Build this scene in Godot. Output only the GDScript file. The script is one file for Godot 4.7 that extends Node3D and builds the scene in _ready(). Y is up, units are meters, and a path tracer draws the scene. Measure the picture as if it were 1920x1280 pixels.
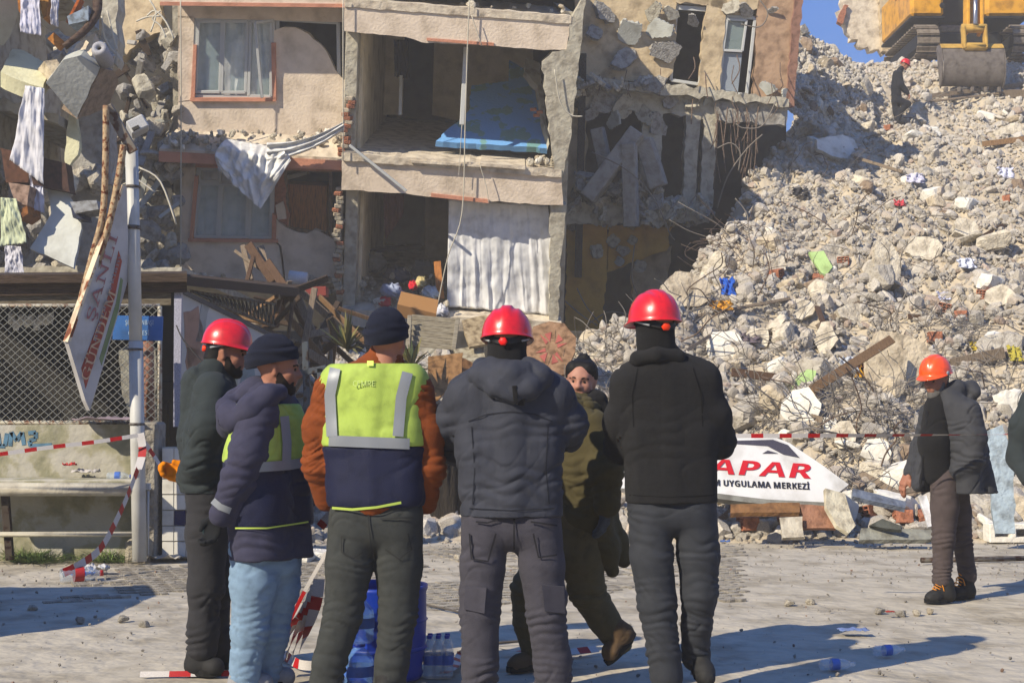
extends Node3D
# A crushed apartment street: men in helmets watch a rubble heap. Units are metres, y up, the camera looks down -z.
const FOC := 2667.0
const EYE := 1.35
var PIT := atan(135.0 / 2667.0)
var M := {}
var TX := {}
var rng := RandomNumberGenerator.new()
var CF := Transform3D()
var used := {}
var jobs := []
var results := []

# ---------- layout: a point of the street seen in a direction at a given distance ----------
func ray(px: float, py: float) -> Vector3:
	var y := (640.0 - py) / FOC
	return Vector3((px - 960.0) / FOC, y * cos(PIT) + sin(PIT), -(cos(PIT) - y * sin(PIT)))
func P(px: float, py: float, d: float) -> Vector3:
	var r := ray(px, py)
	return Vector3(0, EYE, 0) + r * (d / -r.z)
func G(px: float, py: float, h := 0.0) -> Vector3:
	var r := ray(px, py)
	return Vector3(0, EYE, 0) + r * ((h - EYE) / r.y)
func loc(px: float, py: float, w: float) -> Vector3:
	var inv := CF.affine_inverse()
	var o := inv * Vector3(0, EYE, 0)
	var r := inv.basis * ray(px, py)
	return o + r * ((-w - o.z) / r.z)
func frame(px: float, py: float, d: float, lean := 0.0, roll := 0.0, yaw := 0.0) -> Transform3D:
	return Transform3D(Basis(Vector3.UP, deg_to_rad(yaw)) * Basis(Vector3.RIGHT, deg_to_rad(lean)) * Basis(Vector3.BACK, deg_to_rad(roll)), P(px, py, d))

# ---------- naming ----------
func numbered(called: String) -> String:
	used[called] = used.get(called, -1) + 1
	return called if used[called] == 0 else "%s_%03d" % [called, used[called]]
func tag(o: Node3D, label: String, category: String, group := "", kind := "") -> Node3D:
	o.set_meta("label", label)
	o.set_meta("category", category)
	if group: o.set_meta("group", group)
	o.set_meta("kind", kind if kind else "thing")
	return o
func thing(called: String, label: String, category: String, xf := Transform3D(), group := "") -> Node3D:
	var o := Node3D.new()
	o.name = numbered(called)
	add_child(o)
	o.transform = xf
	return tag(o, label, category, group)
func at(p: Vector3, turn := 0.0) -> Transform3D:
	return Transform3D(Basis(Vector3.UP, turn), p)

# ---------- mesh building ----------
func ST(smooth := false) -> SurfaceTool:
	var st := SurfaceTool.new()
	st.begin(Mesh.PRIMITIVE_TRIANGLES)
	st.set_smooth_group(0 if smooth else -1)
	return st
func done(st: SurfaceTool, normals := true) -> ArrayMesh:
	if normals: st.generate_normals()
	return st.commit()
func put(called: String, mesh: Mesh, m: Material, parent: Node3D = null, xf := Transform3D()) -> MeshInstance3D:
	var o := MeshInstance3D.new()
	o.mesh = mesh
	o.material_override = m
	o.transform = xf
	if parent == null:
		o.name = numbered(called)
		add_child(o)
	else:
		o.name = called
		parent.add_child(o, true)
	return o
func obj(called: String, st: SurfaceTool, m: Material, parent: Node3D = null, xf := Transform3D()) -> MeshInstance3D:
	return put(called, done(st), m, parent, xf)
func struct(called: String, st: SurfaceTool, m: Material, label := "") -> MeshInstance3D:
	var o := obj(called, st, m)
	o.set_meta("kind", "structure")
	if label: o.set_meta("label", label)
	return o
func tri(st: SurfaceTool, a: Vector3, b: Vector3, c: Vector3) -> void:
	st.add_vertex(a); st.add_vertex(b); st.add_vertex(c)
func quad(st: SurfaceTool, a: Vector3, b: Vector3, c: Vector3, d: Vector3) -> void:
	tri(st, a, b, c); tri(st, a, c, d)
# eight corners: f = four of the front face in a loop, b = the four behind them
func hexa(st: SurfaceTool, f: Array, b: Array) -> void:
	quad(st, f[0], f[1], f[2], f[3]); quad(st, b[3], b[2], b[1], b[0])
	for i in 4:
		var j := (i + 1) % 4
		quad(st, f[j], f[i], b[i], b[j])
# a box with chamfered edges
func cbox(st: SurfaceTool, xf: Transform3D, size: Vector3, c := 0.0) -> void:
	var h := size * 0.5
	if c <= 0.0:
		var f := []; var b := []
		for s in [[-1, 1], [1, 1], [1, -1], [-1, -1]]:
			f.append(xf * Vector3(s[0] * h.x, s[1] * h.y, h.z)); b.append(xf * Vector3(s[0] * h.x, s[1] * h.y, -h.z))
		hexa(st, f, b)
		return
	c = minf(c, minf(h.x, minf(h.y, h.z)) * 0.9)
	var v := func(sx, sy, sz, ax): return xf * Vector3(sx * (h.x - (0.0 if ax == 0 else c)), sy * (h.y - (0.0 if ax == 1 else c)), sz * (h.z - (0.0 if ax == 2 else c)))
	for s in [1, -1]:
		quad(st, v.call(s, 1, 1, 0), v.call(s, 1, -1, 0), v.call(s, -1, -1, 0), v.call(s, -1, 1, 0))
		quad(st, v.call(1, s, 1, 1), v.call(1, s, -1, 1), v.call(-1, s, -1, 1), v.call(-1, s, 1, 1))
		quad(st, v.call(1, 1, s, 2), v.call(1, -1, s, 2), v.call(-1, -1, s, 2), v.call(-1, 1, s, 2))
		for t in [1, -1]:
			quad(st, v.call(1, s, t, 1), v.call(-1, s, t, 1), v.call(-1, s, t, 2), v.call(1, s, t, 2))
			quad(st, v.call(s, 1, t, 0), v.call(s, -1, t, 0), v.call(s, -1, t, 2), v.call(s, 1, t, 2))
			quad(st, v.call(s, t, 1, 0), v.call(s, t, -1, 0), v.call(s, t, -1, 1), v.call(s, t, 1, 1))
			for u in [1, -1]:
				tri(st, v.call(s, t, u, 0), v.call(s, t, u, 1), v.call(s, t, u, 2))
func bar_xf(a: Vector3, b: Vector3, spin := 0.0) -> Transform3D:
	var y := (b - a).normalized()
	var x := y.cross(Vector3.BACK if absf(y.z) < 0.95 else Vector3.UP).normalized()
	return Transform3D(Basis(x, y, x.cross(y)) * Basis(Vector3.UP, spin), (a + b) * 0.5)
func bar(st: SurfaceTool, a: Vector3, b: Vector3, w: float, t: float, c := 0.0, spin := 0.0) -> void:
	cbox(st, bar_xf(a, b, spin), Vector3(w, a.distance_to(b), t), c)
func jag(poly: Array, step: float, amp: float, keep := []) -> PackedVector2Array:
	var out := PackedVector2Array()
	for i in poly.size():
		var a: Vector2 = poly[i]
		var b: Vector2 = poly[(i + 1) % poly.size()]
		out.append(a)
		if keep.has(i): continue
		var n := int(a.distance_to(b) / step)
		var nor := (b - a).orthogonal().normalized()
		for k in range(1, n):
			out.append(a.lerp(b, (k + rng.randf_range(-0.3, 0.3)) / n) + nor * rng.randf_range(-amp, amp))
	return out
func prism(st: SurfaceTool, poly: PackedVector2Array, z0: float, z1: float, wob := 0.0) -> void:
	var t := Geometry2D.triangulate_polygon(poly)
	if t.is_empty(): push_warning("polygon"); return
	var back := PackedVector2Array()
	for p in poly: back.append(p + Vector2(rng.randf_range(-wob, wob), rng.randf_range(-wob, wob)))
	for i in range(0, t.size(), 3):
		var a := poly[t[i]]; var b := poly[t[i + 1]]; var c := poly[t[i + 2]]
		tri(st, Vector3(a.x, a.y, z0), Vector3(c.x, c.y, z0), Vector3(b.x, b.y, z0))
		if wob == 0.0: tri(st, Vector3(a.x, a.y, z1), Vector3(b.x, b.y, z1), Vector3(c.x, c.y, z1))
	if wob > 0.0:
		t = Geometry2D.triangulate_polygon(back)
		for i in range(0, t.size(), 3):
			tri(st, Vector3(back[t[i]].x, back[t[i]].y, z1), Vector3(back[t[i + 1]].x, back[t[i + 1]].y, z1), Vector3(back[t[i + 2]].x, back[t[i + 2]].y, z1))
	for i in poly.size():
		var j := (i + 1) % poly.size()
		quad(st, Vector3(poly[i].x, poly[i].y, z0), Vector3(poly[j].x, poly[j].y, z0), Vector3(back[j].x, back[j].y, z1), Vector3(back[i].x, back[i].y, z1))
# an outline given by the directions of its corners, laid in the plane w behind the frame CF, with real thickness
func flat(pts: Array, w: float) -> Array:
	var out := []
	for p in pts:
		var l := loc(p[0], p[1], w)
		out.append(Vector2(l.x, l.y))
	return out
func plate(called: String, pts: Array, w0: float, w1: float, m: Material, parent: Node3D, rough := 0.0, keep := []) -> MeshInstance3D:
	var st := ST()
	var poly := flat(pts, w0)
	prism(st, jag(poly, 0.12, rough, keep) if rough > 0.0 else PackedVector2Array(poly), -w0, -w1, rough * 0.5)
	return obj(called, st, m, parent)
func tube(st: SurfaceTool, pts: Array, r: float, n := 6, r2 := -1.0, caps := true) -> void:
	var side := Vector3.ZERO
	var last := []
	for i in pts.size():
		var t: Vector3 = ((pts[mini(i + 1, pts.size() - 1)] as Vector3) - (pts[maxi(i - 1, 0)] as Vector3)).normalized()
		if side == Vector3.ZERO:
			side = t.cross(Vector3.UP if absf(t.y) < 0.9 else Vector3.RIGHT).normalized()
		side = (side - t * side.dot(t)).normalized()
		var up := t.cross(side)
		var rr := r if r2 < 0.0 else lerpf(r, r2, float(i) / (pts.size() - 1))
		var ring := []
		for k in n: ring.append((pts[i] as Vector3) + (side * cos(TAU * k / n) + up * sin(TAU * k / n)) * rr)
		if last:
			for k in n: quad(st, last[k], last[(k + 1) % n], ring[(k + 1) % n], ring[k])
		if caps and (i == 0 or i == pts.size() - 1):
			for k in range(1, n - 1):
				if i == 0: tri(st, ring[0], ring[k + 1], ring[k])
				else: tri(st, ring[0], ring[k], ring[k + 1])
		last = ring
func curve(pts: Array, per := 5) -> Array:
	var out := []
	for i in pts.size() - 1:
		var a: Vector3 = pts[maxi(i - 1, 0)]; var b: Vector3 = pts[i]; var c: Vector3 = pts[i + 1]; var d: Vector3 = pts[mini(i + 2, pts.size() - 1)]
		for k in per: out.append(b.cubic_interpolate(c, a, d, float(k) / per))
	out.append(pts[-1])
	return out
func lathe(st: SurfaceTool, xf: Transform3D, prof: Array, n := 16) -> void:
	for i in prof.size() - 1:
		for k in n:
			var a := TAU * k / n; var b := TAU * (k + 1) / n
			var p: Vector2 = prof[i]; var q: Vector2 = prof[i + 1]
			var v := func(r, ang): return xf * Vector3(r.x * cos(ang), r.y, r.x * sin(ang))
			if p.x > 0.0001: tri(st, v.call(p, a), v.call(p, b), v.call(q, b))
			if q.x > 0.0001: tri(st, v.call(p, a), v.call(q, b), v.call(q, a))
# a sheet of nu x nv quads; with thick > 0 it gets a second side
func sheet(st: SurfaceTool, nu: int, nv: int, f: Callable, thick := 0.0) -> void:
	var g := []
	for j in nv + 1:
		var row := []
		for i in nu + 1: row.append(f.call(float(i) / nu, float(j) / nv))
		g.append(row)
	for j in nv:
		for i in nu: quad(st, g[j][i], g[j][i + 1], g[j + 1][i + 1], g[j + 1][i])
	if thick > 0.0:
		var h := []
		for j in nv + 1:
			var row := []
			for i in nu + 1:
				var du: Vector3 = g[j][mini(i + 1, nu)] - g[j][maxi(i - 1, 0)]
				var dv: Vector3 = g[mini(j + 1, nv)][i] - g[maxi(j - 1, 0)][i]
				row.append(g[j][i] + du.cross(dv).normalized() * thick)
			h.append(row)
		for j in nv:
			for i in nu: quad(st, h[j][i], h[j + 1][i], h[j + 1][i + 1], h[j][i + 1])
		for i in nu:
			quad(st, g[0][i], h[0][i], h[0][i + 1], g[0][i + 1]); quad(st, g[nv][i + 1], h[nv][i + 1], h[nv][i], g[nv][i])
		for j in nv:
			quad(st, g[j + 1][0], h[j + 1][0], h[j][0], g[j][0]); quad(st, g[j][nu], h[j][nu], h[j + 1][nu], g[j + 1][nu])
# broken lumps: a ball cut by planes
var ico := []
func ico_tris(level: int) -> Array:
	var t := (1.0 + sqrt(5.0)) / 2.0
	var v := [Vector3(-1, t, 0), Vector3(1, t, 0), Vector3(-1, -t, 0), Vector3(1, -t, 0), Vector3(0, -1, t), Vector3(0, 1, t), Vector3(0, -1, -t), Vector3(0, 1, -t), Vector3(t, 0, -1), Vector3(t, 0, 1), Vector3(-t, 0, -1), Vector3(-t, 0, 1)]
	var out := []
	for f in [[0, 11, 5], [0, 5, 1], [0, 1, 7], [0, 7, 10], [0, 10, 11], [1, 5, 9], [5, 11, 4], [11, 10, 2], [10, 7, 6], [7, 1, 8], [3, 9, 4], [3, 4, 2], [3, 2, 6], [3, 6, 8], [3, 8, 9], [4, 9, 5], [2, 4, 11], [6, 2, 10], [8, 6, 7], [9, 8, 1]]:
		out.append([v[f[0]].normalized(), v[f[1]].normalized(), v[f[2]].normalized()])
	for l in level:
		var nx := []
		for q in out:
			var a: Vector3 = (q[0] + q[1]).normalized(); var b: Vector3 = (q[1] + q[2]).normalized(); var c: Vector3 = (q[2] + q[0]).normalized()
			nx.append_array([[q[0], a, c], [a, q[1], b], [c, b, q[2]], [a, b, c]])
		out = nx
	return out
func lump(sd: int, size: Vector3, level := 2, cuts := 9, noise := 0.05) -> ArrayMesh:
	var r := RandomNumberGenerator.new()
	r.seed = sd
	var pl := []
	for s in [Vector3.RIGHT, Vector3.UP, Vector3.BACK]:
		for e in [1, -1]:
			pl.append([(s * e + Vector3(r.randfn(), r.randfn(), r.randfn()) * 0.16).normalized(), r.randf_range(0.55, 0.75)])
	for i in cuts:
		pl.append([Vector3(r.randfn(), r.randfn(), r.randfn()).normalized(), r.randf_range(0.62, 0.95)])
	var nz := FastNoiseLite.new()
	nz.seed = sd; nz.frequency = 1.6
	var st := ST()
	for t in ico_tris(level):
		var c := []
		for u in t:
			var rad := 1.1
			for p in pl:
				var d: float = u.dot(p[0])
				if d > 0.05: rad = minf(rad, p[1] / d)
			c.append((u as Vector3) * rad * (1.0 + noise * nz.get_noise_3dv(u * 2.0)) * size * 0.7)
		tri(st, c[0], c[2], c[1])
	return done(st)

# ---------- materials ----------
func noise_tex(key: String, freq: float, kind: int, oct: int, ramp: Array, size := 512, sd := 1, warp := 0.0) -> Texture2D:
	if TX.has(key): return TX[key]
	var n := FastNoiseLite.new()
	n.seed = sd; n.noise_type = kind; n.frequency = freq
	n.fractal_type = FastNoiseLite.FRACTAL_FBM if oct > 1 else FastNoiseLite.FRACTAL_NONE
	n.fractal_octaves = oct; n.fractal_gain = 0.55
	if warp > 0.0:
		n.domain_warp_enabled = true; n.domain_warp_amplitude = warp; n.domain_warp_frequency = freq * 0.7
	var t := NoiseTexture2D.new()
	t.width = size; t.height = size; t.seamless = true; t.noise = n
	if ramp:
		var g := Gradient.new()
		g.offsets = PackedFloat32Array(ramp.map(func(e): return e[0]))
		g.colors = PackedColorArray(ramp.map(func(e): return Color(e[1], e[2], e[3])))
		t.color_ramp = g
	TX[key] = t
	return t
func textures() -> void:
	var S := FastNoiseLite.TYPE_SIMPLEX_SMOOTH
	noise_tex("plaster", 0.005, S, 6, [[0.0, 0.80, 0.79, 0.77], [0.35, 0.92, 0.915, 0.905], [0.6, 0.98, 0.98, 0.98], [1.0, 1.0, 1.0, 0.99]], 512, 3)
	noise_tex("concrete", 0.008, S, 6, [[0.0, 0.68, 0.67, 0.65], [0.4, 0.88, 0.87, 0.86], [0.6, 0.96, 0.96, 0.95], [1.0, 1.0, 1.0, 1.0]], 512, 5)
	noise_tex("dirt", 0.008, S, 7, [[0.0, 0.74, 0.72, 0.69], [0.35, 0.88, 0.87, 0.85], [0.55, 0.96, 0.955, 0.945], [0.75, 1.0, 0.995, 0.985], [1.0, 0.91, 0.90, 0.885]], 1024, 9, 30.0)
	noise_tex("fine", 0.09, S, 4, [[0.0, 0.72, 0.72, 0.72], [1.0, 1.0, 1.0, 1.0]], 512, 11)
	noise_tex("wood", 0.02, S, 5, [[0.0, 0.5, 0.46, 0.42], [0.5, 0.85, 0.83, 0.8], [1.0, 1.0, 1.0, 1.0]], 512, 13)
	noise_tex("rust", 0.02, S, 5, [[0.0, 1.0, 1.0, 1.0], [0.58, 0.95, 0.93, 0.9], [0.64, 0.62, 0.36, 0.2], [0.75, 0.5, 0.25, 0.12], [1.0, 0.38, 0.2, 0.12]], 512, 17)
	noise_tex("cloth", 0.006, S, 4, [[0.0, 0.82, 0.82, 0.82], [0.5, 0.95, 0.95, 0.95], [1.0, 1.0, 1.0, 1.0]], 512, 19)
	noise_tex("moss", 0.009, S, 6, [[0.0, 1.0, 1.0, 1.0], [0.42, 0.96, 0.96, 0.94], [0.56, 0.86, 0.855, 0.77], [0.75, 0.76, 0.765, 0.67], [1.0, 0.86, 0.86, 0.81]], 512, 23)
	noise_tex("peel", 0.006, S, 5, [[0.0, 1.0, 1.0, 1.0], [0.6, 0.97, 0.98, 1.0], [0.66, 1.3, 0.95, 0.72], [1.0, 1.2, 0.9, 0.7]], 512, 29)
	noise_tex("bump", 0.05, S, 5, [], 512, 31)
	noise_tex("bumpc", 0.02, S, 5, [], 512, 37)
	noise_tex("weave", 0.35, S, 1, [], 256, 41)
func mat(key: String, c: Color, rough := 0.9, tex := "concrete", sc := 1.0, bump := 0.0, bt := "bump", o := {}) -> StandardMaterial3D:
	if M.has(key): return M[key]
	var m := StandardMaterial3D.new()
	m.resource_name = key
	m.albedo_color = c
	m.roughness = rough
	m.metallic_specular = o.get("spec", 0.35)
	if tex:
		m.albedo_texture = TX[tex]
		m.uv1_triplanar = true
		m.uv1_world_triplanar = o.get("world", false)
		var s3: Vector3 = o.get("s3", Vector3.ONE)
		m.uv1_scale = s3 * sc
	if bump > 0.0:
		m.heightmap_enabled = true
		m.heightmap_texture = TX[bt]
		m.heightmap_scale = bump
	if o.has("metal"): m.metallic = o.metal
	if o.has("rim"):
		m.rim_enabled = true; m.rim = o.rim; m.rim_tint = 0.6
	if o.has("coat"):
		m.clearcoat_enabled = true; m.clearcoat = o.coat; m.clearcoat_roughness = 0.12
	if o.has("back"):
		m.backlight_enabled = true; m.backlight = o.back
	if o.has("vc"): m.vertex_color_use_as_albedo = true
	M[key] = m
	return m
func glass(key: String, c: Color) -> StandardMaterial3D:
	var m := StandardMaterial3D.new()
	m.resource_name = key
	m.transparency = BaseMaterial3D.TRANSPARENCY_ALPHA
	m.albedo_color = c
	m.roughness = 0.05
	m.cull_mode = BaseMaterial3D.CULL_DISABLED
	M[key] = m
	return m
func text_mesh(s: String, size: float, depth := 0.004, serif := false, weight := 400, italic := false) -> TextMesh:
	var f := SystemFont.new()
	f.font_names = PackedStringArray(["Droid Serif" if serif else "Droid Sans"])
	f.font_weight = weight
	f.font_italic = italic
	var t := TextMesh.new()
	t.text = s; t.font = f; t.font_size = 32
	t.pixel_size = size / 32.0
	t.depth = depth
	return t

# ---------- soft bodies: tapered capsules joined by a smooth minimum, meshed as surface nets ----------
func prims_of(chains: Array, D: float, off: Vector3, s: float) -> PackedFloat32Array:
	var out := PackedFloat32Array()
	for ch in chains:
		for i in ch.size() - 1:
			if ch[i + 1] is float or ch[i + 1] is int: continue
			var a := P(ch[i][0], ch[i][1], D + ch[i][2]) - off
			var b := P(ch[i + 1][0], ch[i + 1][1], D + ch[i + 1][2]) - off
			out.append_array([a.x, a.y, a.z, b.x, b.y, b.z, ch[i][3] / s, ch[i + 1][3] / s, 0.0])
	return out
func pr(a: Vector3, b: Vector3, ra: float, rb: float, op := 0.0) -> PackedFloat32Array:
	return PackedFloat32Array([a.x, a.y, a.z, b.x, b.y, b.z, ra, rb, op])
func job(called: String, parent: Node3D, m: Material, prims: PackedFloat32Array, cell: float, k: float, fold := 0.0, fs := Vector3(8, 22, 8), clips := [], sd := 1, extra := [], ecell := 0.005, rings := []) -> void:
	jobs.append({"called": called, "parent": parent, "m": m, "p": prims, "cell": cell, "k": k, "fold": fold, "fs": fs, "clips": clips, "sd": sd, "extra": extra, "ecell": ecell, "rings": rings})
	results.append(null)
func rg(o: Vector3, D: float, list: Array) -> Array:
	return list.map(func(e): return [(P(960, e[0], D) - o).y, e[1], e[2], e[3], e[4] if e.size() > 4 else 0.0, (P(e[5], e[0], D) - o).x if e.size() > 5 else 0.0])
func run_job(n: int) -> void:
	var j: Dictionary = jobs[n]
	var r := nets(j.p, j.cell, j.k, j.fold, j.fs, j.clips, j.sd, j.rings)
	for x in j.extra:
		var e := nets(x, j.ecell, minf(j.k, 0.02), 0.0, Vector3.ONE, [], 1)
		var base: int = r[0].size()
		r[0].append_array(e[0]); r[1].append_array(e[1])
		for i in e[2]: r[2].append(i + base)
	results[n] = r
func nets(p: PackedFloat32Array, cell: float, k: float, fold: float, fs: Vector3, clips: Array, sd: int, rings := []) -> Array:
	var lo := Vector3(1e9, 1e9, 1e9); var hi := -lo
	var np := p.size() / 9
	for q in np:
		var o := q * 9
		if p[o + 8] != 0.0: continue
		for e in [[0, 6], [3, 7]]:
			var c := Vector3(p[o + e[0]], p[o + e[0] + 1], p[o + e[0] + 2]); var rr := Vector3.ONE * (p[o + e[1]] + cell * 3.0 + k * 0.3)
			lo = lo.min(c - rr); hi = hi.max(c + rr)
	var nx := int((hi.x - lo.x) / cell) + 2; var ny := int((hi.y - lo.y) / cell) + 2; var nz := int((hi.z - lo.z) / cell) + 2
	var f := PackedFloat32Array()
	f.resize(nx * ny * nz); f.fill(1.0)
	var pad := maxf(2.6 * cell, k * 0.6)
	for q in np:
		var o := q * 9
		var a := Vector3(p[o], p[o + 1], p[o + 2]); var b := Vector3(p[o + 3], p[o + 4], p[o + 5])
		var ra := p[o + 6]; var rb := p[o + 7]; var cut := p[o + 8] != 0.0
		var ba := b - a
		var l2 := maxf(ba.length_squared(), 1e-9)
		var mn := (a - Vector3.ONE * ra).min(b - Vector3.ONE * rb) - Vector3.ONE * pad - lo
		var mx := (a + Vector3.ONE * ra).max(b + Vector3.ONE * rb) + Vector3.ONE * pad - lo
		var i0 := maxi(0, int(mn.x / cell)); var i1 := mini(nx - 1, int(mx.x / cell) + 1)
		var j0 := maxi(0, int(mn.y / cell)); var j1 := mini(ny - 1, int(mx.y / cell) + 1)
		var k0 := maxi(0, int(mn.z / cell)); var k1 := mini(nz - 1, int(mx.z / cell) + 1)
		for kz in range(k0, k1 + 1):
			for jy in range(j0, j1 + 1):
				var ix := (kz * ny + jy) * nx
				var pa := lo + Vector3(i0 * cell, jy * cell, kz * cell) - a
				for i in range(i0, i1 + 1):
					var t := clampf(pa.dot(ba) / l2, 0.0, 1.0)
					var d := (pa - ba * t).length() - ra - (rb - ra) * t
					pa.x += cell
					var g := f[ix + i]
					if cut:
						d = -d
						var h := maxf(0.012 - absf(g - d), 0.0)
						f[ix + i] = maxf(g, d) + h * h * 0.25 / 0.012
					elif d < pad:
						var h := maxf(k - absf(g - d), 0.0)
						f[ix + i] = minf(g, d) - h * h * 0.25 / k
	for c in clips:
		var n: Vector3 = c.normal
		for kz in nz:
			for jy in ny:
				var ix := (kz * ny + jy) * nx
				var dd: float = n.dot(lo + Vector3(0, jy * cell, kz * cell)) - c.d
				for i in nx:
					if dd > f[ix + i]: f[ix + i] = dd
					dd += n.x * cell
	var id := PackedInt32Array()
	id.resize(nx * ny * nz); id.fill(-1)
	var vs := PackedVector3Array(); var ns := PackedVector3Array()
	var sy := nx; var sz := nx * ny
	var lim := cell * 2.2
	var cor := [0, 1, sy, sy + 1, sz, sz + 1, sz + sy, sz + sy + 1]
	var ed := [[0, 1], [2, 3], [4, 5], [6, 7], [0, 2], [1, 3], [4, 6], [5, 7], [0, 4], [1, 5], [2, 6], [3, 7]]
	var fv := PackedFloat32Array(); fv.resize(8)
	for kz in nz - 1:
		for jy in ny - 1:
			var row := (kz * ny + jy) * nx
			for i in nx - 1:
				var b := row + i
				var f0 := f[b]
				if f0 > lim or f0 < -lim: continue
				var neg := 0
				for c in 8:
					var x := f[b + cor[c]]
					fv[c] = x
					if x < 0.0: neg += 1
				if neg == 0 or neg == 8: continue
				var sum := Vector3.ZERO; var cnt := 0
				for e in ed:
					var u := fv[e[0]]; var v := fv[e[1]]
					if (u < 0.0) != (v < 0.0):
						var t := u / (u - v)
						var e0: int = e[0]; var e1: int = e[1]
						sum += Vector3(e0 & 1, (e0 >> 1) & 1, e0 >> 2).lerp(Vector3(e1 & 1, (e1 >> 1) & 1, e1 >> 2), t)
						cnt += 1
				id[b] = vs.size()
				vs.append(lo + (sum / cnt + Vector3(i, jy, kz)) * cell)
				ns.append(Vector3(fv[1] + fv[3] + fv[5] + fv[7] - fv[0] - fv[2] - fv[4] - fv[6], fv[2] + fv[3] + fv[6] + fv[7] - fv[0] - fv[1] - fv[4] - fv[5], fv[4] + fv[5] + fv[6] + fv[7] - fv[0] - fv[1] - fv[2] - fv[3]).normalized())
	var ix := PackedInt32Array()
	for kz in range(1, nz - 1):
		for jy in range(1, ny - 1):
			var row := (kz * ny + jy) * nx
			for i in range(1, nx - 1):
				var b := row + i
				var u := f[b]
				if u > lim or u < -lim: continue
				var s := u < 0.0
				for e in [[1, sy, sz], [sy, sz, 1], [sz, 1, sy]]:
					if s != (f[b + e[0]] < 0.0):
						var v0 := id[b]; var v1 := id[b - e[1]]; var v2 := id[b - e[1] - e[2]]; var v3 := id[b - e[2]]
						if v0 < 0 or v1 < 0 or v2 < 0 or v3 < 0: continue
						if s: ix.append_array([v0, v2, v1, v0, v3, v2])
						else: ix.append_array([v0, v1, v2, v0, v2, v3])
	if fold > 0.0:
		var nzz := FastNoiseLite.new()
		nzz.seed = sd; nzz.frequency = 1.0; nzz.noise_type = FastNoiseLite.TYPE_SIMPLEX_SMOOTH
		nzz.fractal_type = FastNoiseLite.FRACTAL_NONE
		var n2 := FastNoiseLite.new()
		n2.seed = sd + 5; n2.frequency = 3.0; n2.fractal_type = FastNoiseLite.FRACTAL_NONE
		for i in vs.size():
			var q := vs[i]
			var sk := Vector3(q.x + .05 * sin(q.y * 9.0 + sd), q.y + q.x * .5 * sin(q.y * 3.0 + sd) + .03 * sin(q.x * 17.0 + q.z * 11.0), q.z) * fs * .45
			var where := smoothstep(-.1, .5, n2.get_noise_3dv(q))
			var c1 := maxf(1.0 - absf(nzz.get_noise_3dv(sk)) * 3.2, 0.0)
			var dd := fold * (.1 - c1 * c1 * (.2 + .8 * where) + .3 * n2.get_noise_3dv(q * 1.4))
			# folds stacked where the cloth bunches: knee, ankle, elbow, waist
			for e in rings:
				var t: float = (q.y - e[0]) / e[1]
				if absf(t) > 2.2: continue
				var env: float = exp(-t * t) * e[2] * (.55 + .9 * n2.get_noise_3dv(q * Vector3(1.1, 1.6, 1.1) + Vector3(3, 1, 8)))
				var ph: float = q.y * PI / e[3] + 2.6 * nzz.get_noise_3dv(q * 4.5) + e[4] * (q.x - e[5])
				dd += maxf(env, 0.0) * (absf(sin(ph)) - .62)
			vs[i] = q + ns[i] * dd
	var nn := PackedVector3Array(); nn.resize(vs.size())
	for t in range(0, ix.size(), 3):
		var a := ix[t]; var b := ix[t + 1]; var c := ix[t + 2]
		var fn := (vs[c] - vs[a]).cross(vs[b] - vs[a])
		nn[a] += fn; nn[b] += fn; nn[c] += fn
	for i in nn.size(): nn[i] = nn[i].normalized()
	return [vs, nn, ix]
func finish_jobs() -> void:
	var t := WorkerThreadPool.add_group_task(run_job, jobs.size(), 4, true)
	WorkerThreadPool.wait_for_group_task_completion(t)
	for n in jobs.size():
		var a := []
		a.resize(Mesh.ARRAY_MAX)
		a[Mesh.ARRAY_VERTEX] = results[n][0]; a[Mesh.ARRAY_NORMAL] = results[n][1]; a[Mesh.ARRAY_INDEX] = results[n][2]
		var am := ArrayMesh.new()
		am.add_surface_from_arrays(Mesh.PRIMITIVE_TRIANGLES, a)
		put(jobs[n].called, am, jobs[n].m, jobs[n].parent)
# distance to a set of capsules, for laying bands on a garment
func sdf(p: PackedFloat32Array, k: float, q: Vector3) -> float:
	var g := 1.0
	for n in p.size() / 9:
		var o := n * 9
		var a := Vector3(p[o], p[o + 1], p[o + 2]); var ba := Vector3(p[o + 3], p[o + 4], p[o + 5]) - a
		var t := clampf((q - a).dot(ba) / maxf(ba.length_squared(), 1e-9), 0.0, 1.0)
		var d := (q - a - ba * t).length() - lerpf(p[o + 6], p[o + 7], t)
		var h := maxf(k - absf(g - d), 0.0)
		g = minf(g, d) - h * h * 0.25 / k
	return g
func onto(p: PackedFloat32Array, k: float, from: Vector3, dir: Vector3, off: float) -> Vector3:
	var q := from
	for i in 30:
		var d := sdf(p, k, q) - off
		q += dir * d * 0.9
		if absf(d) < 0.0008: break
	return q
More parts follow.
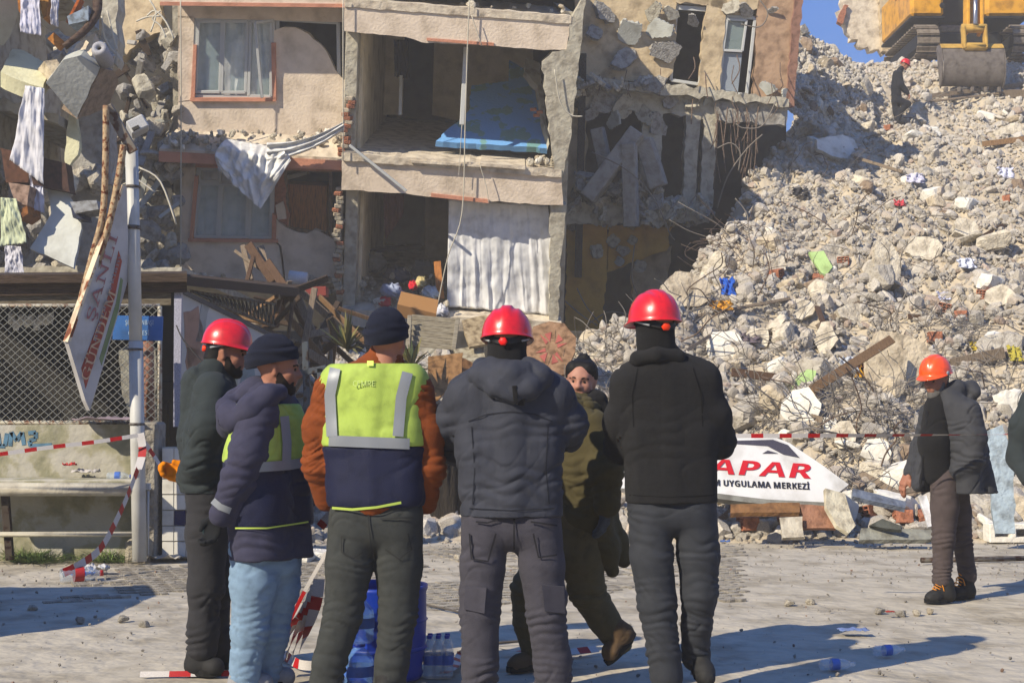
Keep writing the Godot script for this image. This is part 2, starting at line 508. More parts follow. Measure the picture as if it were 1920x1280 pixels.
# a band lying on a garment: a path of image directions, half width in metres; seen = direction that it is laid from
func band(called: String, parent: Node3D, m: Material, p: PackedFloat32Array, k: float, path: Array, half: float, D: float, off: Vector3, lift := 0.007, across := Vector3.ZERO, steps := 10) -> void:
	var st := ST(true)
	var pts := []
	for i in path.size() - 1:
		for s in steps: pts.append((path[i] as Vector2).lerp(path[i + 1], float(s) / steps))
	pts.append(path[-1])
	var rows := []
	for i in pts.size():
		var q: Vector2 = pts[i]
		var dv: Vector2 = (pts[mini(i + 1, pts.size() - 1)] - pts[maxi(i - 1, 0)]).normalized()
		var nv := Vector2(-dv.y, dv.x) * half * FOC / D
		var row := []
		for w in [-1.0, -0.5, 0.0, 0.5, 1.0]:
			var e: Vector2 = q + nv * w
			var from := P(e.x, e.y, D - 0.6) - off
			row.append(onto(p, k, from, ray(e.x, e.y).normalized(), lift))
		rows.append(row)
	for i in rows.size() - 1:
		for w in 4: quad(st, rows[i][w], rows[i][w + 1], rows[i + 1][w + 1], rows[i + 1][w])
	obj(called, st, m, parent)
# ---------- heads, hats, hands, boots ----------
func head_frame(px: float, py: float, d: float, off: Vector3, yaw: float, pitch := 0.0, roll := 0.0, sc := 1.0) -> Transform3D:
	return Transform3D(Basis(Vector3.UP, deg_to_rad(yaw)) * Basis(Vector3.RIGHT, deg_to_rad(pitch)) * Basis(Vector3.BACK, deg_to_rad(roll)) * Basis.from_scale(Vector3.ONE * sc), P(px, py, d) - off)
func head_prims(H: Transform3D) -> PackedFloat32Array:
	var o := PackedFloat32Array()
	for e in [[0, .035, -.035, 0, .035, .02, .075, .072], [0, -.01, .0, 0, -.03, .04, .07, .058], [-.028, -.06, .025, -.012, -.085, .06, .035, .026], [.028, -.06, .025, .012, -.085, .06, .035, .026], [0, -.098, .074, 0, -.09, .07, .02, .02],
			[-.034, -.02, .058, -.03, -.03, .06, .028, .026], [.034, -.02, .058, .03, -.03, .06, .028, .026], [-.03, .028, .076, .03, .028, .076, .017, .017], [0, .018, .09, 0, -.02, .112, .009, .013], [-.011, -.026, .1, .011, -.026, .1, .009, .009],
			[-.018, -.05, .088, .018, -.05, .088, .009, .009], [-.014, -.062, .086, .014, -.062, .086, .009, .009], [-.077, .012, -.012, -.073, -.025, -.004, .013, .008], [.077, .012, -.012, .073, -.025, -.004, .013, .008], [0, -.05, -.02, 0, -.2, -.035, .056, .062]]:
		o.append_array(pr(H * Vector3(e[0], e[1], e[2]), H * Vector3(e[3], e[4], e[5]), e[6], e[7]))
	for x in [-.031, .031]:
		o.append_array(pr(H * Vector3(x, .006, .106), H * Vector3(x * 1.15, .006, .1), .015, .012, 1.0))
	return o
func face_bits(H: Transform3D, who: Node3D, hair: Material) -> void:
	for x in [-.031, .031]:
		var st := ST(true)
		lathe(st, H * Transform3D(Basis(Vector3.RIGHT, PI / 2), Vector3(x, .006, .083)), [Vector2(0.0, .011), Vector2(.006, .008), Vector2(.009, 0.0)], 10)
		obj("eye", st, mat("eye", Color(.10, .07, .06), .25, ""), who)
		var sb := ST(true)
		tube(sb, curve([H * Vector3(x * .42, .024, .096), H * Vector3(x, .03, .0935), H * Vector3(x * 1.7, .022, .078)], 3), .005, 5)
		obj("eyebrow", sb, hair, who)
	var sm := ST(true)
	tube(sm, curve([H * Vector3(-.022, -.057, .089), H * Vector3(0, -.055, .1), H * Vector3(.022, -.057, .089)], 3), .0048, 5)
	obj("mouth", sm, mat("lips", Color(.45, .22, .2), .6, ""), who)
# a shell over the skull: prof maps latitude 0 (crown) .. 1 (rim) to radius and height, az 0 is the face
func dome(st: SurfaceTool, H: Transform3D, nu: int, nv: int, f: Callable) -> void:
	sheet(st, nu, nv, func(u, v): return H * (f.call(u * TAU, v) as Vector3))
func helmet(who: Node3D, H0: Transform3D, m: Material, knob: Material, knob_az := PI, sc := .94) -> void:
	var H := H0 * Transform3D(Basis.from_scale(Vector3.ONE * sc), Vector3(0, .04, 0))
	var o := obj("helmet", ST(), m, who)
	var st := ST(true)
	dome(st, H, 72, 24, func(a: float, v: float):
		var t := minf(v / 0.86, 1.0) * PI * 0.5
		var fr := maxf(cos(a), 0.0)
		var e := clampf((v - 0.86) / 0.14, 0.0, 1.0)
		var rim := e * (0.005 + 0.045 * pow(fr, 3.0))
		var x := sin(a); var z := cos(a)
		var ridge := 0.011 * (1.0 - smoothstep(.14, .2, absf(x * sin(t)))) * (1.0 - pow(v, 5.0))
		ridge += 0.006 * (1.0 - smoothstep(.07, .12, absf(absf(x * sin(t)) - .46))) * (1.0 - pow(v, 5.0))
		
		var bulge := pow(sin(t), .82)
		return Vector3(x * (0.118 * bulge + rim), 0.012 + (0.132 + ridge) * cos(t) - e * (0.012 + 0.012 * fr), z * (0.14 * bulge + rim) - 0.004))
	o.mesh = done(st)
	var sr := ST(true)
	dome(sr, H, 40, 4, func(a: float, v: float):
		var fr := pow(maxf(cos(a), 0.0), 3.0) * .045
		var ang := v * TAU
		return Vector3(sin(a) * (.123 + fr + .003 * cos(ang)), .0 - .012 * maxf(cos(a), 0.0) + .003 * sin(ang), cos(a) * (.145 + fr + .003 * cos(ang)) - .004))
	obj("rim", sr, m, o)
	var sb := ST(true)
	dome(sb, H, 30, 2, func(a: float, v: float):
		var dip := .035 * pow(maxf(-cos(a), 0.0), 2.0)
		return Vector3(sin(a) * .095, .02 - dip - v * .028, cos(a) * .112 - .006))
	obj("head_band", sb, mat("black_plastic", Color(.07, .07, .075), .5, ""), o)
	var sk := ST(true)
	var kd := Vector3(sin(knob_az), 0, cos(knob_az))
	var kp := Vector3(kd.x * .097, -.03, kd.z * .114 - .006)
	lathe(sk, H * Transform3D(Basis(kd.cross(Vector3.UP).normalized(), kd, Vector3.UP * 1.0), kp), [Vector2(.02, -.004), Vector2(.02, .012), Vector2(.015, .016), Vector2(0, .0165)], 6)
	obj("adjuster_knob", sk, knob, o)
	for side in [-1, 1]:
		var ss := ST(true)
		tube(ss, curve([H * Vector3(side * .098, .02, .05), H * Vector3(side * .1, -.005, -.03), H * Vector3(side * .075, -.022, -.085)], 4), .006, 5)
		obj("strap", ss, mat("strap_grey", Color(.55, .56, .57), .6, ""), o)
func beanie(who: Node3D, H: Transform3D, m: Material) -> void:
	var st := ST(true)
	var nz := FastNoiseLite.new()
	nz.frequency = 9.0
	var f := func(a: float, v: float, out: float):
		var t := v * PI * 0.56
		var rr := sin(minf(t, PI * .5)) if t < PI * .5 else 1.0 - .08 * (t - PI * .5)
		var y := 0.04 + .1 * cos(t) if t < PI * .5 else .04 - (t - PI * .5) * .15
		var w := out + .004 * sin(v * 34.0 + 2.0 * sin(a * 2.0)) * smoothstep(.5, .8, v)
		var q := Vector3(sin(a) * (.092 * rr + w), y + .012 * cos(a) * v, cos(a) * (.112 * rr + w) - .012)
		return q * (1.0 + .03 * nz.get_noise_3dv(q * 3.0))
	dome(st, H, 36, 22, func(a, v): return f.call(a, v, 0.0))
	var o := obj("beanie", st, m, who)
	var sc := ST(true)
	dome(sc, H, 36, 6, func(a, v): return f.call(a, .74 + v * .27, .006 + .004 * sin(v * PI)))
	obj("cuff", sc, m, o)
func hand_prims(W: Transform3D, curl: float, fat := 1.0) -> PackedFloat32Array:
	var o := PackedFloat32Array()
	for i in 4:
		var x := .027 - i * .018
		o.append_array(pr(W * Vector3(x * .7, -.02, 0), W * Vector3(x, .085 - .004 * absf(i - 1), 0), .016 * fat, .0125 * fat))
		var q := Vector3(x, .088 - .004 * absf(i - 1), 0.002)
		var a := curl * .45
		for s in 3:
			var ln: float = [.042, .028, .022][s] * [.95, 1.05, 1.0, .8][i]
			var e := q + Vector3(-x * .05, cos(a) * ln, sin(a) * ln)
			o.append_array(pr(W * q, W * e, (.0098 - s * .0008) * fat, (.0092 - s * .0009) * fat))
			q = e
			a += curl * (.75 if s == 0 else .55)
	var t0 := Vector3(.026, .02, .008); var t1 := Vector3(.05, .052, .018); var t2 := Vector3(.052, .082, .026)
	o.append_array(pr(W * t0, W * t1, .014 * fat, .0115 * fat)); o.append_array(pr(W * t1, W * t2, .011 * fat, .009 * fat))
	return o
# wrist frame: y along the hand, z out of the palm
func wrist(a: Vector3, b: Vector3, palm: Vector3) -> Transform3D:
	var y := (b - a).normalized()
	var z := (palm - y * palm.dot(y)).normalized()
	return Transform3D(Basis(y.cross(z), y, z), a)
func boot(who: Node3D, called: String, m: Material, sole: Material, ankle: Vector3, toe: Vector3, tall := .14, lace: Material = null, flat_sole := true) -> void:
	var f := toe - ankle
	var up := Vector3.UP
	if flat_sole: f.y = 0
	var ln := f.length(); f = f.normalized()
	if not flat_sole: up = (Vector3.UP - f * f.y).normalized()
	var r := f.cross(up).normalized()
	var heel := ankle - f * .06
	var B := Transform3D(Basis(r, up, -f), ankle)
	var p := PackedFloat32Array()
	for e in [[0, tall, .005, 0, .05, .005, .058, .052], [0, .055, .01, 0, .05, -.1, .05, .04], [-.012, .04, -.1, -.008, .034, -ln + .045, .036, .032], [.012, .04, -.1, .008, .034, -ln + .045, .036, .032], [0, .045, .03, 0, .05, .02, .042, .042]]:
		p.append_array(pr(B * Vector3(e[0], e[1], e[2]), B * Vector3(e[3], e[4], e[5]), e[6], e[7]))
	job(called, who, m, p, .008, .03, .003, Vector3(20, 20, 20))
	var st := ST()
	var poly := PackedVector2Array()
	for i in 20:
		var a := TAU * i / 20
		var z := lerpf(-ln - .005, .075, (sin(a) + 1.0) * .5)
		poly.append(Vector2(cos(a) * (.05 if sin(a) < 0.0 else .043), z))
	for i in 20:
		var a: Vector2 = poly[i]; var b: Vector2 = poly[(i + 1) % 20]
		quad(st, B * Vector3(a.x, .03, a.y), B * Vector3(b.x, .03, b.y), B * Vector3(b.x * .97, .0, b.y), B * Vector3(a.x * .97, .0, a.y))
		tri(st, B * Vector3(0, .0, 0), B * Vector3(a.x, .0, a.y), B * Vector3(b.x, .0, b.y))
		tri(st, B * Vector3(0, .03, 0), B * Vector3(b.x, .03, b.y), B * Vector3(a.x, .03, a.y))
	obj("sole", st, sole, who)
	if lace:
		var sl := ST(true)
		for i in 6:
			var t := i / 5.0
			var y := lerpf(.075, tall + .02, t); var z := lerpf(-.12, -.055, t)
			var w := .028
			var s := 1.0 if i % 2 else -1.0
			tube(sl, curve([B * Vector3(-w, y - .012, z + .022), B * Vector3(0, y + .008, z - .006), B * Vector3(w, y + .01 * s, z + .018)], 4), .0042, 5)
		for s in [-1, 1]:
			tube(sl, curve([B * Vector3(0, tall, -.066), B * Vector3(s * .035, tall - .005, -.06), B * Vector3(s * .045, tall - .05, -.05)], 4), .0035, 5)
		obj("laces", sl, lace, who)

# ---------- the people ----------
func person(label: String, D: float, px: float, h := 0.0, group := "people watching the rubble heap") -> Node3D:
	var p := P(px, 700, D)
	return thing("person", label, "person", at(Vector3(p.x, h, p.z)), group)
# the skin: a plain figure inside the clothes, with a modelled head and hands
func body(who: Node3D, chains: Array, D: float, s: float, fine: Array, skin: Material) -> void:
	var p := prims_of(chains, D, who.position, s)
	for i in range(0, p.size(), 9):
		p[i + 6] *= .5; p[i + 7] *= .5
	job("body", who, skin, p, .03, .04, 0.0, Vector3.ONE, [], 1, fine)
func trim(chains: Array, hem: float) -> Array:
	return chains.map(func(c): return c.map(func(p): return [p[0], minf(p[1], hem - 45.0), p[2], p[3]]))
func beard(who: Node3D, H: Transform3D, m: Material, long: float) -> void:
	var p := PackedFloat32Array()
	for x in [-1.0, 1.0]:
		p.append_array(pr(H * Vector3(x * .028, -.062, .026), H * Vector3(x * .012, -.088 - long, .062), .0385, .03 + long * .5))
		p.append_array(pr(H * Vector3(x * .058, -.028, .012), H * Vector3(x * .04, -.058, .03), .016, .026))
		p.append_array(pr(H * Vector3(x * .004, -.042, .098), H * Vector3(x * .026, -.056, .082), .0085, .011))
	p.append_array(pr(H * Vector3(0, -.098 - long, .074), H * Vector3(0, -.09, .072), .025, .024))
	p.append_array(pr(H * Vector3(-.014, -.052, .1), H * Vector3(.014, -.052, .1), .008, .008, 1.0))
	job("beard", who, m, p, .005, .016, .003, Vector3(60, 60, 60))
func fabric(key: String, c: Color, sc := 3.0, rough := .9, rim := .25, bump := .25) -> StandardMaterial3D:
	return mat(key, c, rough, "cloth", sc, bump, "weave", {"rim": rim, "spec": .25})
func crowd_materials() -> void:
	mat("helmet_red", Color(.78, .05, .04), .34, "plaster", 7.0, 0.0, "bump", {"coat": .5, "spec": .5})
	mat("helmet_orange", Color(.95, .32, .02), .34, "plaster", 7.0, 0.0, "bump", {"coat": .4, "spec": .5})
	mat("knob_orange", Color(.85, .2, .04), .5, "")
	mat("knob_red", Color(.8, .06, .06), .45, "")
	mat("skin", Color(.66, .45, .36), .6, "fine", 6.0)
	mat("skin_pale", Color(.72, .52, .44), .55, "fine", 6.0)
	mat("hair", Color(.07, .055, .05), .7, "fine", 20.0)
	mat("grey_beard", Color(.55, .54, .52), .9, "fine", 30.0, 1.0)
	mat("dark_beard", Color(.20, .15, .125), .9, "fine", 30.0, .8)
	mat("rubber", Color(.09, .09, .09), .8, "fine", 6.0)
	mat("boot_dark", Color(.16, .16, .16), .75, "fine", 6.0)
	mat("boot_suede", Color(.40, .32, .23), .95, "fine", 8.0)
	mat("lace_yellow", Color(.80, .50, .10), .8, "")
	mat("reflective", Color(.56, .58, .60), .45, "fine", 10.0, 0.0, "bump", {"metal": .15})
	mat("lime", Color(.62, .71, .31), .7, "cloth", 3.0, .1, "weave", {"rim": .2})
	mat("lime_line", Color(.66, .74, .33), .7, "")
	fabric("pine_jacket", Color(.185, .21, .215)); fabric("slate_trousers", Color(.19, .19, .20)); fabric("navy_jacket", Color(.225, .225, .295)); fabric("navy_vest", Color(.115, .13, .225), 3.0, .55, .2)
	fabric("pale_jeans", Color(.50, .60, .69), 5.0, .95, .1, .5); fabric("navy_beanie", Color(.10, .115, .175), 6.0, 1.0, .4, .6); fabric("rust_quilt", Color(.47, .235, .10), 3.0, .8, .3)
	fabric("charcoal_jeans", Color(.235, .245, .24), 5.0, .95, .1, .4); fabric("ink_jacket", Color(.21, .22, .255), 3.0, .7, .2); fabric("ink_trousers", Color(.25, .245, .275)); fabric("black_knit", Color(.115, .115, .12), 6.0, 1.0, .4, .5)
	fabric("olive_coat", Color(.29, .265, .175)); fabric("olive_trousers", Color(.34, .31, .22)); fabric("grey_glove", Color(.27, .29, .32), 6.0, .95, .3, .6); fabric("fleece", Color(.15, .15, .155), 8.0, 1.0, .35, .8)
	fabric("black_trousers", Color(.195, .205, .225), 3.0, .7, .2); fabric("coal_coat", Color(.23, .235, .25), 3.0, .7, .2); fabric("coal_lining", Color(.15, .155, .175), 5.0, .55, .2, 1.2); fabric("brown_trousers", Color(.30, .265, .26)); fabric("yellow_glove", Color(.86, .50, .03), 5.0, .9, .2, .4)
	fabric("night_overall", Color(.13, .14, .17))

func crowd() -> void:
	crowd_materials()
	man_in_pine_jacket(); man_in_beanie_and_jeans(); man_in_lime_vest(); man_in_ink_jacket(); woman_in_olive(); man_in_fleece(); man_in_orange_helmet(); climber(); man_at_edge()

func man_in_pine_jacket() -> void:
	var D := 7.5; var s := FOC / D
	var who := person("bearded man in dark green jacket, red helmet and one yellow glove, seen from side", D, 392)
	var o := who.position
	var coat := [[[398, 735, -.12, 36], [388, 820, -.1, 42], [386, 955, -.08, 46]], [[402, 735, .14, 36], [398, 820, .1, 42], [397, 955, .08, 46]], [[372, 740, 0, 34], [368, 820, 0, 34], [384, 955, 0, 42]],
		[[400, 735, -.16, 33], [392, 800, -.24, 31], [372, 868, -.2, 28], [350, 893, -.08, 22]], [[400, 735, .2, 33], [390, 850, .24, 29], [360, 890, .12, 24]], [[400, 712, 0, 32], [404, 690, 0, 30]], [[372, 706, -.05, 22], [366, 712, .06, 22], [356, 716, .0, 14]], [[422, 726, .0, 22], [412, 712, .02, 20]]]
	var legs := [[[392, 910, -.08, 42], [388, 1000, -.08, 38], [386, 1100, -.08, 32], [380, 1180, -.07, 27], [378, 1216, -.06, 28]], [[402, 910, .1, 42], [402, 1010, .12, 37], [400, 1110, .12, 31], [402, 1190, .12, 27], [404, 1214, .12, 28]], [[396, 925, -.05, 44], [398, 940, .08, 44]]]
	var H := head_frame(424, 663, D, o, 96, 8)
	body(who, trim(coat, 922) + legs, D, s, [head_prims(H)], M.skin)
	face_bits(H, who, M.hair)
	beard(who, H, M.dark_beard, .0)
	job("hair", who, M.hair, pr(H * Vector3(0, .03, -.035), H * Vector3(0, -.03, -.055), .079, .06), .007, .02, .003, Vector3(40, 40, 40))
	helmet(who, H, M.helmet_red, M.knob_orange)
	job("jacket", who, M.pine_jacket, prims_of(coat, D, o, s * 1.035), .0085, .05, .011, Vector3(7, 18, 7), [Plane(Vector3.DOWN, -(P(960, 922, D) - o).y)], 3, [], .005, rg(o, D, [[850, .1, .012, .06, 4.0, 380], [905, .05, .012, .05], [760, .08, .006, .07, -5.0, 390]]))
	job("trousers", who, M.slate_trousers, prims_of(legs, D, o, s), .011, .04, .010, Vector3(8, 20, 8), [], 4, [], .005, rg(o, D, [[1110, .09, .012, .05, 3.0, 390], [1200, .07, .016, .045], [960, .07, .009, .06, -4.0, 390]]))
	var w := wrist(P(350, 893, D - .06) - o, P(318, 884, D - .06) - o, Vector3(0, .2, 1))
	job("glove", who, M.yellow_glove, hand_prims(w, 1.1, 1.5) + pr(w * Vector3(0, -.05, 0), w * Vector3(0, .02, 0), .046, .042), .0045, .012, .003, Vector3(30, 30, 30))
	boot(who, "shoe", M.boot_dark, M.rubber, Vector3(P(376, 1200, D).x - o.x, 0, .06), Vector3(P(420, 1200, D).x - o.x, 0, .1), .1)
	boot(who, "shoe", M.boot_dark, M.rubber, Vector3(P(402, 1200, D).x - o.x, 0, -.12), Vector3(P(450, 1200, D).x - o.x, 0, -.14), .1)

func man_in_beanie_and_jeans() -> void:
	var D := 7.0; var s := FOC / D
	var who := person("man in navy beanie, navy jacket with lime vest and pale blue jeans", D, 495)
	var o := who.position
	var coat := [[[480, 775, -.1, 42], [470, 860, -.1, 48], [478, 950, -.08, 52], [488, 1080, -.08, 58]], [[520, 770, .1, 42], [525, 860, .1, 46], [525, 950, .1, 48], [536, 1080, .08, 50]], [[500, 760, .0, 46], [500, 1080, 0, 60]], [[545, 790, .05, 24], [550, 900, .05, 26], [558, 1075, .05, 30]],
		[[486, 775, -.16, 34], [464, 850, -.22, 31], [446, 900, -.22, 29], [414, 965, -.2, 23]], [[530, 770, .2, 36], [560, 860, .26, 34], [570, 930, .2, 28]], [[498, 748, 0, 38], [508, 740, .02, 30]]]
	var legs := [[[475, 1030, -.08, 46], [476, 1090, -.08, 42], [468, 1180, -.06, 33], [455, 1300, -.05, 27]], [[522, 1030, .08, 46], [518, 1100, .08, 42], [505, 1190, .1, 34], [492, 1300, .1, 27]], [[486, 1045, 0, 46], [515, 1045, 0, 46]]]
	var H := head_frame(520, 692, D, o, 96, 6)
	body(who, trim(coat, 1046) + legs, D, s, [head_prims(H)], M.skin)
	face_bits(H, who, M.hair)
	beard(who, H, M.dark_beard, .0)
	beanie(who, H * Transform3D(Basis(Vector3.RIGHT, -.2) * Basis.from_scale(Vector3(1.1, 1.16, 1.1)), Vector3(0, .014, -.014)), M.navy_beanie)
	var cp := prims_of(coat, D, o, s * 1.035)
	job("jacket", who, M.navy_jacket, cp, .0085, .05, .010, Vector3(7, 16, 7), [Plane(Vector3.DOWN, -(P(960, 1046, D) - o).y)], 7, [], .005, rg(o, D, [[890, .12, .012, .055, 5.0, 440], [1010, .06, .01, .07], [800, .08, .008, .07, -5.0, 480]]))
	job("hood", who, M.navy_jacket, prims_of([[[428, 776, -.12, 19], [434, 798, -.02, 23], [470, 785, .1, 24]], [[440, 750, .02, 22], [480, 735, 0, 26], [520, 735, .05, 22]], [[422, 762, -.05, 18], [440, 790, -.14, 20], [470, 768, -.2, 22], [500, 742, -.18, 18], [522, 736, -.12, 16]]], D, o, s), .01, .05, .01, Vector3(8, 14, 8), [], 8)
	job("jeans", who, M.pale_jeans, prims_of(legs, D, o, s), .011, .04, .009, Vector3(7, 26, 7), [], 9, [], .005, rg(o, D, [[1170, .12, .011, .036, 2.0, 480], [1270, .1, .013, .034], [1075, .06, .008, .05, -4.0, 490]]))
	# the vest: lime over the shoulders, grey tape, navy below with a lime hem
	var vest := prims_of([[[482, 775, -.1, 45], [474, 860, -.1, 51], [482, 945, -.08, 55], [484, 975, -.08, 56]], [[520, 770, .1, 45], [527, 860, .1, 49], [527, 950, .1, 51], [530, 975, .1, 50]], [[500, 765, .0, 49], [500, 975, 0, 58]], [[545, 790, .05, 27], [552, 900, .05, 29], [558, 975, .05, 30]]], D, o, s)
	var up := Plane(Vector3.UP, (P(500, 985, D) - o).y)
	var lo := Plane(Vector3.UP, (P(500, 865, D) - o).y)
	job("vest", who, M.navy_vest, vest, .0085, .05, .006, Vector3(9, 16, 9), [Plane(Vector3.DOWN, -up.d), lo], 10)
	job("vest_yoke", who, M.lime, vest, .0085, .05, .006, Vector3(9, 16, 9), [Plane(Vector3.DOWN, -lo.d + .0), Plane(Vector3.UP, (P(500, 757, D) - o).y)], 10)
	band("reflective_tape", who, M.reflective, vest, .05, [Vector2(480, 876), Vector2(540, 872), Vector2(574, 866)], .024, D, o, .008)
	band("reflective_tape", who, M.reflective, vest, .05, [Vector2(533, 780), Vector2(538, 830), Vector2(537, 868)], .022, D, o, .008)
	band("hem", who, M.lime_line, vest, .05, [Vector2(440, 990), Vector2(500, 990), Vector2(560, 981), Vector2(578, 978)], .004, D, o, .009)
	band("cuff_tape", who, M.reflective, cp, .05, [Vector2(398, 938), Vector2(412, 950), Vector2(432, 958)], .016, D, o, .01)
	var w := wrist(P(408, 968, D - .2) - o, P(394, 1012, D - .2) - o, Vector3(-.3, 0, 1))
	job("glove", who, mat("dark_glove", Color(.12, .13, .14), .9, "fine", 8.0, .5), hand_prims(w, 1.0, 1.2) + pr(w * Vector3(0, -.03, 0), w * Vector3(0, .01, 0), .038, .034), .0045, .012, .002, Vector3(30, 30, 30))
	var sr := ST()
	cbox(sr, Transform3D(Basis(Vector3.BACK, .5), P(392, 1002, D - .16) - o), Vector3(.05, .09, .022), .006)
	var rd := thing("radio", "small dark teal handset held in a dark gloved hand", "radio", at(o))
	obj("case", sr, mat("teal_plastic", Color(.12, .2, .22), .5, "fine", 8.0), rd)
	for e in [[460, -.06], [492, .1]]:
		boot(who, "shoe", mat("shoe_white", Color(.6, .6, .6), .7, "fine", 5.0), M.rubber, Vector3(P(e[0], 1200, D).x - o.x, 0, -e[1]), Vector3(P(e[0] + 45, 1200, D).x - o.x, 0, -e[1] - .05), .1)

func man_in_lime_vest() -> void:
	var D := 6.8; var s := FOC / D
	var who := person("man with lime and navy safety vest over rust quilted jacket, seen from behind", D, 695)
	var o := who.position
	var coat := [[[645, 725, 0, 42], [652, 820, 0, 44], [662, 930, 0, 42]], [[755, 725, 0, 42], [748, 820, 0, 46], [745, 930, 0, 44]], [[700, 720, .0, 50], [700, 935, 0, 54]], [[620, 730, 0, 30], [700, 702, .0, 34], [778, 730, 0, 30]],
		[[622, 735, .0, 32], [600, 800, .02, 32], [596, 870, .02, 29], [614, 935, .1, 25]], [[780, 735, 0, 32], [800, 810, .02, 32], [806, 880, .02, 29], [798, 940, .08, 24]], [[722, 690, .02, 38], [722, 672, .02, 36]]]
	var legs := [[[664, 965, 0, 50], [654, 1060, 0, 46], [643, 1150, 0, 38], [618, 1240, .0, 33], [604, 1310, 0, 32]], [[746, 965, 0, 50], [748, 1060, .02, 46], [746, 1150, .02, 38], [735, 1240, .02, 33], [726, 1310, .02, 32]], [[680, 985, .0, 52], [728, 985, 0, 52]]]
	var H := head_frame(727, 640, D, o, 160, 2)
	body(who, coat + legs, D, s, [head_prims(H)], M.skin)
	beanie(who, H * Transform3D(Basis(Vector3.RIGHT, -.2) * Basis.from_scale(Vector3(1.05, 1.2, 1.05)), Vector3(0, .0, 0)), M.navy_beanie)
	var cp := prims_of(coat, D, o, s * 1.035)
	job("jacket", who, M.rust_quilt, cp, .0085, .045, .012, Vector3(4, 36, 4), [], 13, [], .005, rg(o, D, [[850, .45, .011, .05, .0]]))
	job("trousers", who, M.charcoal_jeans, prims_of(legs, D, o, s * 1.06), .008, .022, .007, Vector3(7, 20, 7), [], 14, [], .005, rg(o, D, [[1150, .11, .012, .045, 3.0, 690], [1270, .12, .014, .045], [1050, .06, .01, .05, 6.0, 700]]))
	var vest := prims_of([[[648, 720, 0, 46], [654, 820, 0, 49], [662, 930, 0, 51]], [[754, 720, 0, 46], [747, 820, 0, 51], [745, 930, 0, 53]], [[700, 716, .0, 54], [700, 935, 0, 59]], [[636, 722, 0, 36], [700, 700, .0, 40], [766, 722, 0, 38]]], D, o, s)
	var mid := (P(700, 836, D) - o).y
	job("vest_skirt", who, M.navy_vest, vest, .0095, .045, .006, Vector3(4, 16, 6), [Plane(Vector3.UP, mid), Plane(Vector3.DOWN, -(P(700, 952, D - .1) - o).y)], 15)
	job("vest", who, M.lime, vest, .0095, .045, .005, Vector3(6, 9, 6), [Plane(Vector3.DOWN, -mid), Plane(Vector3.UP, (P(700, 682, D) - o).y)], 16)
	band("reflective_tape", who, M.reflective, vest, .045, [Vector2(616, 826), Vector2(690, 829), Vector2(768, 832)], .026, D, o, .008)
	band("reflective_tape", who, M.reflective, vest, .045, [Vector2(628, 690), Vector2(618, 740), Vector2(622, 818)], .026, D, o, .009)
	band("reflective_tape", who, M.reflective, vest, .045, [Vector2(764, 698), Vector2(752, 745), Vector2(746, 818)], .026, D, o, .009)
	band("hem", who, M.lime_line, vest, .045, [Vector2(622, 952), Vector2(660, 955), Vector2(705, 951), Vector2(752, 942)], .006, D, o, .009)
	var tx := text_mesh("CEMRE", .034, .003, false, 400)
	put("lettering", tx, mat("vest_print", Color(.72, .80, .48), .7, ""), who, Transform3D(Basis(), onto(vest, .045, P(682, 719, D - .6) - o, ray(682, 719), .0065)))
	band("label", who, mat("vest_label", Color(.8, .92, .4), .7, ""), vest, .045, [Vector2(688, 681), Vector2(700, 681)], .012, D, o, .009, Vector3.ZERO, 3)
	# back pocket seams
	var tp := prims_of(legs, D, o, s * 1.06)
	for e in [[Vector2(640, 1005), Vector2(640, 1035), Vector2(662, 1047), Vector2(680, 1035)], [Vector2(722, 1030), Vector2(748, 1048), Vector2(772, 1030), Vector2(765, 1000)], [Vector2(712, 972), Vector2(775, 970)], [Vector2(690, 965), Vector2(695, 1020), Vector2(700, 1045)]]:
		band("seam", who, mat("seam_dark", Color(.15, .155, .155), .95, ""), tp, .04, e, .0035, D, o, .0085, Vector3.ZERO, 6)
	for e in [[604, 0.0], [726, .02]]:
		boot(who, "shoe", M.boot_dark, M.rubber, Vector3(P(e[0], 1200, D).x - o.x, 0, 0), Vector3(P(e[0] - 8, 1200, D).x - o.x, 0, -.19), .1)

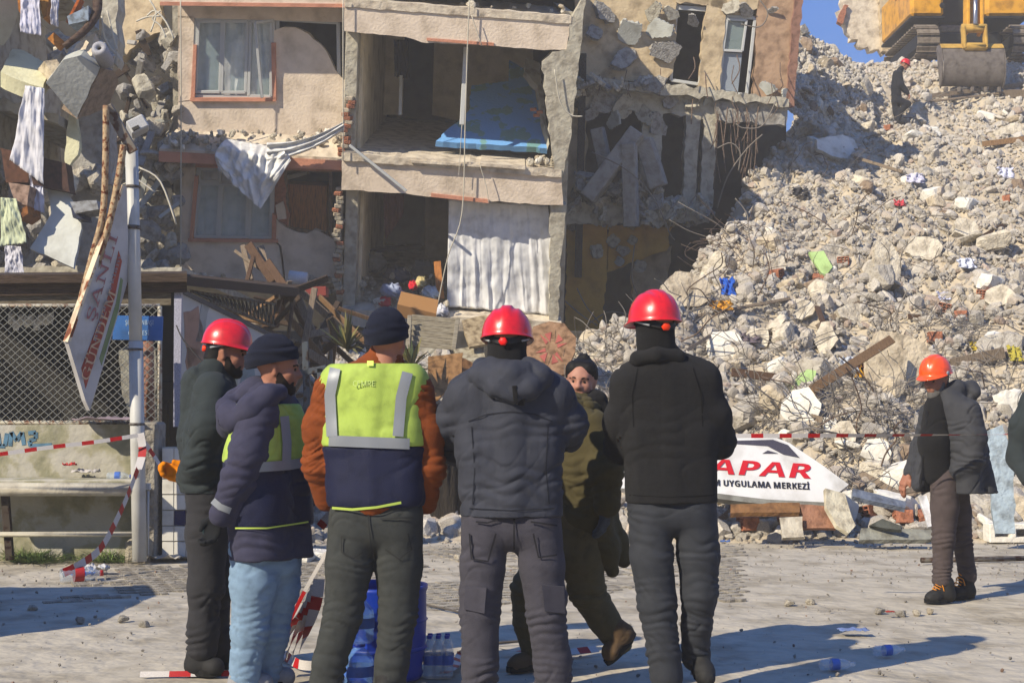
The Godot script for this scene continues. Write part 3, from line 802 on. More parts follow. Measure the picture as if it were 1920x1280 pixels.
func man_in_ink_jacket() -> void:
	var D := 6.75; var s := FOC / D
	var who := person("broad man in dark navy hooded jacket and red helmet, arms crossed, back to camera", D, 960)
	var o := who.position
	var coat := [[[895, 735, 0, 46], [902, 840, 0, 46], [913, 990, 0, 51]], [[1015, 735, 0, 46], [1010, 840, 0, 46], [1006, 990, 0, 51]], [[958, 730, -.02, 54], [958, 990, -.01, 60]], [[868, 742, 0, 32], [955, 708, .0, 40], [1040, 742, 0, 32]],
		[[872, 748, .0, 35], [846, 790, .08, 35], [852, 840, .22, 30], [905, 850, .34, 26]], [[1042, 748, 0, 36], [1066, 795, .06, 36], [1062, 815, .2, 31], [1010, 830, .34, 26]], [[952, 690, .03, 40], [952, 672, .04, 38]]]
	var legs := [[[912, 975, 0, 50], [905, 1060, 0, 44], [900, 1150, 0, 39], [900, 1240, .0, 36], [898, 1312, 0, 36]], [[1005, 975, 0, 50], [1016, 1060, 0, 44], [1024, 1150, 0, 38], [1036, 1240, .02, 37], [1040, 1312, .02, 36]], [[930, 985, .0, 52], [990, 985, 0, 52]], [[878, 1110, -.02, 18], [885, 1125, -.01, 20]], [[1040, 1105, -.02, 18], [1046, 1120, -.01, 20]]]
	var H := head_frame(951, 651, D, o, 176, 6)
	body(who, trim(coat, 967) + legs, D, s, [head_prims(H)], M.skin)
	helmet(who, H, M.helmet_red, M.knob_red, PI - .1, 1.03)
	job("balaclava", who, M.black_knit, pr(H * Vector3(0, .03, -.01), H * Vector3(0, -.06, -.015), .094, .09) + pr(H * Vector3(0, -.06, -.015), H * Vector3(0, -.13, -.03), .088, .085), .008, .02, .003, Vector3(10, 40, 10), [], 2)
	job("jacket", who, M.ink_jacket, prims_of(coat, D, o, s * 1.035), .0085, .05, .012, Vector3(8, 13, 8), [Plane(Vector3.DOWN, -(P(960, 967, D) - o).y)], 21, [], .005, rg(o, D, [[900, .14, .014, .065, 5.0, 960], [800, .1, .009, .08, -6.0, 960], [955, .03, .006, .04]]))
	job("hood", who, M.ink_jacket, prims_of([[[905, 690, .06, 20], [900, 705, -.08, 20], [935, 728, -.14, 19], [962, 738, -.15, 18], [990, 728, -.14, 19], [1015, 708, -.08, 20], [1000, 692, .06, 20]], [[925, 690, -.06, 24], [955, 706, -.12, 26], [990, 692, -.06, 24]], [[915, 705, -.09, 22], [1003, 705, -.09, 22]]], D, o, s), .009, .04, .012, Vector3(9, 16, 9), [], 22)
	var cp := prims_of(coat, D, o, s * 1.035)
	var st := ST()
	cbox(st, Transform3D(Basis(Vector3.BACK, .1), P(966, 738, D - .2) - o), Vector3(.022, .075, .008), .002)
	cbox(st, Transform3D(Basis(Vector3.BACK, -.1), P(977, 752, D - .175) - o), Vector3(.035, .04, .008), .002)
	obj("hood_strap", st, M.black_knit, who)
	for e in [[Vector2(878, 790), Vector2(915, 776), Vector2(958, 772), Vector2(1002, 776), Vector2(1036, 790)], [Vector2(880, 953), Vector2(958, 957), Vector2(1040, 953)], [Vector2(884, 800), Vector2(890, 880), Vector2(886, 945)], [Vector2(1028, 800), Vector2(1024, 880), Vector2(1030, 945)]]:
		band("seam", who, mat("seam_coat", Color(.10, .11, .14), .95, ""), cp, .05, e, .0028, D, o, .0035, Vector3.ZERO, 8)
	job("trousers", who, M.ink_trousers, prims_of(legs, D, o, s * 1.06), .008, .022, .007, Vector3(8, 17, 8), [], 23, [], .005, rg(o, D, [[1160, .12, .013, .04, 2.0, 960], [1265, .12, .015, .042], [1045, .05, .01, .05, 5.0, 965]]))
	var tp := prims_of(legs, D, o, s * 1.06)
	for e in [[Vector2(892, 978), Vector2(914, 980), Vector2(934, 974)], [Vector2(880, 1000), Vector2(884, 1048), Vector2(915, 1052), Vector2(930, 1000)], [Vector2(995, 978), Vector2(1045, 985)], [Vector2(1000, 1000), Vector2(1010, 1045), Vector2(1045, 1040)], [Vector2(964, 968), Vector2(964, 1030)]]:
		band("seam", who, mat("seam_ink", Color(.11, .11, .13), .95, ""), tp, .035, e, .004, D, o, .011, Vector3.ZERO, 6)
	for e in [[[872, 1098], [912, 1102], [908, 1150], [870, 1142]], [[1016, 1096], [1058, 1100], [1060, 1150], [1022, 1146]]]:
		var q := []
		for c in e: q.append(onto(tp, .035, P(c[0], c[1], D - .5) - o, ray(c[0], c[1]), .016))
		var sp := ST()
		var bk := []
		for c in q: bk.append(c + Vector3(0, 0, -.03))
		hexa(sp, q, bk)
		obj("cargo_pocket", sp, M.ink_trousers, who)
	for e in [[898, 0.0], [1040, .02]]:
		boot(who, "boot", M.boot_dark, M.rubber, Vector3(P(e[0], 1200, D).x - o.x, 0, 0), Vector3(P(e[0] + (-6 if e[0] < 950 else 10), 1200, D).x - o.x, 0, -.19), .1)

func woman_in_olive() -> void:
	var D := 7.6; var s := FOC / D
	var who := person("woman in long olive coat with grey glove, striding behind the men", D, 1085)
	var o := who.position
	var coat := [[[1075, 790, -.08, 44], [1085, 880, -.08, 48], [1100, 960, -.08, 46]], [[1085, 790, .1, 44], [1095, 880, .1, 46], [1110, 960, .1, 44]], [[1080, 775, 0, 46], [1090, 900, 0, 50]], [[1108, 800, -.14, 36], [1134, 880, -.2, 33], [1138, 945, -.22, 26]], [[1060, 790, .2, 34], [1040, 880, .22, 30], [1035, 950, .2, 24]], [[1082, 752, .02, 40], [1085, 740, .04, 34]], [[1098, 960, -.06, 48], [1130, 1030, -.02, 30], [1148, 1070, .0, 13]], [[1110, 950, .06, 44], [1150, 1020, .1, 28], [1170, 1050, .1, 14]]]
	var legs := [[[1085, 960, -.06, 46], [1090, 1040, -.04, 44], [1100, 1105, 0, 37], [1132, 1160, .06, 31], [1160, 1200, .1, 29]], [[1075, 960, .08, 46], [1030, 1040, .06, 42], [992, 1105, .02, 36], [990, 1165, .02, 30], [1003, 1222, .02, 26]], [[1080, 975, -.03, 46], [1080, 975, .06, 46]]]
	var H := head_frame(1090, 715, D, o, -12, 6, -4, .95)
	body(who, coat + legs, D, s, [head_prims(H)], M.skin_pale)
	face_bits(H, who, M.hair)
	var hp := pr(H * Vector3(0, .05, -.035), H * Vector3(0, .0, -.052), .082, .074) + pr(H * Vector3(-.036, .068, .024), H * Vector3(.036, .068, .024), .05, .05) + pr(H * Vector3(.0, .128, -.035), H * Vector3(.008, .132, -.03), .03, .026)
	for x in [-.07, .07]: hp.append_array(pr(H * Vector3(x, .04, -.002), H * Vector3(x * .96, .0, -.02), .021, .018))
	job("hair", who, M.hair, hp, .0055, .02, .005, Vector3(30, 70, 30))
	job("coat", who, M.olive_coat, prims_of(coat, D, o, s * 1.035), .0085, .05, .011, Vector3(8, 18, 8), [], 31, [], .005, rg(o, D, [[880, .12, .012, .05, -4.0, 1130], [1000, .1, .01, .08]]))
	job("collar", who, M.olive_coat, prims_of([[[1040, 742, -.12, 14], [1062, 752, -.15, 16], [1100, 765, -.12, 16], [1122, 757, -.02, 16]], [[1034, 735, -.02, 14], [1050, 728, .08, 14]], [[1052, 748, -.1, 18], [1112, 762, -.06, 18]]], D, o, s), .008, .03, .01, Vector3(20, 20, 20), [], 32)
	job("scarf", who, M.black_knit, prims_of([[[1098, 762, -.1, 16], [1118, 752, -.04, 20], [1128, 772, -.05, 18]]], D, o, s), .008, .02, .004, Vector3(20, 20, 20), [], 33)
	job("trousers", who, M.olive_trousers, prims_of(legs, D, o, s * 1.06), .008, .022, .007, Vector3(8, 20, 8), [], 34, [], .005, rg(o, D, [[1110, .1, .012, .05], [1200, .06, .012, .04]]))
	var w := wrist(P(1138, 950, D - .22) - o, P(1128, 1010, D - .22) - o, Vector3(-.8, 0, -.6))
	job("glove", who, M.grey_glove, hand_prims(w, .55, 1.2) + pr(w * Vector3(0, -.04, 0), w * Vector3(0, .01, 0), .036, .032), .0045, .012, .002, Vector3(30, 30, 30))
	boot(who, "boot", M.boot_suede, M.rubber, Vector3(P(1002, 1200, D).x - o.x, 0, -.02), Vector3(P(952, 1200, D).x - o.x, 0, .1), .14)
	boot(who, "boot", M.boot_suede, M.rubber, P(1176, 1205, D + .08) - o, P(1140, 1247, D + .02) - o, .1, null, false)

func man_in_fleece() -> void:
	var D := 6.85; var s := FOC / D
	var who := person("man in plain black fleece jacket and red helmet with orange knob, back to camera", D, 1255)
	var o := who.position
	var coat := [[[1208, 718, 0, 46], [1210, 820, 0, 42], [1218, 965, 0, 46]], [[1295, 715, 0, 46], [1302, 820, 0, 42], [1302, 965, 0, 46]], [[1250, 705, .0, 52], [1258, 965, 0, 57]], [[1178, 718, 0, 32], [1240, 690, 0, 38], [1318, 712, 0, 32]],
		[[1180, 722, .0, 34], [1164, 790, .03, 31], [1162, 840, .14, 28], [1200, 860, .34, 24]], [[1318, 718, 0, 34], [1338, 780, .02, 32], [1348, 828, .08, 30], [1300, 850, .32, 24]], [[1234, 668, .02, 40], [1232, 655, .02, 38]]]
	var legs := [[[1218, 945, 0, 44], [1222, 1040, 0, 42], [1232, 1130, 0, 38], [1244, 1220, .0, 32], [1250, 1268, 0, 33]], [[1302, 945, 0, 44], [1310, 1040, .02, 42], [1312, 1110, .02, 36], [1306, 1170, .06, 30], [1304, 1232, .12, 28]], [[1240, 960, .0, 46], [1290, 960, 0, 46]]]
	var H := head_frame(1227, 620, D, o, 205, 2, 0)
	body(who, trim(coat, 942) + legs, D, s, [head_prims(H)], M.skin)
	helmet(who, H, M.helmet_red, M.knob_orange, PI - .1, 1.03)
	job("balaclava", who, M.black_knit, pr(H * Vector3(0, .03, -.01), H * Vector3(0, -.06, -.01), .096, .09) + pr(H * Vector3(0, -.06, -.012), H * Vector3(0, -.1, -.025), .088, .082), .008, .02, .003, Vector3(10, 40, 10), [], 41)
	job("fleece", who, M.fleece, prims_of(coat, D, o, s * 1.035), .0085, .05, .008, Vector3(7, 9, 7), [Plane(Vector3.DOWN, -(P(960, 942, D) - o).y)], 42, [], .005, rg(o, D, [[860, .14, .007, .09, 4.0, 1255], [790, .1, .006, .09, -5.0, 1255]]))
	job("collar", who, M.fleece, prims_of([[[1190, 682, .02, 12], [1196, 672, -.08, 13], [1232, 664, -.12, 13], [1270, 668, -.08, 13], [1284, 680, .02, 12]]], D, o, s), .008, .02, .002, Vector3(20, 20, 20), [], 43)
	var fp := prims_of(coat, D, o, s * 1.035)
	for e in [[Vector2(1196, 690), Vector2(1186, 740), Vector2(1188, 800)], [Vector2(1300, 690), Vector2(1316, 740), Vector2(1318, 800)], [Vector2(1180, 928), Vector2(1255, 932), Vector2(1340, 928)]]:
		band("seam", who, mat("seam_fleece", Color(.06, .06, .065), 1.0, ""), fp, .05, e, .0028, D, o, .0025, Vector3.ZERO, 8)
	job("trousers", who, M.black_trousers, prims_of(legs, D, o, s * 1.06), .008, .022, .007, Vector3(9, 22, 9), [], 44, [], .005, rg(o, D, [[1130, .14, .014, .045, 2.0, 1260], [1240, .1, .016, .04], [1020, .09, .01, .055, 5.0, 1255], [965, .05, .007, .04]]))
	boot(who, "boot", M.boot_dark, M.rubber, Vector3(P(1252, 1200, D).x - o.x, 0, 0), Vector3(P(1240, 1200, D).x - o.x, 0, -.19), .1)
	boot(who, "boot", M.boot_dark, M.rubber, P(1306, 1248, D + .14) - o, P(1330, 1292, D - .02) - o, .08, null, false)

func man_in_orange_helmet() -> void:
	var D := 10.35; var s := FOC / D
	var who := person("grey bearded man in orange helmet and open dark coat, walking on the right", D, 1790)
	var o := who.position
	var inner := [[[1758, 765, -.02, 24], [1752, 830, -.06, 28], [1756, 885, -.04, 27]], [[1785, 770, .02, 26], [1786, 885, .04, 28]], [[1762, 748, 0, 18], [1762, 742, 0, 17]]]
	var coat := [[[1790, 762, -.06, 28], [1806, 830, -.08, 30], [1818, 940, -.1, 29]], [[1800, 765, .12, 28], [1820, 840, .14, 30], [1838, 940, .14, 29]], [[1806, 760, .02, 26], [1822, 850, .0, 32], [1846, 940, .0, 29]], [[1740, 772, .1, 16], [1733, 830, .12, 16], [1726, 905, .12, 17]], [[1745, 764, .02, 13], [1738, 830, -.02, 12], [1722, 910, -.04, 13]],
		[[1815, 772, -.12, 26], [1826, 822, -.16, 24], [1824, 860, -.17, 22], [1796, 882, -.15, 16]], [[1745, 775, .2, 18], [1724, 840, .22, 16], [1706, 885, .2, 12]], [[1800, 735, .06, 15], [1820, 730, .02, 16], [1828, 736, -.03, 12]], [[1778, 742, -.06, 15], [1796, 728, -.01, 16], [1770, 735, .06, 12]]]
	var legs := [[[1772, 900, -.06, 28], [1772, 950, -.06, 27], [1770, 1010, -.06, 22], [1768, 1060, -.05, 18], [1766, 1088, -.05, 18]], [[1788, 900, .08, 28], [1798, 960, .1, 25], [1806, 1020, .12, 19], [1814, 1070, .14, 17], [1816, 1080, .14, 17]], [[1776, 905, -.03, 29], [1786, 905, .05, 29]]]
	var H := head_frame(1756, 712, D, o, -48, 12)
	body(who, inner + trim(coat, 924) + legs, D, s, [head_prims(H), hand_prims(wrist(P(1702, 888, D + .2) - o, P(1688, 922, D + .2) - o, Vector3(.9, 0, -.3)), .5)], M.skin)
	face_bits(H, who, M.grey_beard)
	beard(who, H, M.grey_beard, .008)
	job("hair", who, mat("grey_hair", Color(.2, .19, .185), .8, "fine", 20.0), pr(H * Vector3(0, .03, -.035), H * Vector3(0, -.03, -.05), .08, .062), .007, .02, .003, Vector3(40, 40, 40))
	helmet(who, H, M.helmet_orange, M.knob_orange)
	var sb := ST(true)
	lathe(sb, H * Transform3D(Basis(Vector3.BACK, -PI / 2), Vector3(.113, .05, .015)), [Vector2(.016, -.003), Vector2(.016, .004), Vector2(0, .005)], 10)
	obj("badge", sb, mat("badge_grey", Color(.5, .52, .55), .4, ""), who)
	job("sweater", who, M.black_knit, prims_of(inner, D, o, s), .0085, .04, .006, Vector3(8, 14, 8), [], 51)
	job("coat", who, M.coal_coat, prims_of(coat, D, o, s * 1.035), .0085, .035, .010, Vector3(8, 14, 8), [Plane(Vector3.DOWN, -(P(960, 924, D) - o).y)], 52, [], .005, rg(o, D, [[860, .08, .013, .05, 5.0, 1820], [800, .1, .009, .06, -4.0, 1810]]))
	var sl := ST(true)
	sheet(sl, 6, 14, func(u, v):
		return P(lerpf(1741, 1730, v) + u * lerpf(4, 28, v) - 6.0 * v, lerpf(770, 922, v), D - .1 + .1 * u + .012 * sin(v * 30.0 + u * 9.0)) - o, .008)
	obj("coat_lining", sl, M.coal_lining, who)
	job("trousers", who, M.brown_trousers, prims_of(legs, D, o, s * 1.06), .008, .022, .007, Vector3(9, 24, 9), [], 53, [], .005, rg(o, D, [[1010, .09, .012, .04], [1070, .05, .014, .035], [920, .05, .009, .05]]))
	boot(who, "boot", M.boot_dark, M.rubber, Vector3(P(1770, 1100, D).x - o.x, 0, .05), Vector3(P(1726, 1100, D).x - o.x, 0, .12), .13, M.lace_yellow)
	boot(who, "boot", M.boot_dark, M.rubber, Vector3(P(1824, 1100, D).x - o.x, 0, -.14), Vector3(P(1788, 1100, D).x - o.x, 0, -.08), .15, M.lace_yellow)

func climber() -> void:
	var D := 38.0; var s := FOC / D
	var who := person("worker in dark overall and red helmet climbing high on the rubble heap", D, 1683, P(1683, 236, D).y)
	var o := who.position
	var top := [[[1683, 143, 0, 9.5], [1681, 165, 0, 9], [1682, 188, 0, 10]], [[1686, 138, -.12, 7], [1690, 158, -.16, 5.5], [1702, 174, -.12, 4]], [[1682, 138, .14, 7], [1684, 160, .18, 5], [1700, 172, .16, 4]], [[1688, 132, 0, 6], [1691, 128, 0, 5]]]
	var low := [[[1680, 188, .05, 8.5], [1682, 208, .05, 7], [1684, 232, .05, 4.5]], [[1685, 188, -.06, 8], [1702, 195, -.1, 6.5], [1690, 208, -.06, 5], [1684, 226, -.05, 4.5]]]
	var H := head_frame(1697, 122, D, o, 80, 25)
	body(who, top + low, D, s, [head_prims(H), hand_prims(wrist(P(1703, 174, D - .12) - o, P(1707, 182, D - .12) - o, Vector3(-1, 0, 0)), .6)], M.skin)
	helmet(who, H, M.helmet_red, M.knob_orange)
	job("overall_jacket", who, M.night_overall, prims_of(top, D, o, s), .016, .05, .015, Vector3(7, 12, 7), [], 61)
	job("overall_trousers", who, M.night_overall, prims_of(low, D, o, s), .016, .04, .012, Vector3(7, 16, 7), [], 62)
	boot(who, "boot", M.boot_dark, M.rubber, Vector3(P(1682, 236, D).x - o.x, 0, -.05), Vector3(P(1694, 236, D).x - o.x, 0, -.05), .1)
	boot(who, "boot", M.boot_dark, M.rubber, Vector3(P(1684, 236, D).x - o.x, .04, .06), Vector3(P(1697, 236, D).x - o.x, .04, .06), .1)

func man_at_edge() -> void:
	var D := 9.4; var s := FOC / D
	var who := person("person in dark jacket cut off by the right edge of the picture", D, 1985)
	var o := who.position
	var coat := [[[1960, 755, 0, 36], [1962, 890, 0, 36]], [[2010, 755, 0, 36], [2008, 890, 0, 36]], [[1985, 750, 0, 38], [1985, 890, 0, 40]], [[1940, 755, 0, 28], [1920, 800, -.02, 25], [1913, 858, .0, 23], [1932, 895, -.12, 19]], [[2030, 755, 0, 28], [2050, 850, 0, 24], [2040, 915, -.06, 20]], [[1985, 715, 0, 26], [1985, 705, 0, 24]]]
	var legs := [[[1965, 905, 0, 36], [1960, 1010, 0, 28], [1958, 1125, 0, 22]], [[2005, 905, 0, 36], [2010, 1010, 0, 28], [2012, 1125, 0, 22]]]
	var H := head_frame(1985, 680, D, o, -60, 0)
	body(who, coat + legs, D, s, [head_prims(H)], M.skin)
	helmet(who, H, M.helmet_red, M.knob_orange)
	job("jacket", who, M.pine_jacket, prims_of(coat, D, o, s * 1.035), .013, .05, .01, Vector3(8, 16, 8), [], 71)
	job("trousers", who, M.black_trousers, prims_of(legs, D, o, s), .013, .04, .01, Vector3(8, 16, 8), [], 72)
	for x in [1958, 2012]:
		boot(who, "boot", M.boot_dark, M.rubber, Vector3(P(x, 1100, D).x - o.x, 0, 0), Vector3(P(x - 20, 1100, D).x - o.x, 0, .12), .13)

# ---------- the rubble heap ----------
var pn := FastNoiseLite.new()
var PROF := [[0.0, 0.0], [15.0, 0.0], [16.2, .4], [20.0, 2.0], [25.0, 4.0], [30.0, 5.95], [38.0, 9.0], [41.5, 11.7], [60.0, 12.3]]
func prof(d: float) -> float:
	for i in PROF.size() - 1:
		if d < PROF[i + 1][0]: return lerpf(PROF[i][1], PROF[i + 1][1], (d - PROF[i][0]) / (PROF[i + 1][0] - PROF[i][0]))
	return 12.3
func heap(x: float, d: float) -> float:
	var xb := .8 + (d - 20.0) * (.37 if d < 29.0 else .33)
	var e := smoothstep(-1.3, 1.1, x - xb)
	var low := 1.9 * smoothstep(17.2, 21.5, d) * smoothstep(-6.2, -4.0, x)
	var h := lerpf(low, prof(d), e)
	var damp := smoothstep(0.0, .8, h)
	if d > 40.5: damp *= .25
	return h + damp * (.55 * pn.get_noise_2d(x * 4.0, d * 4.0) + .3 * pn.get_noise_2d(x * 13.0, d * 13.0)) - .03 * (1.0 - damp)
func spot(px: float, py: float) -> String:
	var a := " just below the excavator" if py < 240.0 else (" high on the rubble slope" if py < 400.0 else (" halfway up the rubble slope" if py < 590.0 else (" low on the rubble slope" if py < 860.0 else " at the foot of the slope")))
	return a + (" near the grey wing" if px < 1330.0 else (", far right" if px > 1760.0 else ""))
func heap_hit(px: float, py: float) -> Vector3:
	var r := ray(px, py)
	var d := 14.8
	while d < 60.0:
		var q := P(px, py, d)
		if q.y < heap(q.x, d): return q
		d += .06
	return P(px, py, 40.0)
func tones() -> Array:
	return [mat("rubble_pale", Color(.80, .765, .69), .95, "concrete", 1.1, 1.6, "bumpc"), mat("rubble_warm", Color(.75, .70, .61), .95, "concrete", .9, 1.6, "bumpc"), mat("rubble_grey", Color(.69, .665, .615), .95, "concrete", 1.2, 1.6, "bumpc"),
		mat("rubble_white", Color(.85, .835, .79), .95, "plaster", .8, 1.0, "bumpc"), mat("rubble_brown", Color(.56, .49, .42), .95, "concrete", 1.0, 1.6, "bumpc"), mat("brick_red", Color(.64, .42, .32), .95, "concrete", 2.0, 1.0, "bumpc")]
func scatter(called: String, label: String, category: String, mesh: Mesh, m: Material, xfs: Array, cols: Array) -> void:
	var mm := MultiMesh.new()
	mm.transform_format = MultiMesh.TRANSFORM_3D
	mm.use_colors = true
	mm.mesh = mesh
	mm.instance_count = xfs.size()
	for i in xfs.size():
		mm.set_instance_transform(i, xfs[i])
		mm.set_instance_color(i, cols[i])
	var o := MultiMeshInstance3D.new()
	o.multimesh = mm
	o.material_override = m
	o.name = numbered(called)
	add_child(o)
	tag(o, label, category, "", "stuff")
func rand_basis() -> Basis:
	return Basis(Quaternion(rng.randfn(), rng.randfn(), rng.randfn(), rng.randfn()).normalized())
func in_view(x: float, d: float, slack := 1.0) -> bool:
	return absf(x) < d * .37 + slack
func rubble() -> void:
	pn.seed = 4; pn.frequency = .11; pn.fractal_octaves = 3
	var st := ST(true)
	var hs := func(u, v):
		var d: float = 14.6 + 40.0 * v
		var x := lerpf(-7.5, d * .40 + 3.0, u)
		return Vector3(x, heap(x, d), -d)
	sheet(st, 150, 190, hs)
	struct("rubble_mound", st, mat("mound", Color(.72, .675, .595), .98, "dirt", .35, 3.0, "bumpc", {"world": true}), "slope of crushed concrete and dust")
	var T := tones()
	var shapes := []
	for e in [[Vector3(1, .75, .8), 8], [Vector3(1, .3, .8), 5], [Vector3(.6, .45, 1.1), 8], [Vector3(.9, .9, .8), 12], [Vector3(1.2, .22, .6), 4], [Vector3(.8, .6, .7), 6], [Vector3(1.0, .5, .9), 7], [Vector3(.7, .7, 1.0), 9]]:
		shapes.append(lump(100 + shapes.size(), e[0], 2, e[1]))
	var small := []
	for e in [[Vector3(1, .75, .8), 6], [Vector3(1, .35, .7), 5], [Vector3(.6, .5, 1.1), 5], [Vector3(.8, .7, .7), 8]]:
		small.append(lump(300 + small.size(), e[0], 1, e[1]))
	# the large lumps one by one
	var kinds := [["concrete_chunk", "pale lump of concrete on the rubble heap", 0], ["concrete_chunk", "beige lump of concrete on the rubble heap", 1], ["concrete_chunk", "grey lump of concrete on the rubble heap", 2], ["plaster_chunk", "whitish plastered lump lying on the rubble heap", 3], ["earth_chunk", "brownish lump of rubble lying on the heap", 4]]
	var n := 0
	while n < 215:
		var d := 15.4 + 24.0 * pow(rng.randf(), 1.15)
		var xb := .8 + (d - 20.0) * .37
		var x := rng.randf_range(xb - .6, d * .365)
		var low := d > 18.5 and d < 22.5 and rng.randf() < .12
		if low: x = rng.randf_range(-3.6, .9)
		if not in_view(x, d, 0.0): continue
		var k: Array = kinds[[0, 0, 1, 1, 2, 3, 3, 4][rng.randi() % 8]]
		var s := (.16 + .30 * pow(rng.randf(), 2.2)) * (1.0 if d < 28.0 else .85)
		if rng.randf() < .1: s *= 1.7
		var b := Basis(Vector3.UP, rng.randf() * TAU) * Basis(Vector3.RIGHT, rng.randf_range(-.6, .9)) * Basis(Vector3.BACK, rng.randf_range(-.5, .5))
		var o := put(k[0], shapes[rng.randi() % 8], T[k[2]], null, Transform3D(b.scaled(Vector3.ONE * s * 1.5), Vector3(x, heap(x, d) + s * .22, -d)))
		var sp := Vector2(x / d * FOC + 960.0, 775.0 - (heap(x, d) - EYE) / d * FOC)
		tag(o, ("big " if s > .36 else ("small " if s < .21 else "")) + k[1].replace("on the rubble heap", "").replace("lying on the heap", "").strip_edges() + spot(sp.x, sp.y), "rubble", k[1].get_slice(" ", 0) + " rubble lumps")
		n += 1
	# the mass of smaller lumps
	var pals := [Color(.53, .475, .395), Color(.56, .515, .44), Color(.47, .415, .34), Color(.60, .56, .49), Color(.40, .36, .30), Color(.45, .355, .27), Color(.65, .61, .545), Color(.42, .25, .17)]
	var dm := mat("rubble_small", Color(1, 1, 1), .97, "concrete", 3.0, 1.0, "bumpc", {"vc": true})
	for layer in [[560, .13, .23, "mid_rubble", "hand to head sized lumps of broken concrete on the heap"], [6000, .05, .13, "small_rubble", "fist sized lumps of broken concrete on the heap"], [30000, .02, .06, "gravel_rubble", "crushed gravel and grit covering the heap"]]:
		for v in 4:
			var xf := []; var cl := []
			while xf.size() < layer[0]:
				var d := 15.0 + 27.0 * pow(rng.randf(), .95)
				var x := rng.randf_range(-4.8, d * .38 + 2.4)
				if not in_view(x, d, 3.0): continue
				var h := heap(x, d)
				if h < .03 and rng.randf() < .8: continue
				var s := rng.randf_range(layer[1], layer[2])
				xf.append(Transform3D(rand_basis().scaled(Vector3.ONE * s * 1.5), Vector3(x, h + s * .2, -d)))
				var c: Color = pals[7] if rng.randf() < .035 else pals[[0, 0, 1, 1, 2, 3, 4, 5, 6][rng.randi() % 9]]
				cl.append(c.lerp(Color(.64, .60, .53), .5) * rng.randf_range(.9, 1.1))
			scatter(layer[3], layer[4], "rubble", small[v], dm, xf, cl)
	# flat slabs, bricks, planks
	rng.seed = 91

	for e in [[1573, 283, 46, 26, 3, -.15], [1560, 480, 34, 18, 2, .2], [1355, 660, 40, 34, 3, .5], [1680, 690, 62, 56, 1, .9], [1500, 770, 38, 34, 3, .4], [1640, 850, 30, 26, 3, .6], [1290, 552, 50, 32, 1, .3], [1450, 500, 24, 22, 0, .5], [1660, 500, 30, 40, 0, .8], [1545, 640, 22, 30, 0, .6], [1580, 820, 26, 24, 0, .6], [1420, 640, 24, 20, 0, .3], [1730, 470, 34, 22, 0, .3], [1810, 430, 26, 18, 0, .2], [1850, 640, 40, 22, 1, .4], [1870, 560, 30, 20, 0, .4], [1600, 590, 34, 18, 0, .3], [1500, 585, 30, 22, 0, .3], [1590, 960, 16, 30, 3, 1.1]]:
		var q := heap_hit(e[0], e[1] + e[3] * .5)
		var sc := -q.z / FOC
		var poly := []
		for i in 9:
			var a := TAU * i / 9 + rng.randf_range(-.2, .2)
			poly.append(Vector2(cos(a) * e[2], sin(a) * e[3] * 1.15) * sc * rng.randf_range(.8, 1.1))
		var s2 := ST()
		prism(s2, jag(poly, .06, .012), 0.0, -.1 - rng.randf() * .08, .02)
		var o := obj("broken_slab", s2, T[e[4]], null, Transform3D(Basis(Vector3.UP, rng.randf_range(-.3, .3)) * Basis(Vector3.RIGHT, -PI / 2 + 1.15 + e[5] * .3), q + Vector3(0, e[3] * sc * .75, .12)))
		tag(o, "flat broken slab of %s concrete leaning" % ["pale", "sandy", "grey", "whitish"][e[4]] + spot(e[0], e[1]), "slab", "broken slabs on the heap")
	for e in [[1580, 497, .95], [1455, 520, .3], [1600, 700, .2], [1770, 585, .9], [1845, 560, .7], [1800, 600, .4], [1430, 885, .3], [1690, 980, .5], [1510, 960, .6], [1480, 985, .2], [1620, 970, .8], [1735, 980, .5], [1530, 705, .8], [1890, 380, .2], [1400, 990, .6], [1665, 245, .3], [1750, 640, .5]]:
		hollow_brick(heap_hit(e[0], e[1]) + Vector3(0, .06, .08), Basis(Vector3.UP, e[2] * 3.0) * Basis(Vector3.BACK, rng.randf_range(-.35, .35)), "red hollow clay brick lying" + spot(e[0], e[1]))
	var wm := [mat("wood_tan", Color(.55, .44, .32), .85, "wood", 1.0, .5, "bump", {"s3": Vector3(6, .7, 6)}), mat("wood_grey", Color(.55, .50, .44), .9, "wood", 1.0, .5, "bump", {"s3": Vector3(6, .7, 6)}), mat("wood_brown", Color(.38, .29, .22), .85, "wood", 1.0, .5, "bump", {"s3": Vector3(6, .7, 6)})]
	for e in [[1520, 738, 1625, 655, .13, 0], [1330, 935, 1440, 948, .13, 0], [1345, 985, 1420, 925, .07, 0], [1370, 955, 1580, 945, .09, 2], [1370, 705, 1460, 720, .12, 2], [1300, 600, 1480, 570, .05, 1], [1530, 620, 1640, 560, .09, 1], [1700, 600, 1830, 610, .08, 2], [1600, 300, 1690, 330, .07, 1], [1740, 185, 1920, 165, .12, 1], [1700, 200, 1905, 178, .06, 1], [1840, 275, 1920, 268, .14, 0], [1880, 180, 1925, 182, .22, 1], [1430, 760, 1540, 800, .08, 1], [1560, 660, 1530, 585, .09, 2], [1760, 800, 1690, 835, .1, 1], [1340, 870, 1420, 850, .1, 1], [1650, 935, 1750, 925, .06, 1], [1230, 700, 1330, 640, .05, 1], [1780, 690, 1880, 672, .16, 1], [1610, 895, 1700, 950, .08, 1], [1350, 900, 1460, 830, .06, 1], [1880, 430, 1840, 455, .12, 2]]:
		var a := heap_hit(e[0], e[1]) + Vector3(0, .05, .1); var b := heap_hit(e[2], e[3]) + Vector3(0, .08, .1)
		if absf(a.z - b.z) > 2.5: b.z = a.z - 1.2
		var s3 := ST()
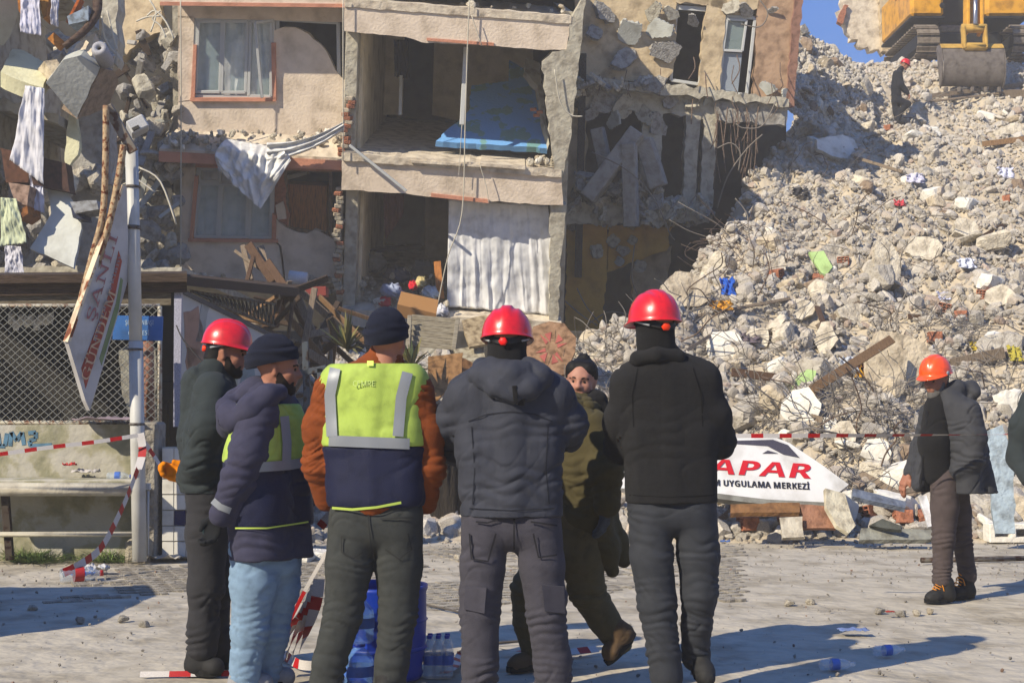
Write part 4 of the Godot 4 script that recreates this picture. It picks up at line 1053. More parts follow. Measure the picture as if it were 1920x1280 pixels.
		bar(s3, a, b, e[4], .03, .004, rng.randf_range(-.4, .4))
		tag(obj("plank", s3, wm[e[5]]), "%s wooden plank lying" % ["light brown", "dusty grey", "dark brown"][e[5]] + spot(e[0], e[1]), "plank", "planks in the rubble")
	# coloured scraps
	for e in [[1363, 545, 13, 17, Color(.12, .33, .70), "crumpled bright blue cloth caught between the lumps"], [1352, 578, 20, 10, Color(.78, .56, .18), "mustard yellow cloth caught under the blue scrap"], [1810, 500, 16, 10, Color(.78, .80, .86), "white crumpled plastic sheet high on the heap"], [1715, 340, 16, 10, Color(.76, .76, .84), "pale lilac cloth lying on the upper heap"], [1885, 330, 14, 12, Color(.78, .79, .86), "white plastic scrap at the right of the heap"], [1500, 365, 14, 9, Color(.2, .2, .22), "dark grey mat of wire and cloth near the upper left of the heap"], [1685, 385, 10, 7, Color(.75, .25, .3), "small red cloth scrap on the heap"], [1770, 560, 14, 8, Color(.75, .76, .86), "white plastic scrap beside broken bricks"], [1830, 655, 12, 9, Color(.68, .6, .2), "olive yellow scrap lying in grey wires"], [1555, 805, 14, 14, Color(.8, .79, .76), "white torn sack half buried in the heap"], [1395, 775, 10, 10, Color(.4, .38, .42), "faded violet cloth scrap beside a plank"], [1290, 450, 10, 6, Color(.74, .77, .62), "pale green insulation scrap at the heap's edge"], [1240, 495, 14, 12, Color(.72, .73, .76), "torn clear plastic hanging at heap edge"], [1590, 690, 16, 14, Color(.72, .74, .77), "round pale tin drum lying in the rubble"], [1605, 700, 10, 14, Color(.8, .6, .12), "yellow plastic scrap next to pale drum"], [1900, 670, 12, 14, Color(.66, .62, .25), "yellow ochre cloth at right edge of the heap"], [1405, 640, 18, 9, Color(.38, .34, .37), "dark mauve cushion lying in the rubble"]]:
		var q := heap_hit(e[0], e[1] + e[3] * .6)
		var sc := -q.z / FOC
		var nz := FastNoiseLite.new(); nz.seed = e[0]; nz.frequency = 1.7
		var s4 := ST(true)
		sheet(s4, 14, 12, func(u, v):
			var w := nz.get_noise_2d(u * 2.5, v * 2.5)
			return q + Vector3((u - .5) * 2.0 * e[2] * sc * (1.0 + .4 * nz.get_noise_1d(v * 2.0)), (.9 - v) * 2.0 * e[3] * sc * (1.0 + .3 * nz.get_noise_1d(u * 2.0 + 9.0)) + .03, .1 + .1 * w + .03 * sin(u * 14.0 + v * 5.0) + .22 * (v - .5)), .006)
		tag(obj("scrap", s4, mat("scrap%d" % e[0], e[4], .85, "cloth", 4.0)), e[5], "scrap")
	# the two pale green plastered pieces
	for e in [[1505, 718, [[1473, 745], [1500, 700], [1515, 692], [1531, 695], [1528, 715], [1505, 742], [1485, 750]], "pale green painted plaster slab standing in the rubble"], [1555, 505, [[1517, 472], [1545, 470], [1562, 500], [1545, 518]], "block with pale green face over red brick"]]:
		var q := heap_hit(e[0], e[1])
		CF = Transform3D(Basis(Vector3.RIGHT, -.5), q + Vector3(0, .05, .25))
		var nd := thing("painted_piece", e[3], "rubble", CF)
		plate("painted_face", e[2], 0.0, .07, mat("green_paint", Color(.66, .77, .50), .9, "plaster", 1.0, .5), nd, .01)
		if e[0] == 1555:
			for i in 4:
				var s5 := ST(); cbox(s5, Transform3D(Basis(), loc(1530 + i * 9, 522 + i * 3, .1)), Vector3(.11, .1, .2), .01)
				obj("brick", s5, T[5], nd)
	wires()
func hollow_brick(p: Vector3, b: Basis, label: String, group := "loose hollow bricks") -> void:
	if not TX.has("brickmesh"):
		var st := ST()
		var L := .19; var H := .13; var W := .19
		# a clay block: walls and webs, open cells through its length
		for y in 4: cbox(st, at(Vector3(0, (y - 1.5) / 3.0 * H, 0)), Vector3(W, .014, L), .002)
		for x in 4: cbox(st, at(Vector3((x - 1.5) / 3.0 * W, 0, 0)), Vector3(.013, H - .002, L - .004), .002)
		TX["brickmesh"] = done(st)
	tag(put("hollow_brick", TX.brickmesh, tones()[5], null, Transform3D(b, p)), label, "brick", group)
func wires() -> void:
	rng.seed = 55
	var rm := mat("rebar", Color(.42, .37, .33), .8, "rust", 3.0)
	var rp := mat("wire_grey", Color(.52, .49, .45), .7, "fine", 3.0)
	# loose bent bars, one by one
	for i in 46:
		var z: Array = [[1240, 440, 1450, 520], [1400, 730, 1720, 830], [1640, 600, 1915, 740], [1560, 830, 1720, 960], [1130, 560, 1330, 680], [1420, 180, 1560, 330], [1300, 560, 1480, 640], [1450, 380, 1850, 560], [1600, 180, 1800, 300]][i % 9]
		var q := heap_hit(rng.randf_range(z[0], z[2]), rng.randf_range(z[1], z[3]))
		var pts := [q + Vector3(0, -.1, 0)]
		var dir := Vector3(rng.randfn() * .7, rng.randf_range(.4, 1.2), rng.randf_range(0, .6)).normalized()
		for k in 4:
			pts.append(pts[-1] + dir * rng.randf_range(.16, .42))
			dir = (dir + Vector3(rng.randfn(), rng.randf_range(-1.1, .35), rng.randfn() * .5) * .55).normalized()
		var st := ST(true)
		tube(st, curve(pts, 4), rng.randf_range(.007, .012), 5)
		tag(obj("bent_rebar", st, rm if i % 2 else rp), "thin bent steel bar sticking out" + spot(q.x / -q.z * FOC + 960.0, 775.0 - (q.y - EYE) / -q.z * FOC), "rebar", "bent bars in the heap")
	# tangles of thin wire
	for e in [[1255, 430, 1460, 530, 150, "brown wire tangle on the left edge of the heap"], [1390, 730, 1720, 815, 230, "matted wire tangle low on the heap above the fallen sign"], [1640, 590, 1915, 780, 300, "grey wire tangle behind the orange helmet"], [1560, 820, 1700, 950, 80, "loose wires around lumps behind the fallen sign"], [1090, 640, 1180, 790, 130, "grey wire tangle behind the woman"], [1260, 550, 1520, 690, 110, "loose wires strewn over the middle of the heap"], [1460, 330, 1900, 560, 120, "thin wires strewn over the upper heap"]]:
		var st := ST(true)
		for i in e[4]:
			var q := heap_hit(rng.randf_range(e[0], e[2]), rng.randf_range(e[1], e[3])) + Vector3(0, .05, .05)
			var dir := Vector3(rng.randfn(), rng.randfn() * .45, rng.randfn() * .3).normalized()
			var pts := [q]
			for k in 3:
				pts.append(pts[-1] + dir * rng.randf_range(.1, .3) + Vector3(0, rng.randf_range(-.03, .06), 0))
				dir = (dir + Vector3(rng.randfn(), rng.randfn() * .6, rng.randfn()) * .5).normalized()
			tube(st, curve(pts, 3), rng.randf_range(.004, .007), 4, -1.0, false)
		tag(obj("wire_tangle", st, rp if e[4] != 150 else rm), e[5], "wire", "", "stuff")

# ---------- the excavator on top ----------
func excavator() -> void:
	var D := 41.5; var k := FOC / D
	var base := P(1800, 103, D)
	var ex := thing("excavator", "yellow tracked excavator standing on top of the rubble heap", "excavator", at(base))
	var Y := mat("digger_yellow", Color(.80, .58, .12), .5, "concrete", .6, .3, "bump", {"coat": .2})
	var YD := mat("digger_yellow_dusty", Color(.72, .58, .28), .85, "concrete", .8, .6)
	var DK := mat("digger_dark", Color(.12, .125, .13), .7, "concrete", 1.0, .5)
	var SL := mat("track_steel", Color(.50, .46, .41), .75, "concrete", 1.5, .8)
	var BK := mat("bucket_steel", Color(.44, .41, .38), .6, "concrete", .8, .8, "bumpc", {"metal": .2})
	var L := func(px, py, dd := 0.0): return P(px, py, D + dd) - base
	for s in [0, 1]:
		var cx: float = L.call([1740, 1920][s], 60).x
		var tr := Node3D.new(); tr.name = "track"; ex.add_child(tr, true)
		var st := ST()
		cbox(st, Transform3D(Basis(), Vector3(cx, .48, -1.9)), Vector3(.5, .6, 3.6), .12)
		obj("track_frame", st, DK, tr)
		# the shoes run round the idler: an oval path
		var n := 34
		var shoe := ST()
		cbox(shoe, Transform3D(), Vector3(.66, .045, .2), .008)
		cbox(shoe, Transform3D(Basis(), Vector3(0, .035, .06)), Vector3(.66, .04, .03), .006)
		var sm := done(shoe)
		var R := .45; var S := 3.0
		var per := 2.0 * S + TAU * R
		for i in n:
			var t := per * i / n
			var p: Vector3; var a: float
			if t < S: p = Vector3(0, R, -t); a = 0.0
			elif t < S + PI * R: a = -(t - S) / R; p = Vector3(0, cos(a) * R, -S + sin(a) * R)
			elif t < 2 * S + PI * R: a = PI; p = Vector3(0, -R, -S + (t - S - PI * R))
			else: a = PI - (t - 2 * S - PI * R) / R; p = Vector3(0, cos(a) * R, sin(a) * R)
			put("track_shoe", sm, SL, tr, Transform3D(Basis(Vector3.RIGHT, -a if a < 0.0 else a) if false else Basis(Vector3.RIGHT, a), Vector3(cx, .48 + p.y, -.35 + p.z)))
	var st := ST()
	cbox(st, Transform3D(Basis(), Vector3(L.call(1830, 60).x, .75, -1.9)), Vector3(2.4, .5, 1.6), .08)
	obj("undercarriage", st, DK, ex)
	st = ST()
	cbox(st, Transform3D(Basis(), Vector3(L.call(1830, 60).x, 1.1, -1.9)), Vector3(1.4, .28, 1.4), .08)
	obj("slew_ring", st, SL, ex)
	var hx: float = L.call(1830, 0).x
	for e in [[-1.28, 1.0, "left_side_housing"], [1.1, 1.25, "right_side_housing"]]:
		st = ST()
		cbox(st, Transform3D(Basis(), Vector3(hx + e[0], 1.95, -2.2)), Vector3(e[1], 1.3, 3.4), .1)
		obj("housing", st, Y, ex)
	for e in [[-1.28, 1.02], [1.1, 1.27]]:
		st = ST(); cbox(st, Transform3D(Basis(), Vector3(hx + e[0], 1.27, -2.2)), Vector3(e[1], .08, 3.42), .02); obj("belly_plate", st, DK, ex)
	st = ST()
	cbox(st, Transform3D(Basis(), Vector3(hx - .1, 1.9, -2.6)), Vector3(1.5, 1.1, 2.2), .06)
	obj("engine_bay", st, DK, ex)
	st = ST()
	cbox(st, Transform3D(Basis(), Vector3(hx - 1.28, 2.95, -1.5)), Vector3(1.0, 1.6, 1.5), .08)
	obj("cab", st, DK, ex)
	st = ST()
	lathe(st, Transform3D(Basis(Vector3.RIGHT, PI / 2), L.call(1768, 10, -.48)), [Vector2(.0, .02), Vector2(.07, .02), Vector2(.09, 0)], 14)
	obj("lamp", st, DK, ex)
	# stick, ram and bucket reach toward the street
	var top: Vector3 = L.call(1826, -60, -1.2); var pin: Vector3 = L.call(1826, 62, -2.2)
	st = ST()
	for sx in [-.19, .19]:
		bar(st, top + Vector3(sx, 0, 0), pin + Vector3(sx, 0, 0), .1, .34, .02)
	bar(st, top + Vector3(0, 0, -.1), pin + Vector3(0, .1, -.1), .3, .12, .02)
	obj("stick", st, Y, ex)
	st = ST(true)
	tube(st, [top + Vector3(0, 0, .16), pin + Vector3(0, .2, .18)], .06, 10)
	obj("ram", st, mat("chrome", Color(.6, .6, .62), .25, "", 1.0, 0.0, "bump", {"metal": .8}), ex)
	st = ST(true)
	tube(st, [pin + Vector3(-.34, .12, .05), pin + Vector3(.34, .12, .05)], .13, 12)
	tube(st, [pin + Vector3(-.3, -.42, .12), pin + Vector3(.3, -.42, .12)], .12, 12)
	obj("pin", st, YD, ex)
	st = ST()
	for sx in [-.3, .3]:
		bar(st, pin + Vector3(sx, .16, .06), pin + Vector3(sx, -.5, .12), .09, .26, .03)
	obj("linkage", st, YD, ex)
	# bucket: a curved shell closed by side plates, back to the street
	var bc: Vector3 = L.call(1822, 128, -2.15)
	var bw := 115.0 / (FOC / (D - 2.2)) * .5
	st = ST(true)
	sheet(st, 10, 18, func(u, v):
		var a := lerpf(-.5, 2.9, v)
		var r: float = .68 if v < .25 else .68 - .1 * (v - .25)
		return bc + Vector3(lerpf(-bw, bw, u), .05 + cos(a) * r * .95, sin(a) * r * .55 - .1), -.03)
	var bk := obj("bucket", st, BK, ex)
	st = ST()
	for sx in [-1.0, 1.0]:
		var pr0 := []
		for i in 13:
			var a := lerpf(-.5, 2.9, i / 12.0)
			pr0.append(bc + Vector3(sx * (bw + .012), .05 + cos(a) * .67 * .95, sin(a) * .67 * .55 - .1))
		for i in range(1, 12): hexa_tri(st, pr0[0], pr0[i], pr0[i + 1], Vector3(sx * .03, 0, 0))
	obj("side_plate", st, BK, bk)
	st = ST(true)
	sheet(st, 8, 6, func(u, v):
		var a := lerpf(-.52, .75, v)
		return bc + Vector3(lerpf(-bw - .03, bw + .03, u), .05 + cos(a) * .7 * .95, sin(a) * .7 * .55 - .1), -.02)
	obj("painted_top_plate", st, YD, bk)
	st = ST()
	for i in 5: cbox(st, Transform3D(Basis(), bc + Vector3(lerpf(-bw + .1, bw - .1, i / 4.0), -.62, .06)), Vector3(.1, .16, .1), .02)
	obj("tooth", st, BK, bk)
func hexa_tri(st: SurfaceTool, a: Vector3, b: Vector3, c: Vector3, t: Vector3) -> void:
	tri(st, a, b, c); tri(st, a + t, c + t, b + t); quad(st, b, c, c + t, b + t)

# ---------- buildings ----------
func sub(called: String, parent: Node3D) -> Node3D:
	var n := Node3D.new()
	n.name = called
	parent.add_child(n, true)
	return n
# frame of a plane through three seen points, facing the street
func frame3(a: Vector3, b: Vector3, c: Vector3) -> Transform3D:
	var x := (b - a).normalized()
	var n := x.cross(c - a).normalized()
	if n.dot(Vector3(0, EYE, 0) - a) < 0.0: n = -n
	return Transform3D(Basis(x, n.cross(x), n), a)
# plate in a plane given by three points (image directions with distances), thickness t; becomes a child or a thing
func slab3(called: String, pl: Array, pts: Array, t: float, m: Material, parent: Node3D, rough := 0.0, keep := []) -> MeshInstance3D:
	var hold := CF
	CF = frame3(P(pl[0][0], pl[0][1], pl[0][2]), P(pl[1][0], pl[1][1], pl[1][2]), P(pl[2][0], pl[2][1], pl[2][2]))
	var o := plate(called, pts, 0.0, t, m, parent, rough, keep)
	o.transform = (parent.transform.affine_inverse() * CF) if parent else CF
	CF = hold
	return o
func hexpx(called: String, f: Array, wf: float, b: Array, wb: float, m: Material, parent: Node3D) -> MeshInstance3D:
	var st := ST()
	hexa(st, f.map(func(p): return loc(p[0], p[1], wf)), b.map(func(p): return loc(p[0], p[1], wb)))
	return obj(called, st, m, parent)
func wire(called: String, parent: Node3D, pts: Array, w: float, r: float, m: Material) -> MeshInstance3D:
	var st := ST(true)
	tube(st, curve(pts.map(func(p): return loc(p[0], p[1], w + (p[2] if p.size() > 2 else 0.0))), 5), r, 5)
	return obj(called, st, m, parent)
# a framed window: outer outline, then panes as outlines
func window(parent: Node3D, outer: Array, panes: Array, w: float, m: Material, gm: Material, lean := []) -> void:
	var n := sub("window", parent)
	for e in 4:
		var a: Array = outer[e]; var b: Array = outer[(e + 1) % 4]
		var st := ST()
		bar(st, loc(a[0], a[1], w), loc(b[0], b[1], w), .07, .07, .008)
		obj("frame", st, m, n)
	for q in panes:
		for e in 4:
			var a: Array = q[e]; var b: Array = q[(e + 1) % 4]
			var st := ST()
			bar(st, loc(a[0], a[1], w - .03), loc(b[0], b[1], w - .03), .055, .05, .006)
			obj("sash", st, m, n)
		var sg := ST()
		prism(sg, PackedVector2Array(flat(q, w + .01)), -w - .01, -w - .016)
		obj("pane", sg, gm, n)
# hanging cloth between two top corners and two bottom corners, with folds
func cloth(called: String, c: Array, w: float, folds: float, amp: float, m: Material, label: String, cat: String, parent: Node3D = null, sd := 1, nu := 60, nv := 30) -> Node3D:
	var nz := FastNoiseLite.new(); nz.seed = sd; nz.frequency = 1.0
	var st := ST(true)
	sheet(st, nu, nv, func(u, v):
		var a := Vector2(c[0][0], c[0][1]).lerp(Vector2(c[1][0], c[1][1]), u); var b := Vector2(c[3][0], c[3][1]).lerp(Vector2(c[2][0], c[2][1]), u)
		var uu: float = u + .05 * nz.get_noise_1d(u * 7.0) + .04 * nz.get_noise_2d(u * 3.0, v * 1.2)
		var p := a.lerp(b, v) + Vector2(0, 3.0 * nz.get_noise_1d(u * 9.0 + 40.0) * v)
		var l := loc(p.x, p.y, w)
		return l + Vector3(0, 0, amp * (.4 + .6 * v) * (.55 + .9 * nz.get_noise_2d(u * 5.0 + 30.0, v * .8)) * (sin(uu * folds * TAU) + .35 * sin(uu * folds * 1.7 * TAU + v * 2.0 + 1.0)) + .06 * nz.get_noise_2d(u * 2.0, v * 2.0)), .004)
	if parent: return obj(called, st, m, parent)
	var o := obj(called, st, m, null, CF)
	return tag(o, label, cat)
func building_materials() -> void:
	mat("pink", Color(.835, .775, .70), .92, "plaster", .5, .5, "bump"); mat("coral", Color(.76, .53, .43), .9, "plaster", .6, .4); mat("beige", Color(.86, .81, .70), .92, "plaster", .5, .4); mat("dust_slab", Color(.80, .755, .68), .97, "concrete", .6, 1.2, "bumpc")
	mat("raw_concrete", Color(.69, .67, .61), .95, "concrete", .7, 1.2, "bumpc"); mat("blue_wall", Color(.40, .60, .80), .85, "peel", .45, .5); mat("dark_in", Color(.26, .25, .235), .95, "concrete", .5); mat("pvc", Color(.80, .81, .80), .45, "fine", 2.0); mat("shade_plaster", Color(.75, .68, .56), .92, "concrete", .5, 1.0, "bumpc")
	mat("grey_patch", Color(.60, .59, .57), .95, "concrete", .8, 1.5, "bumpc"); mat("yellow_wall", Color(.74, .57, .22), .92, "plaster", .5, .5); mat("sheet_white", Color(.86, .86, .85), .9, "cloth", 1.5, .2, "weave", {"back": Color(.25, .25, .25)}); mat("curtain_white", Color(.88, .885, .89), .9, "cloth", 1.0, .2, "weave", {"back": Color(.3, .3, .3)})
	mat("orange_wood", Color(.74, .48, .21), .6, "wood", .6, .2, "bump", {"s3": Vector3(4, .6, 4)}); mat("maroon", Color(.36, .20, .20), .95, "cloth", 2.0); mat("dark_cloth", Color(.10, .09, .12), .95, "cloth", 2.0); mat("lime_plaster", Color(.80, .79, .66), .92, "plaster", .5, .6); mat("ash_plaster", Color(.66, .67, .65), .92, "plaster", .4, .5); mat("white_stone", Color(.74, .75, .72), .8, "plaster", .4, .4); mat("old_wood", Color(.30, .25, .21), .9, "wood", .7, .6, "bump", {"s3": Vector3(.5, 6, 6)})
	glass("pane", Color(.75, .85, .85, .16))
func pink_building() -> void:
	rng.seed = 7
	CF = frame(850, 330, 25.7, 17.5, -3.5)
	var o2 := loc(640, 900, 0.0)
	CF.origin = CF * o2
	var B := thing("apartment_building", "pink rendered apartment block leaning forward with its front torn open", "building", CF)
	var T := tones()
	# upper window bay
	var w := .74
	plate("wall", [[333, 30], [364, 30], [358, 187], [333, 190]], w, w + .22, M.pink, B, .02, [0, 1, 2])
	plate("wall", [[333, 0], [655, 5], [655, 42], [333, 33]], w, w + .22, M.pink, B)
	plate("wall", [[333, 187], [513, 187], [513, 57], [530, 51], [553, 51], [578, 64], [600, 82], [616, 105], [628, 131], [641, 146], [656, 160], [661, 180], [648, 205], [645, 270], [333, 266]], w + .01, w + .23, M.pink, B, .025, [0, 1, 13, 14])
	for e in [[[362, 84], [368, 84], [364, 186], [357, 186]], [[508, 80], [516, 80], [517, 186], [510, 186]], [[356, 183], [517, 183], [517, 190], [356, 190]]]:
		plate("window_trim", e, w - .06, w + .05, M.coral, B)
	window(B, [[366, 36], [512, 38], [511, 184], [360, 180]], [[[372, 40], [416, 40], [412, 172], [366, 172]], [[420, 40], [464, 40], [460, 173], [415, 173]], [[470, 40], [508, 41], [508, 181], [466, 180]]], w + .05, M.pvc, M.pane)
	var sl := ST()
	bar(sl, loc(478, 42, w - .25), loc(491, 183, w - .12), .05, .05, .006); bar(sl, loc(478, 42, w - .25), loc(512, 38, w + .02), .05, .05, .006)
	obj("open_sash", sl, M.pvc, B)
	cloth("curtain", [[362, 34], [512, 36], [512, 186], [362, 184]], w + .2, 7, .03, M.curtain_white, "", "", B, 5)
	window(B, [[520, 36], [634, 42], [636, 190], [522, 180]], [], w + .1, M.pvc, M.pane)
	# ledges and bands
	hexpx("ledge", [[300, -40], [650, -30], [650, 12], [300, 8]], .15, [[333, -60], [655, -50], [655, 6], [333, 0]], w + .05, M.pink, B)
	hexpx("band", [[299, 3], [651, 7], [651, 14], [299, 10]], .12, [[299, 3], [651, 7], [651, 14], [299, 10]], .3, M.coral, B)
	hexpx("ledge", [[298, 278], [642, 296], [642, 316], [298, 300]], .15, [[330, 242], [648, 254], [648, 285], [330, 280]], w + .05, M.dust_slab, B)
	hexpx("band", [[297, 283], [641, 301], [641, 319], [297, 303]], .11, [[297, 283], [641, 301], [641, 319], [297, 303]], .3, M.coral, B)
	# lower window bay
	plate("wall", [[338, 300], [366, 300], [361, 450], [338, 453]], w, w + .22, M.pink, B, .02, [0, 1, 2])
	plate("wall", [[338, 285], [640, 297], [640, 322], [338, 313]], w, w + .22, M.coral, B)
	plate("wall", [[338, 449], [509, 448], [522, 461], [527, 490], [531, 528], [338, 523]], w + .01, w + .23, M.pink, B)
	plate("wall", [[513, 447], [511, 402], [522, 416], [545, 431], [575, 438], [590, 431], [612, 441], [625, 449], [632, 470], [633, 532], [535, 529], [531, 490], [527, 462]], w + .01, w + .23, M.pink, B, .02, [9, 10, 11, 12])
	plate("broken_pier", [[512, 315], [532, 315], [535, 370], [543, 402], [540, 424], [522, 413], [513, 400]], w + .06, w + .26, T[5], B, .03)
	plate("broken_pier", [[516, 385], [530, 378], [536, 410], [520, 412]], w, w + .1, M.pink, B, .02)
	for e in [[[364, 330], [371, 330], [361, 450], [354, 450]], [[510, 400], [517, 405], [516, 448], [509, 448]], [[352, 447], [520, 449], [520, 455], [352, 453]]]:
		plate("window_trim", e, w - .06, w + .05, M.coral, B)
	window(B, [[372, 313], [512, 318], [509, 447], [361, 446]], [[[374, 345], [412, 346], [407, 444], [364, 443]], [[416, 346], [464, 347], [462, 444], [411, 444]], [[470, 347], [508, 348], [507, 445], [467, 445]]], w + .05, M.pvc, M.pane)
	window(B, [[374, 316], [412, 317], [412, 341], [374, 340]], [], w + .04, M.pvc, M.pane)
	cloth("curtain", [[364, 316], [510, 318], [508, 448], [362, 446]], w + .2, 7, .03, M.curtain_white, "", "", B, 8)
	window(B, [[534, 317], [620, 320], [620, 440], [540, 428]], [], w + .1, mat("frame_tan", Color(.5, .42, .33), .7, "wood", 1.0), M.pane)
	plate("cabinet_back", [[533, 345], [612, 349], [612, 445], [536, 440]], w + .6, w + 1.1, M.orange_wood, B)
	plate("fallen_shelf", [[537, 330], [575, 322], [576, 327], [540, 337]], w + .7, w + .9, M.ash_plaster, B)
	# brick courses laid bare at the party wall: every brick by itself
	var bm := ST(); cbox(bm, Transform3D(), Vector3(.13, .068, .18), .01)
	var bmesh := done(bm)
	for i in 15:
		var c := loc(656 - i * .9 + 5.0 * sin(i * 1.3), 184 + i * 7.4, .25)
		put("brick", bmesh, T[5] if i % 3 else M.dust_slab, B, Transform3D(Basis(Vector3.UP, rng.randf_range(-.25, .25)) * Basis(Vector3.BACK, rng.randf_range(-.08, .08)), c))
	for i in 26:
		var c := loc(634 + 4.0 * sin(i * 1.1), 362 + i * 7.7, .2)
		put("brick", bmesh, [T[5], M.dust_slab, M.raw_concrete, T[1]][(i * 7) % 4], B, Transform3D(Basis(Vector3.UP, rng.randf_range(-.25, .25)) * Basis(Vector3.BACK, rng.randf_range(-.08, .08)), c))
	plate("mortar_core", [[647, 178], [655, 178], [648, 292], [640, 292]], .32, .55, M.raw_concrete, B, .02)
	plate("mortar_core", [[629, 352], [640, 352], [640, 565], [632, 565]], .28, .5, M.raw_concrete, B, .02)
	# the torn-open rooms
	plate("beam", [[645, 2], [700, 5], [890, 22], [1070, 36], [1063, 92], [1020, 94], [930, 86], [790, 79], [760, 69], [700, 63], [645, 58]], 0.0, .3, M.pink, B, .012, [0, 1, 2])
	plate("floor_slab", [[645, -4], [1072, 30], [1071, 44], [645, 12]], -.03, 6.6, M.dust_slab, B, .012)
	plate("lintel_edge", [[800, 71], [926, 80], [926, 86], [800, 76]], -.02, .08, M.coral, B)
	plate("beam", [[641, 296], [700, 300], [900, 318], [1053, 328], [1056, 384], [1025, 384], [950, 379], [860, 371], [790, 367], [757, 362], [640, 356]], .02, .3, M.pink, B, .012, [0, 1, 2])
	plate("floor_slab", [[640, 286], [1053, 318], [1053, 332], [640, 300]], -.04, 6.6, M.dust_slab, B, .014)
	plate("lintel_edge", [[808, 362], [917, 374], [917, 381], [808, 369]], -.01, .08, M.coral, B)
	plate("floor_slab", [[640, 580], [1053, 606], [1053, 640], [640, 610]], -.05, 6.6, M.dust_slab, B, .02)
	for e in [[[900, 305], [985, 312], [985, 318], [900, 311]], [[770, 300], [900, 309], [899, 313], [770, 305]]]:
		plate("floor_tile_bed", e, -.1, 1.5, M.dust_slab, B)
	for f in [[62, 292, 60], [360, 585, 360]]:
		var x0 := loc(648, f[0], .3).x; var x1 := loc(672, f[0], .3).x
		var yb := loc(660, f[1], .3).y; var yt := loc(660, f[0] - 14, .3).y
		for e in [[x0, x1, .32, .75, "column", M.raw_concrete], [x0 + .05, x1 + .06, .75, 6.4, "side_wall", M.beige]]:
			var st := ST(); var s := Vector3(e[1] - e[0], yt - yb, e[3] - e[2])
			cbox(st, Transform3D(Basis(), Vector3((e[0] + e[1]) / 2, (yt + yb) / 2, -(e[2] + e[3]) / 2)), s, .01)
			obj(e[4], st, e[5], B)
	var D6 := 5.6
	plate("back_wall", [[715, 52], [758, 52], [754, 215], [715, 215]], D6, D6 + .15, M.beige, B)
	plate("back_wall", [[815, 52], [1000, 60], [1000, 260], [810, 215]], D6, D6 + .15, M.beige, B)
	plate("back_wall", [[715, 340], [722, 340], [722, 520], [715, 520]], D6, D6 + .15, M.beige, B)
	plate("back_wall", [[798, 340], [1000, 350], [1000, 560], [796, 540]], D6, D6 + .15, M.beige, B)
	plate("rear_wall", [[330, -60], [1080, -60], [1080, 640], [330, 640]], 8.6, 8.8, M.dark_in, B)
	plate("outer_wall", [[640, -60], [652, -60], [652, 280], [640, 280]], 1.0, 8.6, M.raw_concrete, B)
	plate("outer_wall", [[322, -60], [334, -60], [337, 560], [326, 560]], 1.2, 8.6, M.raw_concrete, B)
	plate("outer_wall", [[1058, 20], [1074, 22], [1056, 620], [1044, 620]], .5, 7.4, M.raw_concrete, B)
	plate("upper_slab", [[322, -62], [1085, -52], [1085, -40], [322, -48]], .4, 8.8, M.raw_concrete, B)
	plate("room_floor", [[333, 262], [645, 272], [645, 280], [333, 270]], 1.1, 8.6, M.dust_slab, B)
	plate("room_floor", [[333, 525], [645, 535], [645, 545], [333, 535]], 1.1, 8.6, M.dust_slab, B)
	plate("column", [[1071, 36], [1098, -10], [1092, 60], [1085, 130], [1070, 262], [1054, 332], [1040, 322], [1033, 270], [1016, 116], [1036, 97], [1062, 92]], -.02, .5, M.raw_concrete, B, .02)
	plate("column", [[1056, 384], [1062, 384], [1052, 480], [1046, 600], [1030, 600], [1032, 385]], .1, .6, M.raw_concrete, B, .02)
	# the fallen blue partition
	slab3("blue_partition", [[815, 264, 26.4], [1028, 277, 26.4], [955, 112, 28.6]], [[817, 264], [1027, 278], [1024, 235], [1008, 160], [985, 130], [955, 112], [955, 152], [884, 160], [880, 206]], .12, M.blue_wall, B, .02)
	slab3("broken_brickwork", [[985, 130, 27.4], [1027, 278, 26.2], [1010, 120, 27.6]], [[987, 108], [1012, 118], [1030, 270], [1022, 240], [1008, 160], [984, 132]], .15, M.raw_concrete, B, .02)
	for e in [[1000, 205], [1012, 210], [1006, 216]]:
		var st := ST(); cbox(st, Transform3D(Basis(Vector3.BACK, .1), loc(e[0], e[1], .95)), Vector3(.12, .06, .06), .008)
		obj("brick", st, T[5], B)
	# dangling things and wires
	var hs := ST(); bar(hs, loc(874, 88, .5), loc(866, 234, .3), .09, .05, .01)
	tag(obj("dangling_profile", hs, M.pvc, null, CF), "white plastic window profile dangling from the upper beam", "profile")
	for e in [[[[338, -10], [339, 250], [338, 522]], .012, "pale cord hanging straight down the left pink wall"], [[[643, -10], [643, 300]], .01, "pale cord hanging beside the brick edge"], [[[880, 0], [876, 100], [872, 240], [866, 400], [840, 480], [820, 575]], .011, "long rope hanging past the white curtain"], [[[866, 234], [862, 300], [860, 330]], .006, "thin cord under the dangling profile"], [[[1040, 130], [1050, 190], [1070, 215], [1092, 218]], .012, "loose cable looping off the grey column"], [[[884, 28], [903, 85]], .009, "short rusty bar across the upper beam"], [[[900, 310], [912, 350], [916, 380]], .008, "thin wire over the lower beam"]]:
		tag(wire("dangling_rope", null, e[0], -.12, e[1], mat("cord", Color(.7, .68, .62), .9, "")), e[2], "cord").transform = CF
	var pp := ST(); bar(pp, loc(655, 272, -.2), loc(762, 358, -.25), .05, .05, .008)
	tag(obj("white_pole", pp, M.pvc, null, CF), "white pole lying slantwise over the lower beam", "pole")
	cloth("dark_garment", [[738, 74], [766, 74], [768, 148], [740, 143]], 2.2, 2.5, .06, M.dark_cloth, "dark jacket hanging in the upper open room", "clothing", null, 3, 24, 20)
